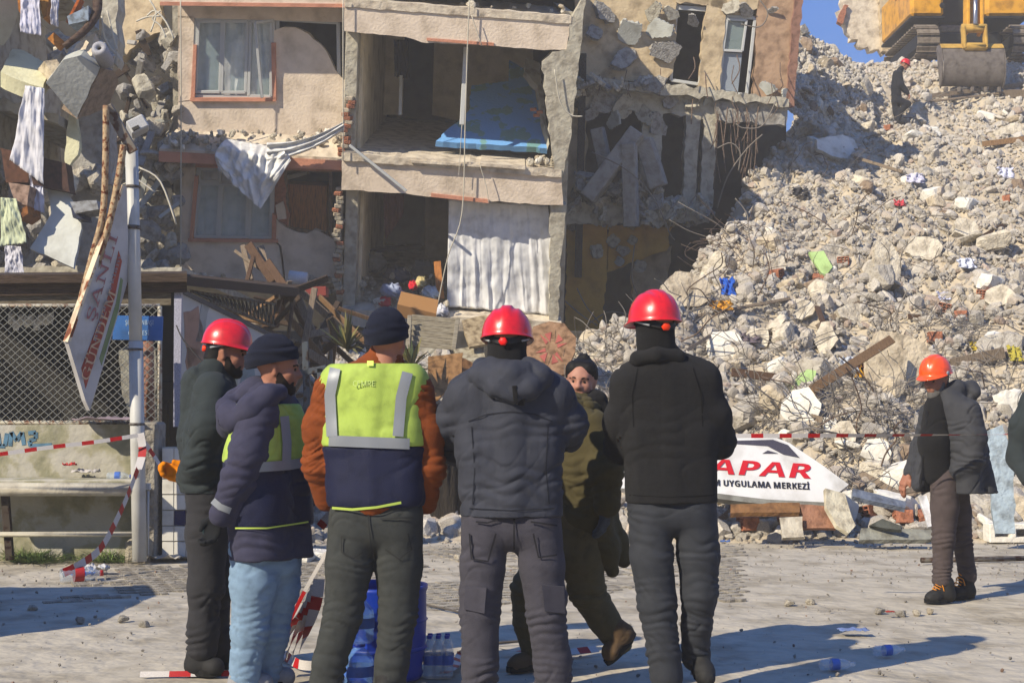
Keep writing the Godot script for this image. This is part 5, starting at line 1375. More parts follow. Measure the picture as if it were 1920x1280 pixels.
	var sd := ST(); bar(sd, loc(752, 142, 2.0), loc(750, 215, 1.4), .06, .04, .005); tag(obj("door_leaf_edge", sd, M.pvc, null, CF), "narrow white door edge standing under the dark jacket", "door")
	cloth("maroon_garment", [[718, 362], [758, 364], [756, 402], [722, 450]], 1.4, 3.5, .05, M.maroon, "maroon garment hanging in the lower open room", "clothing", null, 4, 24, 20)
	cloth("white_curtain", [[841, 374], [1028, 386], [1046, 592], [838, 574]], .42, 9, .026, M.curtain_white, "large white curtain hanging across the lower open room", "curtain", null, 11, 140, 50)
	# the sheet spilling over the ledge
	var nz := FastNoiseLite.new(); nz.seed = 3; nz.frequency = 1.0
	var ss := ST(true)
	sheet(ss, 60, 34, func(u, v):
		var tl := Vector2(424, 258).lerp(Vector2(530, 278), u); var bl := Vector2(410, 320).lerp(Vector2(488, 392), pow(u / .72, .8)) if u < .72 else Vector2(488, 392).lerp(Vector2(545, 300), (u - .72) / .28)
		var p := tl.lerp(bl, v) + Vector2(-14.0 * sin(v * PI) * (1.0 - u), 0)
		return loc(p.x, p.y, -.12 - .12 * sin(v * PI * .6) + .5 * pow(maxf(0.0, .18 - v) / .18, 1.0)) + Vector3(0, 0, .035 * sin(u * 38.0 + v * 6.0 + 5.0 * nz.get_noise_2d(u * 2.0, v * 1.4)) + .03 * sin(u * 17.0 - v * 9.0) + .05 * nz.get_noise_2d(u * 5.0, v * 4.0)), .006)
	var sh := tag(obj("white_sheet", ss, M.sheet_white, null, CF), "white bed sheet spilling over the ledge in front of window", "sheet")
	var s2 := ST(true)
	sheet(s2, 40, 12, func(u, v):
		var p := Vector2(500, 284).lerp(Vector2(645, 236), u) + Vector2(0, 12.0 * sin(u * PI) + (v - .5) * lerpf(34, 16, u))
		return loc(p.x, p.y, -.14 + .03 * u) + Vector3(0, 0, .045 * sin(v * 15.0 + u * 3.0) + .04 * nz.get_noise_2d(u * 4.0, v * 4.0)), .006)
	obj("twisted_end", s2, M.sheet_white, sh)
	# debris on ledges and floors
	var small := []
	for v in 3: small.append(lump(500 + v, Vector3(1, .6, .8), 1, 6))
	for e in [[305, 248, 420, 278, .1, .5, 60], [430, 245, 640, 268, .3, .8, 50], [990, 296, 1050, 312, 0.0, .6, 40], [650, 288, 720, 296, .0, .4, 16], [560, 520, 630, 560, .4, .9, 40], [340, 515, 420, 522, .3, .8, 16], [650, 8, 1060, 20, .1, 2.0, 20], [655, 520, 700, 580, .6, 2.5, 60], [690, 500, 830, 560, 1.2, 3.2, 90], [690, 560, 840, 590, 0, .8, 60]]:
		for i in e[6]:
			var q := loc(rng.randf_range(e[0], e[2]), rng.randf_range(e[1], e[3]), rng.randf_range(e[4], e[5]))
			var o := put("rubble_piece", small[i % 3], T[[0, 0, 1, 2, 3][rng.randi() % 5]], B, Transform3D(rand_basis().scaled(Vector3.ONE * rng.randf_range(.05, .17)), q))
			o.set_meta("kind", "stuff")
	# household things in the lower room
	var items := [["mattress_roll", 700, 490, 28, 20, 2.4, Color(.55, .53, .5), "rolled grey mattress in the lower open room"], ["clothes_heap", 735, 545, 22, 14, .6, Color(.62, .66, .76), "pale blue clothes spilling from the lower room"], ["clothes_heap", 722, 566, 12, 9, .2, Color(.75, .08, .2), "bright red cloth at the edge of lower room"], ["clothes_heap", 775, 534, 10, 8, .8, Color(.75, .12, .18), "small red garment among clothes in the lower room"], ["clothes_heap", 790, 528, 12, 9, .8, Color(.76, .70, .5), "cream garment among clothes in the lower room"], ["clothes_heap", 808, 548, 18, 12, .5, Color(.70, .74, .77), "white and grey cloth beside the cardboard box"], ["clothes_heap", 826, 582, 16, 12, .1, Color(.82, .82, .84), "white cloth lying below the curtain's edge"], ["clothes_heap", 745, 515, 26, 16, 1.8, Color(.28, .29, .38), "dark blue clothes heaped in the lower room"], ["clothes_heap", 795, 505, 24, 18, 1.6, Color(.36, .35, .33), "dark grey blanket heaped in the lower room"]]
	for e in items:
		var c := loc(e[1], e[2], e[5]); var k := 1.0 / 104.0
		var s4 := ST(true); var nn := FastNoiseLite.new(); nn.seed = e[1]; nn.frequency = 1.4
		dome(s4, Transform3D(Basis(), c), 22, 12, func(a: float, v: float):
			var t := v * PI; var d := Vector3(sin(t) * sin(a), cos(t), sin(t) * cos(a))
			return d * Vector3(e[3] * k, e[4] * k, .25) * (1.0 + .45 * nn.get_noise_3dv(d * 2.2) + .12 * sin(d.x * 16.0 + d.y * 9.0)))
		tag(obj(e[0], s4, mat("item%d" % e[1], e[6], .92, "cloth", 3.0), null, CF), e[7], "clothing" if e[0] != "mattress_roll" else "mattress")
	var cb := slab3("cardboard_box", [[750, 565, 25.2], [820, 578, 25.2], [752, 545, 25.5]], [[752, 546], [822, 562], [818, 588], [745, 570]], .25, mat("cardboard", Color(.68, .50, .30), .9, "fine", 2.0), null)
	tag(cb, "tan cardboard box lying at the edge of lower room", "box")
	var ob := ST(); bar(ob, loc(820, 490, .7), loc(826, 560, .4), .14, .05, .008); tag(obj("orange_board", ob, M.orange_wood, null, CF), "narrow orange wooden board standing beside the curtain", "board")
	var pb := ST(); bar(pb, loc(690, 470, 2.5), loc(790, 462, 2.8), .1, .1, .01); tag(obj("fallen_rail", pb, M.old_wood, null, CF), "dark rail fallen across the lower room", "rail")
func right_wing() -> void:
	rng.seed = 17
	CF = frame(1280, 200, 31.0, 9.0, -4.0)
	CF.origin = CF * loc(1080, 830, 0.0)
	var B := thing("ruined_wing", "shaded grey wing with broken concrete frame and dark door openings", "building", CF)
	var T := tones()
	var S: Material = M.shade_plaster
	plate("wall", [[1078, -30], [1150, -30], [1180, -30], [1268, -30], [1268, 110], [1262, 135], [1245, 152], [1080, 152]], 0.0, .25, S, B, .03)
	plate("pier", [[1328, -30], [1366, -30], [1350, 172], [1310, 168]], -.05, .25, S, B, .02)
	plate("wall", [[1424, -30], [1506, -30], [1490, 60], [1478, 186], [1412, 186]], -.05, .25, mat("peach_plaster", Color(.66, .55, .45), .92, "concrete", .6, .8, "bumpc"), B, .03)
	plate("lintel", [[1268, -30], [1424, -30], [1424, 14], [1380, 28], [1330, 10], [1268, 4]], -.05, .25, S, B, .03)
	plate("corner_pier", [[1492, -30], [1508, -30], [1490, 200], [1474, 200]], -.15, .15, mat("faded_rose", Color(.56, .42, .36), .92, "concrete", 1.0, .8), B, .02)
	window(B, [[1270, 4], [1330, 8], [1312, 158], [1258, 150]], [[[1272, 12], [1330, 16], [1330, 20], [1271, 16]]], .1, M.pvc, M.pane)
	window(B, [[1362, 30], [1416, 34], [1400, 178], [1348, 172]], [[[1364, 36], [1400, 38], [1392, 96], [1356, 94]]], .02, M.pvc, M.pane)
	plate("door_panel", [[1356, 98], [1392, 100], [1384, 172], [1350, 168]], .05, .1, mat("door_blue_grey", Color(.60, .64, .68), .6, "fine", 1.0), B)
	# floors
	plate("floor_slab", [[1076, 140], [1160, 150], [1270, 158], [1480, 186], [1480, 200], [1270, 178], [1160, 165], [1076, 158]], -.35, 5.0, M.raw_concrete, B, .05)
	plate("beam", [[1340, 190], [1478, 196], [1474, 236], [1345, 226]], -.2, .3, M.grey_patch, B, .04)
	plate("beam", [[1080, 160], [1340, 178], [1338, 222], [1240, 214], [1090, 200]], -.1, .35, M.raw_concrete, B, .05)
	plate("floor_slab", [[1055, 380], [1330, 384], [1330, 418], [1055, 420]], -.5, 5.0, M.raw_concrete, B, .06)
	for e in [[[1287, 214], [1314, 214], [1304, 390], [1280, 390]], [[1320, 214], [1346, 214], [1336, 390], [1312, 390]], [[1206, 200], [1244, 200], [1240, 300], [1216, 380], [1196, 380]]]:
		plate("column", e, -.12, .3, M.raw_concrete, B, .02)
	plate("wall", [[1062, 200], [1100, 200], [1100, 390], [1056, 390]], .1, .4, S, B, .04)
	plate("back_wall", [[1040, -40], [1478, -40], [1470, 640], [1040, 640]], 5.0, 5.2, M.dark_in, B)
	plate("side_wall", [[1490, -40], [1500, -40], [1482, 200], [1472, 200]], .3, 5.0, S, B)
	plate("upper_slab", [[1070, -44], [1510, -36], [1510, -28], [1070, -34]], -.2, 5.0, M.raw_concrete, B)
	# ground storey
	plate("wall", [[1064, 418], [1140, 420], [1138, 510], [1128, 620], [1060, 620]], 0.0, .25, M.yellow_wall, B, .02)
	plate("wall", [[1140, 420], [1262, 424], [1250, 470], [1138, 510]], .05, .25, M.yellow_wall, B, .04)
	plate("wall", [[1186, 470], [1260, 460], [1240, 620], [1186, 620]], .6, .8, S, B, .03)
	# leaning broken columns, each a thing
	for e in [[1196, 246, -.9, 1102, 372, -.9, .34, "broken square column leaning to the left inside grey wing"], [1180, 268, -1.0, 1184, 425, -1.0, .3, "short broken column hanging upright with sunlit end"], [1208, 262, -.6, 1236, 350, -.7, .36, "broken column stub leaning to the right inside grey wing"], [1120, 240, -.3, 1140, 330, -.3, .28, "slim broken post behind the leaning columns"]]:
		var st := ST()
		bar(st, loc(e[0], e[1], e[2]), loc(e[3], e[4], e[5]), e[6], e[6], .02, .3)
		tag(obj("broken_column", st, M.grey_patch, null, CF), e[7], "column", "broken columns in the grey wing")
	# hanging lumps of broken wall
	var shp := []
	for v in 4:
		var s0 := ST()
		var pg := []
		for i in 8: pg.append(Vector2(cos(TAU * i / 8.0), sin(TAU * i / 8.0)) * rng.randf_range(.34, .62) * Vector2(1.0, [.8, 1.1, .6, 1.3][v]))
		prism(s0, jag(pg, .09, .035), .0, -.22, .05)
		shp.append(done(s0))
	for e in [[1135, 20, 34], [1180, 60, 30], [1170, 105, 34], [1235, 55, 26], [1250, 95, 28], [1225, 25, 20], [1115, 60, 20], [1260, 25, 16], [1100, 165, 20], [1130, 190, 30], [1170, 200, 28], [1205, 215, 28], [1235, 235, 24], [1110, 215, 24], [1260, 190, 24], [1295, 190, 18], [1250, 165, 12], [1175, 170, 14], [1150, 225, 18], [1330, 188, 18], [1300, 40, 14], [1372, 15, 24], [1400, 20, 16], [1450, 20, 14], [1120, 470, 18], [1150, 450, 16], [1170, 470, 14], [1185, 450, 12], [1200, 500, 16], [1160, 490, 12], [1440, 165, 16], [1475, 175, 12]]:
		var p := loc(e[0], e[1], -.15)
		var o := put("hanging_chunk", shp[rng.randi() % 4], [M.grey_patch, M.raw_concrete, M.grey_patch, M.ash_plaster][rng.randi() % 4], null, CF * Transform3D((Basis(Vector3.BACK, rng.randf() * TAU) * Basis(Vector3.RIGHT, rng.randf_range(-.6, .6)) * Basis(Vector3.UP, rng.randf_range(-.6, .6))).scaled(Vector3.ONE * e[2] / 86.0 * 1.5), p))
		tag(o, "grey slab of broken wall hanging %s" % ("over the yellow wall" if e[1] > 400 else ("beside the upper openings" if e[1] < 130 and e[0] > 1255 else ("on the upper left wall of the wing" if e[1] < 130 else "under the broken floor of the wing"))), "rubble", "chunks hanging on the grey wing")
	# rubble lying on the storeys
	for e in [[1070, 150, 1240, 165, 40, .1], [1070, 375, 1330, 418, 150, .12], [1080, 330, 1240, 385, 90, .14], [1240, 380, 1330, 410, 60, .1]]:
		for i in e[4]:
			var p := loc(rng.randf_range(e[0], e[2]), rng.randf_range(e[1], e[3]), rng.randf_range(-.75, .3))
			put("rubble_piece", shp[rng.randi() % 4], [M.raw_concrete, M.grey_patch, T[0]][rng.randi() % 3], B, Transform3D(rand_basis().scaled(Vector3.ONE * rng.randf_range(.1, .4)), p)).set_meta("kind", "stuff")
	# bars and wires hanging down
	var rb := mat("rebar", Color(.42, .37, .33), .8, "rust", 3.0)
	for i in 34:
		var x := rng.randf_range(1340, 1430) if i < 18 else rng.randf_range(1100, 1480)
		var y := rng.randf_range(195, 235) if i < 18 else rng.randf_range(100, 190)
		var ln := rng.randf_range(40, 150) if i < 18 else rng.randf_range(20, 60)
		var pts := [[x, y], [x + rng.randf_range(-6, 6), y + ln * .5, -.2], [x + rng.randf_range(-14, 10), y + ln, -.3]]
		tag(wire("hanging_rebar", null, pts, -.25, rng.randf_range(.008, .014), rb), ("thin bar hanging before the dark right opening of the grey wing" if i < 18 else "short thin bar hanging on the upper wall of the grey wing"), "rebar", "bars hanging in the grey wing").transform = CF
	for e in [[[1110, 285], [1175, 318], [1225, 370], [1255, 435], [1265, 450]], [[1455, 190], [1430, 235], [1395, 240], [1380, 232]], [[1430, 252], [1400, 280], [1365, 330], [1345, 390]], [[1345, 278], [1370, 268], [1388, 285], [1385, 320]], [[1308, 362], [1290, 390], [1284, 420]], [[1190, 460], [1185, 520], [1200, 560], [1215, 580]], [[1055, 560], [1090, 590], [1120, 610]], [[1082, 540], [1100, 575], [1130, 612]], [[1100, 610], [1140, 585], [1180, 590]], [[1425, 0], [1440, 25], [1425, 50], [1390, 45]]]:
		tag(wire("bent_bar", null, e, -1.4, .014, mat("wire_grey", Color(.52, .49, .45), .7, "fine", 3.0)), "long pale bent bar in front of the grey wing", "rebar", "long bent bars before the grey wing").transform = CF
	var sg := ST(); bar(sg, loc(1093, 100, -.35), loc(1084, 520, -.35), .16, .1, .01)
	tag(obj("perforated_rail", sg, mat("rail_dark", Color(.2, .2, .2), .8, "rust", 2.0), null, CF), "tall dark steel rail standing between the two buildings", "rail")
func far_ruins() -> void:
	CF = frame(1650, 60, 47.0, 0.0, 0.0)
	var B := thing("ruined_wall", "pale standing wall fragments behind the heap below blue sky", "wall", CF)
	plate("wall_piece", [[1572, 20], [1600, -40], [1665, -40], [1662, 100], [1620, 90], [1590, 60]], 0.0, .4, M.dust_slab, B, .1)
	plate("wall_piece", [[1662, -40], [1730, -40], [1722, 30], [1695, 45], [1690, 100], [1665, 100]], .15, .5, M.dust_slab, B, .06)
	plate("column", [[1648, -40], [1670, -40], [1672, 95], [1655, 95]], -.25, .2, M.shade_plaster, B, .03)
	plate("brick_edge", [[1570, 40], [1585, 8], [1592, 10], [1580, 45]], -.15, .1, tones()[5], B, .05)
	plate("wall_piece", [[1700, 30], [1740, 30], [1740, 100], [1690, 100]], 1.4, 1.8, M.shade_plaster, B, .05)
	# slope of broken slabs beside the wing
	rng.seed = 41
	CF = Transform3D()
	var bank := func(u, v): return P(lerpf(1440, 1640, v) + u * 40.0 - 20.0, lerpf(5, 130, v) + u * 190.0, 38.6 - u * 2.2 + .3 * pn.get_noise_2d(u * 40.0, v * 40.0))
	var shp := []
	for v in 4: shp.append(lump(820 + v, [Vector3(1, .7, .8), Vector3(1.2, .3, .8), Vector3(.7, .5, 1), Vector3(1.3, .35, .5)][v], 2, 7))
	for i in 90:
		var q: Vector3 = bank.call(rng.randf(), rng.randf())
		tag(put("tumbled_slab", shp[i % 4], tones()[[0, 1, 2, 4][rng.randi() % 4]], null, Transform3D(Basis(Vector3.BACK, -.7 + rng.randfn() * .4) * rand_basis().slerp(Basis(), .4) * Basis.from_scale(Vector3.ONE * (.14 + .42 * pow(rng.randf(), 2.0))), q + Vector3(0, .05, .05))), "tumbled %s lump %s the steep bank by the grey wing" % [["blocky", "flat", "wedge shaped", "long flat"][i % 4], "at the top of" if q.y > 11.0 else ("halfway down" if q.y > 10.0 else "at the foot of")], "slab", "tumbled lumps beside the grey wing")
	var fx := []; var fc := []
	for i in 4200:
		var q: Vector3 = bank.call(rng.randf(), rng.randf())
		fx.append(Transform3D(rand_basis().scaled(Vector3.ONE * rng.randf_range(.04, .17)), q + Vector3(0, .03, .03)))
		fc.append(Color(.6, .56, .49) * rng.randf_range(.75, 1.15))
	scatter("bank_rubble", "small rubble covering the steep bank beside the grey wing", "rubble", lump(830, Vector3(1, .6, .8), 1, 6), M.rubble_small, fx, fc)
	var st := ST()
	sheet(st, 16, 16, bank, -.3)
	tag(obj("steep_debris", st, mat("mound", Color(.58, .53, .465)), null), "steep dusty bank between grey wing and heap", "rubble")
func left_building() -> void:
	rng.seed = 27
	CF = frame(160, 300, 21.5)
	CF.origin = Vector3(P(160, 300, 21.5).x, 0, -21.5)
	var B := thing("collapsed_building", "collapsed grey building on the left with tilted floor slabs and dark rooms", "building", CF)
	var T := tones()
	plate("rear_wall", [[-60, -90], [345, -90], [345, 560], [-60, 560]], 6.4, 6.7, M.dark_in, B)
	plate("floor_slab", [[-60, 500], [340, 500], [340, 515], [-60, 515]], -.4, 6.4, M.raw_concrete, B, .02)
	plate("floor_slab", [[-60, 168], [110, 215], [108, 232], [-60, 186]], .2, 3.4, M.raw_concrete, B, .04)
	plate("upper_storey", [[-160, -100], [40, -100], [44, -80], [-160, -76]], -.5, 2.8, M.raw_concrete, B, .05)
	plate("side_wall", [[-70, -60], [-50, -60], [-50, 510], [-70, 510]], -.5, 3.6, M.raw_concrete, B)
	plate("column", [[128, 205], [204, 195], [206, 345], [132, 345]], .5, .9, M.grey_patch, B, .02)
	plate("column", [[188, -50], [222, -50], [216, 120], [190, 100]], .7, 1.1, M.raw_concrete, B, .03)
	plate("wall", [[118, 345], [232, 345], [232, 510], [118, 510]], .8, 1.1, M.grey_patch, B, .03)
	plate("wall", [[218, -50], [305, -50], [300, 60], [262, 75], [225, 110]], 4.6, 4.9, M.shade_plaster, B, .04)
	slab3("tilted_slab", [[0, 130, 21.0], [95, 140, 21.2], [20, 92, 21.6]], [[0, 134], [22, 92], [40, 93], [80, 115], [92, 132], [80, 164], [40, 152]], .25, M.lime_plaster, B, .015)
	slab3("tilted_slab", [[80, 116, 21.0], [92, 132, 20.9], [85, 166, 21.2]], [[82, 114], [97, 140], [84, 168], [50, 155]], .2, T[1], B, .02)
	slab3("tilted_block", [[85, 155, 20.6], [190, 130, 20.6], [143, 222, 20.9]], [[85, 155], [118, 112], [150, 104], [186, 128], [143, 222]], .5, M.ash_plaster, B, .012)
	slab3("tilted_block", [[190, 130, 20.7], [220, 150, 21.3], [143, 222, 20.95]], [[188, 128], [212, 132], [222, 155], [200, 205], [144, 223]], .3, T[4], B, .02)
	slab3("tilted_block", [[118, 108, 20.8], [175, 70, 20.9], [160, 112, 20.7]], [[116, 108], [160, 70], [178, 62], [172, 104], [140, 106]], .3, M.dust_slab, B, .02)
	slab3("tilted_slab", [[60, 440, 20.6], [150, 405, 20.7], [137, 500, 20.4]], [[55, 465], [95, 400], [88, 352], [128, 362], [150, 402], [152, 428], [137, 502]], .06, M.white_stone, B, .01)
	plate("upright_panel", [[128, 215], [140, 212], [148, 255], [145, 290], [124, 318], [120, 300]], .0, .12, M.lime_plaster, B, .015)
	slab3("upper_slab", [[0, 60, 21.0], [35, 20, 21.0], [10, 85, 21.2]], [[-40, -30], [40, -30], [30, 35], [22, 60], [5, 85], [-40, 82]], .3, M.ash_plaster, B, .02)
	# rubble spilling between the floors
	var shp := []
	for v in 5: shp.append(lump(700 + v, [Vector3(1, .7, .8), Vector3(1, .3, .8), Vector3(.7, .5, 1), Vector3(1, .5, .5), Vector3(.5, .9, .6)][v], 2, 7))
	for e in [[205, 60, 335, 300, 70, "grey"], [225, 300, 338, 510, 70, "grey"], [95, 75, 215, 130, 26, "dusty"], [0, 330, 130, 380, 26, "pale"], [0, 400, 120, 505, 24, "grey"], [120, 320, 235, 360, 22, "pale"]]:
		for i in e[4]:
			var px := rng.randf_range(e[0], e[2]); var py := rng.randf_range(e[1], e[3])
			var d := 26.4 + rng.randf_range(-.5, .9) if px > 200.0 else 22.0 + rng.randf_range(-.6, .8)
			var o := put("collapsed_chunk", shp[rng.randi() % 5], [M.grey_patch, M.raw_concrete, T[2], M.grey_patch if px > 200.0 else T[0]][rng.randi() % 4], null, Transform3D(rand_basis().scaled(Vector3.ONE * rng.randf_range(.12, .5)), P(px, py, d)))
			tag(o, "%s %s chunk jammed in the collapsed building%s" % [["small", "middling", "large"][mini(2, int(o.transform.basis.get_scale().x / .18))], e[5], " beside the upper pink window" if px > 200.0 and py < 200.0 else (" beside the pink ledge" if px > 200.0 and py < 330.0 else (" beside the lower pink window" if px > 200.0 else (" around the tilted block" if py < 200.0 else " behind the drapes")))], "rubble", e[5] + " chunks in the collapsed building")
	for i in 22:
		var a := P(rng.randf_range(205, 330), rng.randf_range(50, 480), 25.6 + rng.randf()); var st := ST()
		bar(st, a, a + Vector3(rng.randfn() * .35, rng.randfn() * .5, rng.randfn() * .3), rng.randf_range(.05, .16), .05, .006)
		tag(obj("splintered_timber", st, [M.grey_patch, M.old_wood, M.ash_plaster][i % 3]), "%s strip jammed among collapsed floors %s" % [["grey", "dark wooden", "pale"][i % 3], "beside the upper pink window" if a.y > 6.6 else ("beside the pink ledge" if a.y > 5.2 else "beside the lower pink window")], "timber", "splinters in the collapsed building")
	CF = Transform3D(Basis(), Vector3(0, 0, -20.6))
	for e in [["draped_curtain", [[46, 160], [82, 165], [80, 345], [18, 300]], 4, "long grey white curtain hanging from the tilted yellow slab", Color(.78, .78, .80), 3], ["draped_curtain", [[55, 278], [80, 282], [82, 400], [55, 390]], 3, "white curtain end hanging below the brown panel", Color(.80, .81, .87), 5], ["draped_curtain", [[36, -20], [72, -20], [76, 66], [38, 60]], 3, "bluish white curtain hanging at the top left", Color(.74, .74, .80), 7], ["draped_cloth", [[0, 370], [30, 372], [50, 455], [0, 462]], 3, "pale green crumpled cloth on the left edge", Color(.74, .77, .64), 9], ["draped_curtain", [[8, 460], [38, 462], [46, 518], [8, 518]], 3, "striped white cloth hanging over the canopy edge", Color(.76, .76, .80), 12], ["draped_curtain", [[95, -20], [110, -20], [108, 50], [94, 45]], 2, "narrow pale curtain at the top left", Color(.72, .72, .76), 14]]:
		cloth(e[0], e[1], rng.randf_range(-.3, .1), e[2] * .7, .011, mat("drape%d" % e[5], e[4], .9, "cloth", 1.5, .1, "weave", {"back": Color(.2, .2, .2)}), e[3], "curtain", null, e[5], 40, 26)
	for e in [[[[0, 277], [56, 290], [52, 342], [10, 342]], Color(.38, .25, .18), "brown cabinet panel sticking out of the left building"], [[[56, 290], [122, 305], [130, 360], [60, 345]], Color(.30, .21, .18), "dark brown board behind the hanging white curtain"], [[[32, 0], [44, -20], [40, 30], [34, 20]], Color(.7, .45, .15), "orange strip beside the upper curtain"], [[[72, -10], [92, -10], [86, 30], [80, 35]], Color(.72, .5, .2), "orange cloth strip at the top left"], [[[88, 72], [100, 60], [120, 78], [108, 92]], Color(.74, .50, .22), "broken orange wooden board on the tilted floor"], [[[122, 40], [146, -6], [150, -4], [128, 42]], Color(.70, .36, .12), "orange lath leaning at the top left"], [[[125, 30], [165, 10], [165, 38], [128, 46]], Color(.55, .62, .70), "pale blue panel at the top left"], [[[15, 342], [55, 348], [50, 385], [28, 380]], Color(.66, .56, .5), "dusty pink folded panel under the curtain"], [[[30, 395], [50, 385], [52, 400], [34, 412]], Color(.62, .40, .2), "small orange box on the left ledge"], [[[130, 378], [180, 375], [184, 392], [140, 400]], Color(.62, .64, .66), "bent pale metal sheet on the broken ledge"], [[[132, 390], [150, 382], [155, 410], [136, 408]], Color(.2, .23, .34), "dark blue bundle on the broken ledge"]]:
		var o := plate("board", e[0], rng.randf_range(-.3, .2), .3, mat("b%d%d" % [e[0][0][0], e[0][0][1]], e[1], .8, "wood", .8), null, .006)
		o.transform = CF
		tag(o, e[2], "board")
	# a bent branch-like pipe, a drum and a meter box
	var st := ST(true)
	tube(st, curve([P(182, 0, 20.6), P(180, 25, 20.5), P(160, 55, 20.4), P(120, 88, 20.3)], 5), .075, 8, .05)
	tag(obj("bent_pipe", st, mat("pipe_brown", Color(.3, .24, .2), .8, "rust", 1.0)), "bent brown pipe hanging over the tilted block", "pipe")
	st = ST(true)
	lathe(st, Transform3D(Basis(Vector3.RIGHT, PI / 2 - .3), P(186, 92, 20.4)), [Vector2(.03, .0), Vector2(.04, .04), Vector2(.1, .05), Vector2(.12, 0), Vector2(.12, -.35), Vector2(0, -.36)], 16)
	tag(obj("round_duct", st, mat("duct", Color(.66, .66, .68), .6, "fine", 1.0)), "round white duct end above the tilted block", "duct")
	st = ST(); cbox(st, Transform3D(Basis(Vector3.BACK, .55) * Basis(Vector3.UP, .3), P(257, 237, 19.5)), Vector3(.26, .2, .25), .02)
	var mb := tag(obj("meter_box", st, mat("white_box", Color(.78, .78, .77), .6, "fine", 1.0)), "white electrical box hanging above the rusty frame", "box")
	st = ST(); cbox(st, Transform3D(Basis(Vector3.BACK, .55) * Basis(Vector3.UP, .3), P(254, 240, 19.35)), Vector3(.1, .05, .03), .005)
	obj("slot", st, M.dark_in, mb)
	for e in [[[300, 20], [285, 35], [300, 48], [310, 70]], [[275, 30], [290, 20], [310, 40], [325, 72]], [[255, 40], [275, 32], [300, 30]], [[280, 0], [292, 25], [282, 60]], [[200, 20], [210, 60], [220, 95]], [[190, 30], [196, 70], [215, 100]], [[235, 310], [250, 330], [290, 360]], [[262, 315], [300, 340], [330, 420]]]:
		var sw := ST(true)
		tube(sw, curve(e.map(func(p): return P(p[0], p[1], 20.8)), 4), .014, 5)
		tag(obj("torn_cable", sw, mat("cord", Color(.7, .68, .62), .9, "")), "torn pale cable curling out of the broken left wall", "cable", "torn cables on the left")

# ---------- the street ----------
var gn := FastNoiseLite.new()
func ground_h(x: float, d: float) -> float:
	return .012 * gn.get_noise_2d(x * 9.0, d * 9.0) + .006 * gn.get_noise_2d(x * 45.0, d * 45.0) - .012
func tape(pts: Array, wid: float, seg: float, label: String, twist := 0.0, flat_on := false) -> Node3D:
	var n := thing("barrier_tape", label, "tape", at(pts[0]))
	var c := curve(pts, 12)
	var red := mat("tape_red", Color(.72, .07, .08), .5, "fine", 4.0, 0.0, "bump", {"back": Color(.2, .02, .02)}); var white := mat("tape_white", Color(.82, .80, .78), .5, "fine", 4.0, 0.0, "bump", {"back": Color(.25, .25, .25)})
	var acc := 0.0; var k := 0; var run := [c[0]]
	for i in range(1, c.size()):
		var left: float = (c[i] as Vector3).distance_to(c[i - 1]); var a: Vector3 = c[i - 1]
		while left > 0.0:
			var want := seg * (1.15 if k % 2 == 0 else .85) - acc
			if left < want:
				acc += left; run.append(c[i]); break
			a = a.move_toward(c[i], want); left -= want; run.append(a)
			_tape_seg(n, run, wid, red if k % 2 else white, twist, flat_on)
			run = [a]; acc = 0.0; k += 1
	if run.size() > 1: _tape_seg(n, run, wid, red if k % 2 else white, twist, flat_on)
	return n
func _tape_seg(n: Node3D, run: Array, wid: float, m: Material, twist: float, flat_on: bool) -> void:
	var st := ST(true)
	var rows := []
	for p in run:
		var q: Vector3 = p
		var a := twist * (q.x * 3.1 + q.y * 4.3 + q.z * 2.0)
		var t: Vector3 = ((run[-1] as Vector3) - (run[0] as Vector3)).normalized()
		var s := (Vector3.UP if absf(t.y) < .8 else Vector3.RIGHT)
		if flat_on: s = t.cross(Vector3.UP).normalized() if absf(t.y) < .9 else Vector3.RIGHT
		s = (s - t * s.dot(t)).normalized().rotated(t, a)
		rows.append([q - s * wid * .5 - n.position, q + s * wid * .5 - n.position, t.cross(s) * .0008])
	for i in rows.size() - 1:
		quad(st, rows[i][0], rows[i][1], rows[i + 1][1], rows[i + 1][0])
		quad(st, rows[i][0] + rows[i][2], rows[i + 1][0] + rows[i][2], rows[i + 1][1] + rows[i][2], rows[i][1] + rows[i][2])
	obj("stripe", st, m, n)
func bottle(p: Vector3, b: Basis, len_: float, r: float, m: Material, label: String, lab: Material, cap: Material, group := "") -> void:
	var n := thing("water_bottle", label, "bottle", Transform3D(b, p), group)
	var st := ST(true)
	var pf := [Vector2(0, 0.0), Vector2(r * .8, .0), Vector2(r, len_ * .05)]
	for i in 7: pf.append(Vector2(r * (1.0 if i % 2 else .93), len_ * (.1 + i * .07)))
	pf.append_array([Vector2(r, len_ * .6), Vector2(r * .9, len_ * .72), Vector2(r * .5, len_ * .86), Vector2(r * .36, len_ * .9), Vector2(r * .36, len_ * .95)])
	lathe(st, Transform3D(), pf, 16)
	obj("shell", st, m, n)
	st = ST(true)
	lathe(st, Transform3D(), [Vector2(r * 1.02, len_ * .32), Vector2(r * 1.03, len_ * .34), Vector2(r * 1.03, len_ * .52), Vector2(r * 1.02, len_ * .54)], 16)
	obj("label_sleeve", st, lab, n)
	st = ST(true)
	lathe(st, Transform3D(), [Vector2(r * .42, len_ * .93), Vector2(r * .42, len_), Vector2(0, len_ * 1.005)], 12)
	obj("cap", st, cap, n)
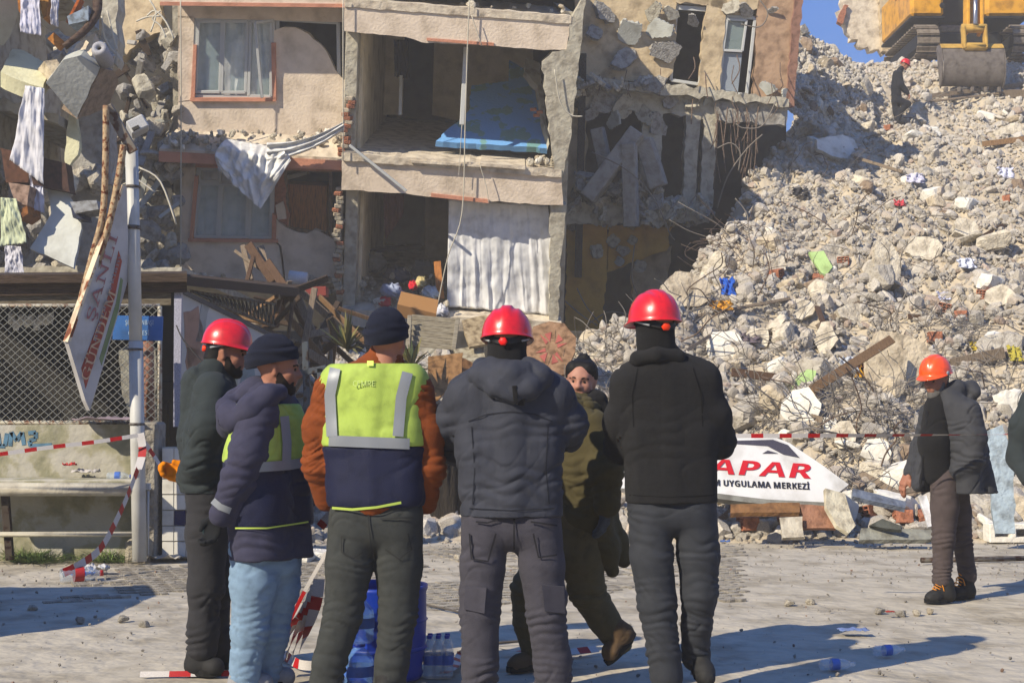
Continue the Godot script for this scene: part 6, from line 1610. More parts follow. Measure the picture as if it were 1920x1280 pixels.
func ground() -> void:
	gn.seed = 8; gn.frequency = .12; gn.fractal_octaves = 3
	var dust := mat("dust", Color(.69, .66, .595), .97, "dirt", .22, 1.4, "bump", {"world": true})
	var st := ST(true)
	sheet(st, 110, 120, func(u, v):
		var d := lerpf(4.5, 17.0, v)
		var x := lerpf(-7.0, 7.0, u)
		return Vector3(x, ground_h(x, d), -d))
	struct("street", st, dust, "dusty street in front of the ruins")
	st = ST(true)
	cbox(st, at(Vector3(0, -.55, -100)), Vector3(700, 1.0, 700))
	struct("ground", st, dust, "flat dusty ground reaching to the horizon")
	# interlocking pavers under the dust
	rng.seed = 12
	var pv := [mat("paver_a", Color(.67, .64, .58), .97, "concrete", 2.5, 1.2), mat("paver_b", Color(.64, .61, .55), .97, "concrete", 2.5, 1.2)]
	var pm := []
	for v in 3:
		var sp := ST()
		var poly := PackedVector2Array([Vector2(-.098, -.046), Vector2(-.05, -.056), Vector2(0, -.046), Vector2(.05, -.056), Vector2(.098, -.046), Vector2(.098, .046), Vector2(.05, .036), Vector2(0, .046), Vector2(-.05, .036), Vector2(-.098, .046)])
		prism(sp, poly, .004, -.05)
		pm.append(done(sp))
	var pav := Node3D.new(); pav.name = "paving"; add_child(pav); pav.set_meta("kind", "structure"); pav.set_meta("label", "interlocking pavers showing through the dust")
	var cnt := 0
	var rest := []
	for i in range(-60, 60):
		for j in range(-40, 40):
			var q := Vector2((i + (.5 if j % 2 else 0.0)) * .205, j * .1).rotated(-.42) + Vector2(-.4, 12.0)
			var px := q.x / q.y * FOC + 960.0; var py := 775.0 + EYE / q.y * FOC
			if q.y > 14.4 or q.y < 10.3 + .5 * sin(q.x * 2.0) or px > 1380 or px < lerpf(150, 40, (py - 1030) / 100.0) + 60: continue
			if gn.get_noise_2d(q.x * 5.0, q.y * 5.0) > .22: continue
			var xf := Transform3D(Basis(Vector3.UP, .42) * Basis(Vector3.RIGHT, -PI / 2) * Basis(Vector3.UP, rng.randfn() * .012), Vector3(q.x, -.006 + rng.randf_range(-.005, .005), -q.y))
			var seen := px < 600 or (px > 835 and px < 1010) or (px > 1090 and px < 1200)
			if seen and cnt < 290:
				put("paver", pm[cnt % 3], pv[rng.randi() % 2], pav, xf)
				cnt += 1
			else: rest.append(xf)
	var sr := ST()
	for xf in rest: sr.append_from(pm[0], 0, xf)
	put("paver_field", sr.commit(), pv[0], pav).set_meta("kind", "stuff")
	# stones and grit on the street
	var sm := lump(41, Vector3(1, .6, .8), 1, 6)
	var xf := []; var cl := []
	for i in 5200:
		var d := rng.randf_range(6.0, 15.6); var x := rng.randf_range(-d * .38, d * .38)
		if d < 11.5 and rng.randf() < .72: continue
		var s := .006 + .02 * pow(rng.randf(), 4.0) + (.012 * rng.randf() if d > 14.3 else 0.0)
		xf.append(Transform3D(rand_basis().scaled(Vector3.ONE * s), Vector3(x, s * .1, -d)))
		cl.append([Color(.5, .46, .4), Color(.6, .57, .52), Color(.36, .33, .29), Color(.46, .3, .22)][0 if i % 9 else 3] * rng.randf_range(.7, 1.25))
	scatter("street_grit", "small stones and grit strewn over the dusty street", "stones", sm, M.rubble_small, xf, cl)
	for e in [[60, 1140, .1], [395, 1212, 0], [500, 1205, 0], [975, 1232, .1], [230, 1160, .1], [270, 1170, .1], [1480, 1130, .1], [1520, 1128, .1], [1650, 1145, .1], [1720, 1148, .1], [1690, 1150, .1], [1745, 1145, .05], [920, 1065, .2], [860, 1045, .2], [150, 1162, .1], [1560, 1010, .3], [1020, 1060, .15]]:
		var o := put("loose_stone", sm, tones()[int(e[0]) % 4], null, Transform3D(Basis(Vector3.UP, e[0]).scaled(Vector3.ONE * (.05 + e[2] * .2)), G(e[0], e[1], .01)))
		tag(o, "loose pale stone lying on the dusty street", "stone", "loose stones on the street")
func left_street() -> void:
	rng.seed = 61
	var conc := mat("old_render", Color(.66, .645, .60), .95, "moss", .45, 1.0, "bumpc")
	var W := thing("low_wall", "mossy concrete garden wall with ledge below the chain link fence", "wall", at(P(110, 900, 13.35) * Vector3(1, 0, 1)))
	var o := W.position
	var L := func(px, py, d): return P(px, py, d) - o
	var st := ST()
	hexa(st, [L.call(-90, 797, 13.35), L.call(270, 795, 13.35), L.call(270, 1050, 13.35), L.call(-90, 1050, 13.35)], [L.call(-90, 797, 13.35) + Vector3(0, 0, -.25), L.call(270, 795, 13.35) + Vector3(0, 0, -.25), L.call(270, 1050, 13.35) + Vector3(0, -.1, -.25), L.call(-90, 1050, 13.35) + Vector3(0, -.1, -.25)])
	obj("wall_face", st, conc, W)
	st = ST(); cbox(st, Transform3D(Basis(), L.call(80, 902, 13.1) + Vector3(-.3, 0, 0)), Vector3(2.4, .05, .5), .012)
	obj("ledge", st, conc, W)
	st = ST(true); tube(st, [L.call(-80, 917, 12.86), L.call(250, 917, 12.86)], .062, 12)
	obj("rounded_rail", st, mat("rail_white", Color(.70, .68, .62), .7, "concrete", 1.0, .4), W)
	st = ST(true); tube(st, [L.call(-80, 1002, 12.9), L.call(252, 1001, 12.9)], .024, 8)
	obj("lower_rail", st, M.rail_white, W)
	st = ST(); bar(st, L.call(8, 915, 12.95), L.call(18, 1050, 12.95), .07, .05, .005)
	obj("rail_post", st, mat("post_brown", Color(.24, .21, .18), .85, "rust", 1.0), W)
	st = ST(); cbox(st, Transform3D(Basis(), L.call(284, 920, 13.3)), Vector3(.17, 1.28, .34), .02)
	obj("end_pillar", st, mat("pillar_grey", Color(.55, .53, .49), .95, "concrete", 1.2, 2.0, "bumpc"), W)
	# blue painted letters on the wall
	var gp := mat("graffiti_blue", Color(.33, .47, .56), .9, "concrete", 1.5)
	var sg := ST()
	for e in [[[-5, 812], [-2, 836], [8, 836], [12, 812]], [[18, 836], [20, 810], [30, 826], [40, 810], [44, 834]], [[52, 812], [66, 810], [66, 822], [54, 826], [56, 836], [96, 834]]]:
		for i in e.size() - 1:
			bar(sg, L.call(e[i][0], e[i][1], 13.346), L.call(e[i + 1][0], e[i + 1][1], 13.346), .038, .003)
	obj("painted_letters", sg, gp, W)
	# tiled panel with a blue band
	var TP := thing("tiled_wall", "white tiled wall end with one dark blue tile band", "wall", at(P(340, 900, 13.2) * Vector3(1, 0, 1)))
	st = ST(); hexa(st, [[303, 838], [372, 838], [372, 1046], [303, 1046]].map(func(p): return P(p[0], p[1], 13.2) - TP.position), [[303, 838], [372, 838], [372, 1046], [303, 1046]].map(func(p): return P(p[0], p[1], 13.2) - TP.position + Vector3(0, 0, -.2)))
	obj("mortar", st, M.raw_concrete, TP)
	for i in 3:
		for j in 7:
			var a := P(304 + i * 22.5, 840 + j * 29.3, 13.19) - TP.position; var b := P(325 + i * 22.5, 867.5 + j * 29.3, 13.19) - TP.position
			st = ST(); cbox(st, Transform3D(Basis(), (a + b) * .5), Vector3(b.x - a.x, a.y - b.y, .016), .003)
			var blue := j == 4
			obj("tile", st, mat("tile_blue", Color(.06, .10, .32), .3, "fine", 1.0) if blue and i > 0 else mat("tile_white", Color(.78, .77, .73), .35, "plaster", 1.2), TP)
	# chain link fence: every wire by itself
	var FN := thing("chain_link_fence", "grey chain link fence standing on the low wall", "fence", at(P(110, 790, 13.4)))
	var fo := FN.position
	var wm := mat("galvanised", Color(.56, .56, .53), .55, "fine", 3.0, 0.0, "bump", {"metal": .3})
	var y0 := P(0, 793, 13.42).y - fo.y; var y1 := P(0, 572, 13.42).y - fo.y
	var xa := P(-70, 793, 13.42).x - fo.x; var xb := P(299, 793, 13.42).x - fo.x
	var dx := 16.0 / 199.0; var H := y1 - y0
	for s in [-1, 1]:
		var x: float = xa - H * 1.15
		while x < xb + H * 1.15:
			# a wire from bottom to top, slanted, clipped to the fence
			var p0 := Vector2(x, y0); var p1 := Vector2(x + s * H * 1.1, y1)
			if s < 0: p0.x += 0.0
			var t0 := 0.0; var t1 := 1.0
			var ddx := p1.x - p0.x
			var ta := (xa - p0.x) / ddx; var tb := (xb - p0.x) / ddx
			t0 = maxf(t0, minf(ta, tb)); t1 = minf(t1, maxf(ta, tb))
			if t1 - t0 > .02:
				var a := p0.lerp(p1, t0); var b := p0.lerp(p1, t1)
				st = ST(true)
				var z: float = .004 * s
				var pts := []
				var nseg := int((t1 - t0) * H / .065) + 1
				for i in nseg + 1:
					var q := a.lerp(b, float(i) / nseg)
					pts.append(Vector3(q.x, q.y, z * (1.0 if i % 2 else -1.0)))
				tube(st, pts, .0036, 4, -1.0, false)
				obj("wire", st, wm, FN)
			x += dx
	for e in [[[-70, 792], [299, 793], .022], [[299, 574], [299, 795], .022], [[-70, 573], [299, 573], .018], [[100, 574], [100, 795], .0]]:
		if e[2] == 0.0: continue
		st = ST(true); tube(st, [P(e[0][0], e[0][1], 13.42) - fo, P(e[1][0], e[1][1], 13.42) - fo], e[2], 8)
		obj("rail", st, mat("fence_rail", Color(.66, .65, .60), .6, "rust", 1.2), FN)
	# roofed yard behind the fence
	var C := thing("shop_canopy", "brown timber canopy over the dark yard behind the fence", "canopy", at(P(110, 530, 14.2) * Vector3(1, 0, 1)))
	var co := C.position
	var Q := func(px, py, d): return P(px, py, d) - co
	st = ST(); hexa(st, [Q.call(-120, 516, 14.0), Q.call(350, 512, 14.0), Q.call(350, 528, 14.0), Q.call(-120, 532, 14.0)], [Q.call(-120, 512, 20.8), Q.call(350, 508, 20.8), Q.call(350, 522, 20.8), Q.call(-120, 528, 20.8)])
	obj("roof", st, M.old_wood, C)
	st = ST(); hexa(st, [Q.call(-120, 530, 14.1), Q.call(350, 526, 14.1), Q.call(350, 548, 14.1), Q.call(-120, 556, 14.1)], [Q.call(-120, 530, 14.2), Q.call(350, 526, 14.2), Q.call(350, 548, 14.2), Q.call(-120, 556, 14.2)])
	obj("fascia", st, mat("fascia_brown", Color(.34, .28, .23), .9, "wood", .8, .6, "bump", {"s3": Vector3(.5, 6, 6)}), C)
	st = ST(); hexa(st, [Q.call(-120, 556, 14.15), Q.call(320, 548, 14.15), Q.call(320, 572, 14.15), Q.call(-120, 576, 14.15)], [Q.call(-120, 556, 14.3), Q.call(320, 548, 14.3), Q.call(320, 572, 14.3), Q.call(-120, 576, 14.3)])
	obj("crossbeam", st, mat("beam_grey", Color(.46, .43, .37), .9, "wood", .8, .5, "bump", {"s3": Vector3(.5, 6, 6)}), C)
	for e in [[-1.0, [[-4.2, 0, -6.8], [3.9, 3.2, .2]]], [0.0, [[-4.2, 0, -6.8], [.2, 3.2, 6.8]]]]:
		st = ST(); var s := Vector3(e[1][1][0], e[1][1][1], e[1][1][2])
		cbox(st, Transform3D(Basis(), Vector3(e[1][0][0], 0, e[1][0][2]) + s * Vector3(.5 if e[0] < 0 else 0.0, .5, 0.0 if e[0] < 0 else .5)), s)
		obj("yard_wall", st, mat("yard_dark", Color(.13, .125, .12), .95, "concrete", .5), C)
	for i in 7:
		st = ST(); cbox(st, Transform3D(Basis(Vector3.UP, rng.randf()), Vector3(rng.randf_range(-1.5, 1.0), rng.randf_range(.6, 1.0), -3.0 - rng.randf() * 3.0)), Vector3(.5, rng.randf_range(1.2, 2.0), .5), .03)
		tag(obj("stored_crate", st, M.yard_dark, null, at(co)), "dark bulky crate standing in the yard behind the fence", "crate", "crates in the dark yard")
	for i in 9:
		st = ST(true); var q := P(20 + i * 9 + rng.randf() * 6, 596 + rng.randf() * 14, 15.5)
		sheet(st, 4, 4, func(u, v): return q + Vector3((u - .5) * .06, (.5 - v) * .12, .03 * sin(u * 4.0 + v * 3.0)), .003)
		tag(obj("hanging_rag", st, M.sheet_white), "small white rag hanging in the dark yard behind fence", "rag", "rags in the yard")
	# leaning slab and pipe behind the fence
	var ls := slab3("leaning_slab", [[218, 640, 14.6], [290, 640, 14.6], [240, 780, 14.3]], [[222, 655], [262, 640], [290, 650], [290, 790], [245, 790], [226, 720]], .12, mat("slab_yard", Color(.5, .49, .45), .95, "concrete", 1.0, 1.0), null, .02)
	tag(ls, "grey broken slab leaning behind the fence under blue sign", "slab")
	st = ST(true); tube(st, [P(277, 640, 13.9), P(279, 795, 13.9)], .055, 10)
	tag(obj("rusty_pipe", st, mat("pipe_rose", Color(.52, .38, .31), .8, "rust", .8)), "rose brown pipe standing behind the fence near the lamp pole", "pipe")
	# lamp pole
	var PL := thing("lamp_pole", "white steel pole on a concrete foot beside the wall", "pole", at(G(262, 1052)))
	var po := PL.position
	st = ST(true); tube(st, [P(261, 1052, 12.85) - po, P(254, 640, 12.85) - po], .064, 14); tube(st, [P(254, 640, 12.85) - po, P(246, 276, 12.85) - po], .058, 14)
	obj("shaft", st, mat("pole_white", Color(.70, .70, .68), .5, "plaster", .8, 0.0, "bump", {"spec": .4}), PL)
	st = ST(); cbox(st, Transform3D(Basis(), Vector3(0, .06, 0)), Vector3(.23, .3, .25), .04)
	obj("foot", st, mat("foot_concrete", Color(.58, .55, .49), .95, "concrete", 1.5, 1.5), PL)
	for y in [350, 425, 428, 655, 795]:
		st = ST(true); var c := P(lerpf(246, 261, (y - 276) / 776.0), y, 12.85) - po
		for i in 1: lathe(st, Transform3D(Basis(), c), [Vector2(.064, -.012), Vector2(.07, -.01), Vector2(.07, .01), Vector2(.064, .012)], 14)
		obj("clamp", st, mat("clamp", Color(.35, .34, .33), .6, "rust", 2.0), PL)
	st = ST(true); tube(st, [P(277, 920, 12.95) - po, P(276, 1040, 12.95) - po], .013, 8)
	obj("conduit", st, M.pole_white, PL)
	st = ST(); cbox(st, Transform3D(Basis(), P(277, 912, 12.95) - po), Vector3(.045, .06, .04), .005)
	obj("junction", st, M.pvc, PL)
	# blue street plate
	var SG := thing("street_sign", "blue street name plate with white letters behind the lamp pole", "sign", Transform3D(Basis(), P(258, 615, 13.05)))
	st = ST(); cbox(st, Transform3D(Basis(Vector3.BACK, -.02), Vector3.ZERO), Vector3(.46, .225, .012), .004)
	obj("plate", st, mat("sign_blue", Color(.16, .36, .60), .5, "plaster", 1.0), SG)
	var lt := mat("letter_pale", Color(.62, .70, .76), .6, "")
	put("lettering", text_mesh("ŞEHİT ÇİNBAŞI", .055, .004), lt, SG, Transform3D(Basis.from_scale(Vector3(.72, 1.0, 1)), Vector3(.015, .05, .008)))
	put("lettering", text_mesh("CADDESİ", .055, .004), lt, SG, Transform3D(Basis.from_scale(Vector3(.9, 1.0, 1)), Vector3(.01, -.045, .008)))
	# the hanging advertising board
	var fr := frame3(P(127, 642, 12.35), P(241, 520, 12.85), P(231, 345, 12.65))
	var AD := thing("hanging_board", "white advertising board with red lettering hanging on edge", "sign", fr)
	slab3("panel", [[127, 642, 12.35], [241, 520, 12.85], [231, 345, 12.65]], [[229, 348], [237, 350], [241, 520], [168, 770], [160, 752], [127, 642]], .05, mat("board_white", Color(.70, .69, .68), .7, "plaster", .8), AD)
	slab3("rim", [[127, 642, 12.33], [241, 520, 12.83], [231, 345, 12.63]], [[229, 346], [233, 347], [132, 640], [126, 641]], .06, mat("rim_cream", Color(.80, .76, .66), .6, "rust", .5), AD)
	slab3("colour_band", [[127, 642, 12.345], [241, 520, 12.845], [231, 345, 12.645]], [[152, 690], [206, 545], [222, 470], [228, 490], [214, 560], [160, 728]], .02, mat("band_red", Color(.60, .27, .22), .7, "plaster", 1.0), AD)
	slab3("colour_band", [[127, 642, 12.345], [241, 520, 12.845], [231, 345, 12.645]], [[186, 672], [217, 568], [226, 520], [230, 525], [222, 580], [190, 685]], .02, mat("band_green", Color(.45, .52, .36), .7, "plaster", 1.0), AD)
	for e in [["GÜNDEM", 158, 712, 212, 545, .125, Color(.74, .62, .50)], ["ŞANLI", 168, 600, 214, 440, .13, Color(.56, .36, .37)], ["matbaa reklam", 176, 640, 224, 480, .05, Color(.5, .5, .52)]]:
		var a := P(e[1], e[2], 12.3); var b := P(e[3], e[4], 12.3)
		var hold := CF
		CF = fr
		var la := loc(e[1], e[2], -.02); var lb := loc(e[3], e[4], -.02)
		CF = hold
		var t := text_mesh(e[0], e[5], .002, true, 400)
		var wdt := t.get_aabb().size.x
		var dir := (lb - la); dir.z = 0
		put("lettering", t, mat("ad%d" % int(e[1]), e[6], .7, "plaster", 2.0), AD, Transform3D(Basis(Vector3.BACK, atan2(dir.y, dir.x)) * Basis.from_scale(Vector3(dir.length() / wdt, 1, 1)), (la + lb) * .5))
	# rusty tubes that carried it
	var rt := mat("rust_tube", Color(.66, .58, .46), .75, "rust", 1.6, .4)
	for e in [[[[198, 198], [197, 300], [192, 400], [172, 480], [152, 558]], .03, "rusty cream tube beside the hanging board, the longer one"], [[[231, 272], [222, 330], [206, 410], [186, 480], [170, 540]], .032, "rusty cream tube nearest the lamp pole"]]:
		st = ST(true); tube(st, curve(e[0].map(func(p): return P(p[0], p[1], 12.55)), 5), e[1], 8)
		tag(obj("rusty_tube", st, rt), e[2], "tube")
	st = ST(); bar(st, P(200, 198, 12.6), P(250, 285, 12.7), .09, .05, .006)
	tag(obj("angle_iron", st, mat("iron_grey", Color(.48, .46, .43), .7, "rust", .8)), "grey angle iron slanting from tube top to the pole", "iron")
	# second canopy with lattice and white banner
	var C2 := thing("lattice_canopy", "dark timber canopy edge with zigzag iron lattice under it", "canopy", at(P(450, 560, 16.5) * Vector3(1, 0, 1)))
	var c2 := C2.position
	var R := func(px, py, d): return P(px, py, d) - c2
	st = ST(); hexa(st, [R.call(335, 516, 14.6), R.call(560, 540, 18.5), R.call(560, 556, 18.5), R.call(335, 534, 14.6)], [R.call(335, 512, 17.0), R.call(565, 534, 20.5), R.call(565, 550, 20.5), R.call(335, 528, 17.0)])
	obj("eave", st, M.old_wood, C2)
	for e in [[358, 546, 515, 570], [395, 565, 515, 613]]:
		st = ST(); bar(st, R.call(e[0], e[1], 15.2), R.call(e[2], e[3], 17.6), .03, .03); obj("lattice_rail", st, mat("iron_olive", Color(.36, .34, .28), .8, "rust", 1.5), C2)
	for i in 20:
		var t := i / 20.0; var t2 := (i + .5) / 20.0; var t3 := (i + 1) / 20.0
		st = ST(true)
		tube(st, [R.call(lerpf(360, 515, t), lerpf(547, 571, t), lerpf(15.2, 17.6, t)), R.call(lerpf(378, 515, t2), lerpf(556, 612, t2), lerpf(15.2, 17.6, t2)), R.call(lerpf(360, 515, t3), lerpf(547, 571, t3), lerpf(15.2, 17.6, t3))], .011, 5)
		obj("lattice_bar", st, M.iron_olive, C2)
	var bn := thing("white_banner", "large white slanted banner with faded picture behind the two left men", "banner", at(P(400, 700, 14.6) * Vector3(1, 0, 1)))
	var pb: Array = [[328, 800, 14.2], [515, 700, 16.0], [332, 540, 14.2]]
	slab3("sheet", pb, [[336, 545], [512, 632], [514, 790], [332, 800]], .03, mat("banner_white", Color(.66, .65, .63), .7, "plaster", .5), bn)
	slab3("post", [[326, 800, 14.15], [340, 800, 14.15], [330, 540, 14.15]], [[326, 540], [340, 546], [336, 800], [324, 800]], .05, mat("post_lilac", Color(.66, .66, .72), .5, "fine", 1.0), bn)
	slab3("edge", [[328, 800, 14.17], [515, 700, 15.97], [332, 540, 14.17]], [[336, 538], [513, 626], [513, 634], [336, 547]], .05, mat("edge_dark", Color(.28, .27, .26), .7, ""), bn)
	for e in [[[[345, 585], [372, 575], [380, 640], [352, 700]], Color(.58, .46, .39)], [[[380, 560], [395, 568], [378, 640], [366, 640]], Color(.56, .56, .54)], [[[350, 650], [385, 660], [380, 690], [352, 710]], Color(.55, .44, .36)], [[[455, 640], [480, 655], [478, 740], [450, 720]], Color(.48, .53, .54)], [[[425, 640], [448, 650], [446, 740], [420, 730]], Color(.58, .58, .52)]]:
		slab3("faded_print", [[328, 800, 14.19], [515, 700, 15.99], [332, 540, 14.19]], e[0], .01, mat("pr%d" % int(e[0][0][0] + e[0][0][1]), e[1], .8, "plaster", 1.2), bn, .03)
	st = ST(true); tube(st, curve([P(330, 610, 14.1), P(345, 640, 14.0), P(385, 685, 14.0)], 4), .007, 5)
	tag(obj("thin_cable", st, mat("cable_dark", Color(.2, .19, .18), .8, "")), "thin dark cable hanging before the white banner", "cable")
	# ground storey darkness under the pink block
	var GF := thing("ground_storey", "dark ruined ground storey under the pink block", "building", at(Vector3(-3.5, 0, -23.5)))
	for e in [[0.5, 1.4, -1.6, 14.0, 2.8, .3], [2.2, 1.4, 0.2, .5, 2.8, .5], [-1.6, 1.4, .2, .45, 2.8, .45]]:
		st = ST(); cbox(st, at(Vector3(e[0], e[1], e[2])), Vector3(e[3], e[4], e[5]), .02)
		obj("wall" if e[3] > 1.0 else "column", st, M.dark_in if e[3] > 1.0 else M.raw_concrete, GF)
func street_clutter() -> void:
	rng.seed = 77
	var st: SurfaceTool
	# splintered timber below the pink wall
	for i in 44:
		var px := rng.randf_range(505, 640); var py := rng.randf_range(545, 735)
		var a := P(px, py, rng.randf_range(17.5, 20.0)); var b := a + Vector3(rng.randfn() * .5, rng.randf_range(-.8, .3), rng.randfn() * .3)
		st = ST(); bar(st, a, b, rng.randf_range(.04, .11), .03, .004, rng.randf())
		tag(obj("splintered_lath", st, [M.wood_grey, M.wood_tan, M.old_wood, M.wood_brown][i % 4]), "splintered %s lath in the heap below the pink wall%s" % [["grey", "tan", "dark", "brown"][i % 4], ", near the yucca" if px > 590.0 else (", near the lattice" if py < 620.0 else ", low behind the left men")], "timber", "laths below the pink wall")
	for e in [[465, 458, 512, 528, .13, 20.8, 2], [488, 462, 505, 520, .1, 20.9, 1], [500, 490, 535, 540, .12, 20.6, 2], [455, 460, 470, 525, .08, 21.0, 1], [440, 470, 520, 528, .05, 20.9, 1], [475, 480, 462, 530, .06, 20.7, 2], [545, 545, 590, 640, .16, 19.5, 2], [560, 560, 600, 660, .1, 19.0, 1], [520, 570, 620, 690, .09, 18.6, 0], [590, 540, 560, 700, .08, 18.4, 1], [545, 640, 640, 700, .1, 17.8, 1]]:
		st = ST(); bar(st, P(e[0], e[1], e[5]), P(e[2], e[3], e[5] - .3), e[4], .05, .006)
		tag(obj("leaning_plank", st, [M.wood_tan, M.wood_grey, M.wood_brown][e[6]]), "brown plank leaning below the lower pink window", "plank", "planks leaning below the pink window")
	st = ST(true); lathe(st, Transform3D(Basis(Vector3.BACK, 1.45), P(575, 524, 23.6)), [Vector2(0, 0), Vector2(.12, 0), Vector2(.12, .3), Vector2(.0, .3)], 16)
	tag(obj("paint_tub", st, mat("tub", Color(.74, .76, .78), .6, "fine", 1.0)), "white plastic tub lying below the broken pink wall", "tub")
	st = ST(); cbox(st, Transform3D(Basis(Vector3.BACK, .05), P(590, 548, 23.4)), Vector3(.42, .16, .3), .01)
	tag(obj("red_crate", st, mat("crate_red", Color(.55, .22, .18), .7, "fine", 1.0)), "red plastic crate below the brick edge", "crate")
	# dark steel frame remains between the men on the left
	var FR := thing("steel_frame", "dark bent steel frame standing behind the man in beanie", "frame", at(P(580, 800, 15.2) * Vector3(1, 0, 1)))
	for e in [[572, 640, 580, 930], [600, 690, 604, 940], [560, 700, 612, 690], [556, 770, 615, 765], [548, 860, 618, 850], [540, 640, 560, 900], [618, 700, 616, 930]]:
		st = ST(); bar(st, P(e[0], e[1], 15.2) - FR.position, P(e[2], e[3], 15.2) - FR.position, .07, .05, .006)
		obj("bar", st, mat("steel_blue", Color(.26, .29, .32), .6, "rust", .8), FR)
	st = ST(); cbox(st, Transform3D(Basis(), P(585, 870, 15.4) - FR.position), Vector3(.42, .7, .3), .02)
	obj("panel", st, mat("panel_dark", Color(.13, .14, .16), .7, "concrete", 1.0), FR)
	# tree trunk stump
	var TR := thing("tree_stump", "dark bark stump of a street tree behind the men", "tree", at(Vector3(P(840, 985, 16.2).x, 0, -16.2)))
	st = ST(true)
	var nz := FastNoiseLite.new(); nz.frequency = 1.5
	dome(st, Transform3D(), 40, 26, func(a: float, v: float):
		var y := lerpf(1.5, -.05, v); var r := .19 + .13 * pow(v, 5.0) * (1.0 + .5 * sin(a * 5.0)) + .025 * sin(a * 17.0 + v * 4.0) + .02 * nz.get_noise_3d(cos(a) * 2.0, v * 6.0, sin(a) * 2.0)
		return Vector3(sin(a) * r * (1.0 if v > .03 else .1), y, cos(a) * r * (1.0 if v > .03 else .1)))
	obj("trunk", st, mat("bark", Color(.19, .17, .15), .95, "wood", .8, 3.0, "bumpc", {"s3": Vector3(4, .6, 4)}), TR)
	# yucca with sword leaves
	var YU := thing("yucca_plant", "yucca with stiff sword leaves behind the lime vest man", "plant", at(Vector3(P(690, 700, 17.5).x, 0, -17.5)))
	st = ST(true); tube(st, [Vector3(0, 0, 0), Vector3(.02, 1.2, 0), Vector3(0, 2.0, 0)], .09, 8, .06)
	obj("trunk", st, mat("yucca_stem", Color(.34, .28, .2), .95, "wood", 1.0), YU)
	for i in 74:
		var side := i % 2
		var c: Vector3 = P([650, 772][side], [655, 690][side], 17.4) - YU.position
		var dir := Vector3(rng.randfn(), rng.randf_range(-.1, 1.5), rng.randfn()).normalized(); var ln := rng.randf_range(.35, .62)
		var sd := dir.cross(Vector3.UP).normalized() * .022
		st = ST()
		var m1 := c + dir * ln * .5; var m2 := c + dir * ln - Vector3(0, .08 * rng.randf(), 0)
		var th := Vector3(0, .006, 0)
		quad(st, c - sd * .6, c + sd * .6, m1 + sd, m1 - sd); tri(st, m1 - sd, m1 + sd, m2)
		quad(st, c - sd * .6 + th, m1 - sd + th, m1 + sd + th, c + sd * .6 + th); tri(st, m1 - sd + th, m2, m1 + sd + th)
		obj("leaf", st, [mat("leaf_a", Color(.36, .38, .20), .7, "fine", 2.0), mat("leaf_b", Color(.50, .47, .27), .75, "fine", 2.0), mat("leaf_c", Color(.26, .30, .17), .7, "fine", 2.0)][i % 3], YU)
	# boards, shutters and panels at the foot of the ruin
	var LV := thing("louvred_shutter", "grey wooden shutter boards lying below the lower room", "shutter", at(P(770, 620, 19.8)))
	for i in 6:
		st = ST(); var y := 594 + i * 10.0
		bar(st, P(772, y, 19.8 - i * .06) - LV.position, P(856, y + 8, 19.7 - i * .06) - LV.position, .07, .03, .004)
		obj("slat", st, mat("shutter_grey", Color(.60, .58, .52), .85, "wood", .8, .4, "bump", {"s3": Vector3(.6, 6, 6)}), LV)
	for e in [[[768, 592], [764, 655]], [[858, 598], [850, 658]]]:
		st = ST(); bar(st, P(e[0][0], e[0][1], 19.6) - LV.position, P(e[1][0], e[1][1], 19.3) - LV.position, .06, .04, .004); obj("stile", st, M.shutter_grey, LV)
	for e in [[[[803, 668], [868, 661], [866, 700], [822, 748], [800, 760]], Color(.60, .46, .30), "tan wooden door panel leaning in the heap", 18.0, .04], [[[862, 668], [905, 690], [900, 730], [840, 745]], Color(.58, .42, .26), "brown cardboard sheet leaning beside the tan door", 18.3, .02], [[[600, 605], [640, 600], [636, 640], [606, 640]], Color(.62, .52, .42), "pale rusty tin sheet below the brick edge", 19.5, .03], [[[866, 600], [912, 590], [930, 640], [880, 650]], Color(.66, .60, .48), "pale broken board below the curtain", 19.0, .04], [[[850, 655], [905, 645], [912, 680], [868, 690]], Color(.68, .66, .58), "pale greenish slab below the curtain", 18.8, .1]]:
		var pl: Array = [e[0][0] + [e[3]], e[0][1] + [e[3] + .1], e[0][-1] + [e[3] - .4]]
		tag(slab3("salvaged_panel", pl, e[0], e[4], mat("dp%d" % int(e[0][0][0]), e[1], .85, "wood", .7, .3), null, .01), e[2], "panel")
	var OC := thing("octagonal_panel", "round-cornered wooden panel with faded red star pattern", "panel", frame3(P(985, 690, 18.2), P(1085, 690, 18.2), P(1035, 600, 18.7)))
	var hold := CF
	CF = OC.transform
	var oct := [[1000, 612], [1030, 602], [1058, 606], [1080, 632], [1078, 660], [1062, 700], [1020, 712], [990, 690], [986, 640]]
	plate("board", oct, 0.0, .05, mat("oct_tan", Color(.60, .48, .37), .9, "wood", .7, .3), OC, .008)
	for i in 12:
		var a0 := TAU * i / 12.0; var a1 := TAU * (i + 1) / 12.0; var am := (a0 + a1) * .5
		var c := Vector2(1034, 652)
		var f := func(a, r): return [c.x + cos(a) * r * .85, c.y + sin(a) * r]
		plate("star_tile", [f.call(a0, 14.0), f.call(am, 36.0), f.call(a1, 14.0)] if i % 2 else [f.call(a0, 30.0), f.call(a1, 30.0), f.call(am, 12.0)], -.008, .0, mat("oct_red", Color(.62, .33, .29), .9, "plaster", 1.0) if i % 3 else M.oct_tan, OC)
	CF = hold
	# the fallen shop sign
	var fs := frame3(P(1180, 925, 14.9), P(1580, 935, 14.9), P(1380, 815, 15.25))
	var AP := thing("fallen_shop_sign", "white fallen shop sign with red and black lettering at the heap's foot", "sign", fs)
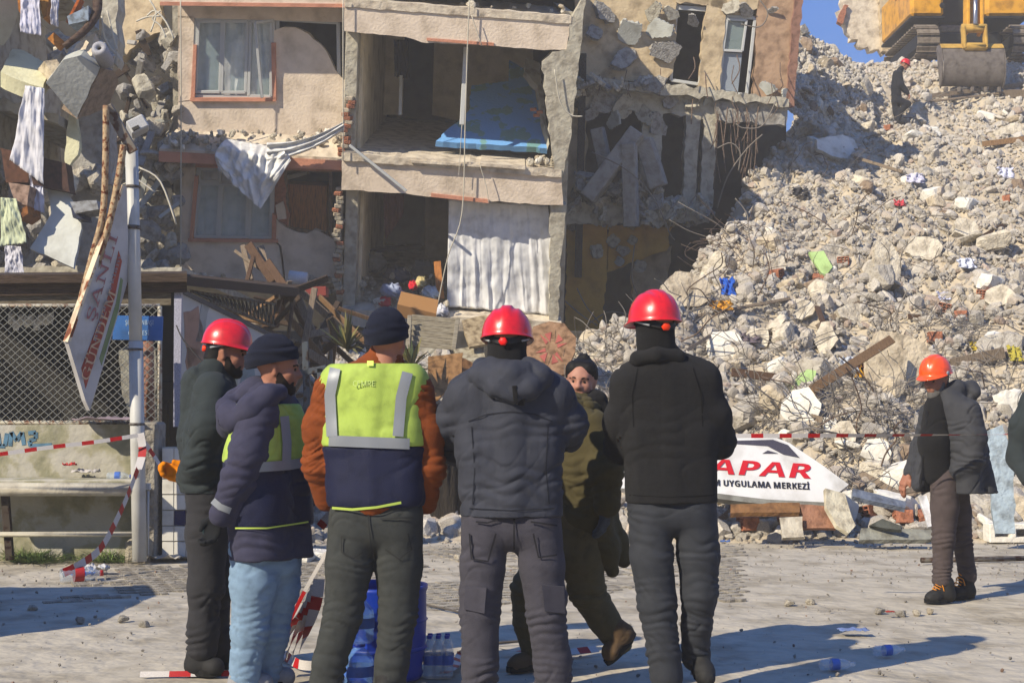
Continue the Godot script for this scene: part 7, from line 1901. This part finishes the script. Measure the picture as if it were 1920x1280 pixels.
	var pl2 := [[1180, 925, 14.9], [1580, 935, 14.9], [1380, 815, 15.25]]
	slab3("panel", pl2, [[1165, 862], [1180, 850], [1250, 832], [1380, 818], [1455, 820], [1480, 830], [1540, 870], [1592, 908], [1572, 924], [1560, 942], [1440, 936], [1340, 924], [1165, 915]], .1, mat("apar_white", Color(.80, .80, .79), .45, "plaster", .6), AP)
	CF = fs
	plate("grey_swoosh", [[1375, 826], [1450, 824], [1478, 834], [1500, 858], [1470, 852], [1440, 836], [1380, 832]], -.006, .0, mat("apar_grey", Color(.28, .27, .32), .5, "fine", 1.0), AP)
	plate("grey_swoosh", [[1430, 850], [1460, 850], [1440, 844]], -.006, .0, M.apar_grey, AP)
	plate("under_edge", [[1340, 924], [1440, 936], [1560, 942], [1558, 952], [1440, 946], [1340, 934]], .0, .1, mat("apar_edge", Color(.5, .5, .47), .7, "concrete", 1.0), AP)
	for e in [["APAR", 1332, 874, 1524, 884, 34.0, Color(.70, .06, .12), .3, 900], ["BAKIM UYGULAMA MERKEZİ", 1300, 903, 1518, 912, 14.0, Color(.13, .13, .15), 0.0, 700]]:
		var a := loc(e[1], e[2], -.008); var b := loc(e[3], e[4], -.008)
		var t := text_mesh(e[0], .2, .006, false, e[8])
		var bb := t.get_aabb().size
		var hh: float = e[5] * 14.9 / FOC * 1.25
		put("lettering", t, mat("ap_%s" % e[0].substr(0, 2), e[6], .5, ""), AP, Transform3D(Basis(Vector3.BACK, atan2(b.y - a.y, b.x - a.x)) * Basis(Vector3.RIGHT, Vector3(e[7], 1, 0), Vector3.BACK) * Basis.from_scale(Vector3(a.distance_to(b) / bb.x, hh / .2, 1)), (a + b) * .5))
	CF = hold
	# bits at the foot of the heap on the right
	for e in [[[[1370, 945], [1500, 942], [1500, 960], [1370, 962]], Color(.50, .36, .22), "long brown board under the fallen sign", 14.6], [[[1548, 915], [1585, 925], [1605, 985], [1592, 1000], [1570, 985], [1550, 950]], Color(.76, .73, .64), "cream wedge of plaster standing below the sign", 14.5], [[[1500, 945], [1562, 950], [1570, 990], [1508, 990]], Color(.58, .42, .33), "crumpled rusty brown sheet below the sign", 14.55], [[[1462, 970], [1505, 968], [1508, 1006], [1468, 1008]], Color(.72, .69, .62), "pale crumpled sack at the heap's foot", 14.4], [[[1615, 990], [1750, 992], [1750, 1010], [1612, 1012]], Color(.52, .52, .48), "long grey kerb stone at the foot of the heap", 14.3], [[[1630, 985], [1655, 972], [1690, 985], [1690, 993]], Color(.28, .29, .27), "dark green folded tarp on the kerb stone", 14.25], [[[1722, 930], [1738, 928], [1752, 985], [1740, 988]], Color(.82, .82, .82), "narrow white board standing behind the walking man", 13.9], [[[1845, 810], [1880, 796], [1902, 850], [1905, 1000], [1868, 1000]], Color(.62, .68, .72), "pale blue metal sheet leaning at the right edge", 14.3], [[[1600, 915], [1700, 940], [1698, 952], [1600, 930]], Color(.42, .45, .5), "bent grey gutter lying at the heap's foot", 14.5], [[[1052, 905], [1072, 900], [1080, 960], [1060, 975]], Color(.78, .76, .76), "white sheet seen behind the olive coat", 15.0]]:
		var pl: Array = [e[0][0] + [e[3] + .15], e[0][1] + [e[3] + .15], e[0][-1] + [e[3]]]
		tag(slab3("foot_debris", pl, e[0], .05, mat("fd%d" % int(e[0][0][0]), e[1], .9, "concrete", 1.2, 1.0, "bumpc"), null, .012), e[2], "debris")
	var hb := thing("hollow_block", "pale hollow concrete block on the ground at the right edge", "block", at(G(1895, 1016)))
	for e in [[0, .03, .5, .06], [0, .17, .5, .06], [-.22, .1, .06, .1], [0, .1, .06, .1], [.22, .1, .06, .1]]:
		st = ST(); cbox(st, at(Vector3(e[0], e[1], 0)), Vector3(e[2], e[3], .22), .008); obj("web", st, M.rubble_white, hb)
	st = ST(true); tube(st, [G(1728, 1050, .03), G(1960, 1046, .03)], .025, 8)
	tag(obj("ground_pipe", st, mat("pipe_grey", Color(.36, .35, .33), .7, "rust", 1.0)), "thin grey pipe lying on the street behind the walking man", "pipe")
	for e in [[560, 1045, 60, .07, "pale flat stone behind the blue jeans man"], [600, 1040, 50, .09, "flat sand coloured stone beside the lime vest man"]]:
		tag(put("flat_stone", lump(e[0], Vector3(1, .35, .7), 2, 6), tones()[3], null, Transform3D(Basis().scaled(Vector3(.3, .3, .3)), G(e[0], e[1], .03))), e[4], "stone")
	# barrel and water
	var bl := mat("barrel_blue", Color(.05, .20, .62), .4, "plaster", 1.0, 0.0, "bump", {"spec": .4})
	var BR := thing("blue_barrel", "blue open plastic barrel behind the lime vest man", "barrel", at(Vector3(P(716, 1200, 7.35).x, 0, -7.35)))
	st = ST(true)
	lathe(st, Transform3D(), [Vector2(0, .004), Vector2(.2, .004), Vector2(.212, .03), Vector2(.205, .05), Vector2(.222, .16), Vector2(.228, .3), Vector2(.226, .44), Vector2(.234, .455), Vector2(.234, .475), Vector2(.215, .475), Vector2(.21, .44), Vector2(.2, .05), Vector2(0, .04)], 40)
	obj("tub", st, bl, BR)
	st = ST(true)
	for y in [.16, .3]: lathe(st, Transform3D(), [Vector2(.222, y - .012), Vector2(.236, y), Vector2(.222, y + .012)], 40)
	obj("hoop", st, bl, BR)
	var wg := glass("bottle_blue", Color(.45, .62, .85, .35)); var wc := glass("bottle_clear", Color(.80, .86, .90, .22))
	var capb := mat("cap_blue", Color(.08, .2, .62), .4, ""); var lb := mat("label_blue", Color(.28, .42, .72), .5, "plaster", 3.0)
	bottle(Vector3(P(672, 1200, 7.0).x, .0, -7.02), Basis(), .23, .075, wg, "large blue tinted water bottle at the bottom between the man's legs", lb, capb)
	bottle(Vector3(P(674, 1200, 7.0).x, .232, -7.02), Basis(), .23, .07, wg, "large blue tinted water bottle standing on another one", lb, capb)
	for i in 6:
		bottle(Vector3(P(806, 1200, 7.4).x + (i % 3) * .045, 0.0, -7.42 + (i / 3) * .07), Basis(Vector3.UP, i), .215, .032, wc, "small water bottle in the shrink wrapped pack by the barrel", lb, capb, "bottles in the water pack")
	for e in [[1640, 1220, .3, "clear water bottle with blue label lying in the light"], [1538, 1246, .12, "clear water bottle lying in the men's shadow"]]:
		bottle(G(e[0], e[1], .03), Basis(Vector3.UP, e[2]) * Basis(Vector3.BACK, -PI / 2), .19, .03, wc, e[3], lb, wc)
	bottle(P(200, 893, 13.1), Basis(Vector3.UP, .1) * Basis(Vector3.BACK, -PI / 2), .22, .042, wc, "clear crumpled bottle lying on the wall ledge", lb, capb)
	bottle(G(112, 1078, .05), Basis(Vector3.UP, .5) * Basis(Vector3.BACK, -PI / 2), .34, .06, wc, "large clear bottle lying by the tape end", mat("label_red", Color(.65, .15, .15), .5, ""), mat("cap_red", Color(.7, .12, .1), .4, ""))
	for e in [[1600, 1184, .09, .012, Color(.45, .52, .68), "bluish paper lying at the shadow's edge"], [1030, 1225, .06, .05, Color(.62, .68, .74), "crumpled clear plastic by the woman's boot"], [155, 1080, .09, .04, Color(.2, .42, .75), "blue plastic scrap on the ground by the tape"], [180, 1072, .1, .08, Color(.74, .74, .74), "crumpled white plastic bag by the wall"], [130, 875, .06, .04, Color(.7, .2, .2), "red and white wrapper on the wall ledge"], [160, 888, .12, .05, Color(.72, .7, .68), "crumpled wrapper on the wall ledge"], [300, 1048, .2, .05, Color(.66, .64, .6), "torn paper and rags beside the pole foot"], [1480, 1012, .05, .03, Color(.7, .12, .14), "small red scrap at the heap's foot"], [1360, 1018, .05, .03, Color(.3, .42, .66), "small blue scrap at the heap's foot"], [1670, 1150, .03, .01, Color(.6, .2, .15), "tiny red chip on the street"], [995, 1060, .08, .03, Color(.55, .62, .68), "pale blue wrapper on the pavers"], [205, 790, .3, .05, Color(.56, .50, .52), "dusty mauve cloth lying on the wall top"]]:
		var q := G(e[0], e[1], .02) if e[1] > 950 else P(e[0], e[1], 13.2)
		var n2 := FastNoiseLite.new(); n2.seed = e[0]; n2.frequency = 1.3
		st = ST(true)
		sheet(st, 12, 9, func(u, v): return q + Vector3((u - .5) * 2.0 * e[2], .012 + absf(n2.get_noise_2d(u * 1.6, v * 1.6)) * e[3] * 1.4, (v - .5) * e[2] * 1.2 + .03 * n2.get_noise_1d(u * 4.0)), .003)
		tag(obj("litter", st, mat("lit%d" % e[0], e[4], .6, "cloth", 4.0)), e[5], "litter")
	# tapes
	tape([P(1378, 817, 9.75), P(1650, 816, 9.85), P(1930, 814, 9.95), P(2060, 812, 10.0)], .03, .1, "red and white barrier tape stretched across the right side", .35)
	tape([P(-40, 857, 12.3), P(80, 840, 12.4), P(180, 828, 12.5), P(258, 816, 12.6)], .035, .12, "red and white barrier tape running left from the pole", .0)
	tape([P(262, 812, 12.7), P(266, 850, 12.66), P(250, 900, 12.5), P(225, 960, 12.2), P(190, 1025, 11.9), P(150, 1058, 11.6), P(115, 1075, 11.5)], .07, .11, "red and white barrier tape drooping from pole to the ground", .0)
	tape([P(268, 825, 12.7), P(285, 850, 12.8), P(305, 880, 12.9)], .04, .1, "short end of barrier tape on the pillar", .5)
	tape([G(262, 1264, .01), G(345, 1263, .012), G(430, 1262, .01), G(520, 1258, .01)], .03, .13, "barrier tape lying on the street at the shoe", .1, true)
	tape([P(612, 1035, 7.5), P(570, 1110, 7.45), P(530, 1190, 7.4), P(500, 1255, 7.35)], .02, .2, "thin barrier tape line from waist to ground", .2)
	tape([P(622, 962, 7.2), P(610, 975, 7.2), P(600, 988, 7.2)], .05, .05, "short tape end beside the rust sleeve", .2)
	for i in 5:
		tape([P(598 - i * 5, 1085 + i * 12, 7.35), P(592 - i * 8, 1130 + i * 8, 7.32), P(575 - i * 10, 1185, 7.35), P(560 - i * 12, 1225 + i * 3, 7.4)], .06, .08, "loose loop of barrier tape bundled beside the barrel", .8).set_meta("group", "tape loops by the barrel")
	for e in [[[840, 1235], [865, 1222], [850, 1250], [830, 1262]], [[940, 1217], [1000, 1222], [1060, 1222], [1120, 1216]], [[530, 1225], [560, 1245], [600, 1248]]]:
		tape(e.map(func(p): return G(p[0], p[1], .025)), .05, .09, "barrier tape scrap lying on the street " + ("beside the water pack" if e[0][0] == 840 else ("behind the woman's boot" if e[0][0] == 940 else "by the blue jeans")), .6, true)
	var pk := mat("rope_dark", Color(.3, .28, .26), .9, "")
	for e in [[[800, 1134], [840, 1142], [880, 1152]], [[930, 1205], [1000, 1200], [1060, 1198]]]:
		st = ST(true); tube(st, curve(e.map(func(p): return G(p[0], p[1], .012)), 5), .008, 5)
		tag(obj("ground_cable", st, pk), "thin dark cable lying on the street behind the men", "cable", "cables on the street")
	# weeds
	var gx := []; var gc := []
	var gs := ST(); tri(gs, Vector3(-.006, 0, 0), Vector3(.006, 0, 0), Vector3(.01, 1, .12)); tri(gs, Vector3(-.006, 0, .003), Vector3(.01, 1, .123), Vector3(.006, 0, .003))
	for i in 900:
		var px := rng.randfn(55, 18) if i < 420 else (rng.randfn(205, 14) if i < 620 else rng.randf_range(20, 240))
		gx.append(Transform3D(Basis(Vector3.UP, rng.randf() * TAU) * Basis(Vector3.RIGHT, rng.randf_range(-.5, .5)).scaled(Vector3(1, rng.randf_range(.04, .13) * (1.0 if i < 620 else .5), 1)), G(px, 1047 + rng.randf_range(-4, 8))))
		gc.append(Color(.13, .19, .05) * rng.randf_range(.7, 1.5))
	scatter("weeds", "green weeds growing at the foot of the low wall", "weeds", done(gs), mat("weed", Color(1, 1, 1), .8, "", 1.0, 0.0, "bump", {"vc": true}), gx, gc)

func parked_car() -> void:
	# stands left of the picture; only its shadow reaches in
	var C := thing("parked_car", "grey parked car beyond the left edge whose shadow falls on the street", "car", at(Vector3(-5.75, 0, -9.05)))
	var bodyc := mat("car_paint", Color(.5, .5, .52), .35, "fine", 1.0, 0.0, "bump", {"coat": .6, "metal": .2})
	var side := PackedVector2Array([Vector2(-2.0, .3), Vector2(-2.02, .62), Vector2(-1.9, .8), Vector2(-1.35, .88), Vector2(-.75, 1.4), Vector2(1.3, 1.45), Vector2(1.95, 1.0), Vector2(2.05, .85), Vector2(2.03, .3)])
	var st := ST()
	prism(st, side, .78, -.78)
	obj("body", st, bodyc, C)
	for z in [.785, -.785]:
		for w in [[Vector2(-1.1, .92), Vector2(-.68, 1.32), Vector2(.2, 1.34), Vector2(.2, .92)], [Vector2(.28, .92), Vector2(.28, 1.35), Vector2(1.25, 1.36), Vector2(1.7, .98)]]:
			st = ST(); prism(st, PackedVector2Array(w), z + .004, z - .004); obj("window", st, mat("car_glass", Color(.05, .06, .07), .1, ""), C)
		for x in [-1.25, 1.3]:
			st = ST(true); lathe(st, Transform3D(Basis(Vector3.RIGHT, PI / 2), Vector3(x, .3, z * .92)), [Vector2(0, -.1), Vector2(.26, -.1), Vector2(.3, -.06), Vector2(.3, .06), Vector2(.26, .1), Vector2(0, .1)], 20)
			obj("wheel", st, M.rubber, C)

func setup() -> void:
	rng.seed = 20230
	var cam := Camera3D.new()
	cam.name = "camera"
	add_child(cam)
	cam.position = Vector3(0, EYE, 0)
	cam.rotation.x = PIT
	cam.fov = rad_to_deg(2.0 * atan(640.0 / FOC))
	cam.near = 0.1
	cam.far = 600.0
	cam.current = true
	var env := Environment.new()
	env.background_mode = Environment.BG_SKY
	var sky := Sky.new()
	var sm := ProceduralSkyMaterial.new()
	sm.sky_top_color = Color(.22, .38, .64)
	sm.sky_horizon_color = Color(.46, .58, .74)
	sm.sky_curve = 0.12
	sm.sky_energy_multiplier = 1.0
	sm.ground_bottom_color = Color(.42, .40, .36)
	sm.ground_horizon_color = Color(.52, .55, .58)
	sky.sky_material = sm
	env.sky = sky
	env.tonemap_mode = Environment.TONE_MAPPER_LINEAR
	env.tonemap_exposure = 1.92
	env.fog_enabled = true
	env.fog_density = 0.003
	env.fog_light_color = Color(.85, .83, .79)
	env.sdfgi_enabled = true
	env.ssao_enabled = true
	env.ssil_enabled = true
	var we := WorldEnvironment.new()
	we.name = "environment"
	we.environment = env
	add_child(we)
	var sun := DirectionalLight3D.new()
	sun.name = "sun"
	add_child(sun)
	sun.look_at_from_position(Vector3.ZERO, Vector3(.615, -.56, -.555))
	sun.light_energy = 1.22
	sun.light_angular_distance = 0.53
	sun.light_color = Color(1.0, .95, .86)
	sun.shadow_enabled = true
func _ready() -> void:
	setup()
	textures()
	tones()
	building_materials()
	rubble()
	ground()
	pink_building()
	right_wing()
	left_building()
	far_ruins()
	left_street()
	excavator()
	crowd()
	finish_jobs()
	street_clutter()
	parked_car()
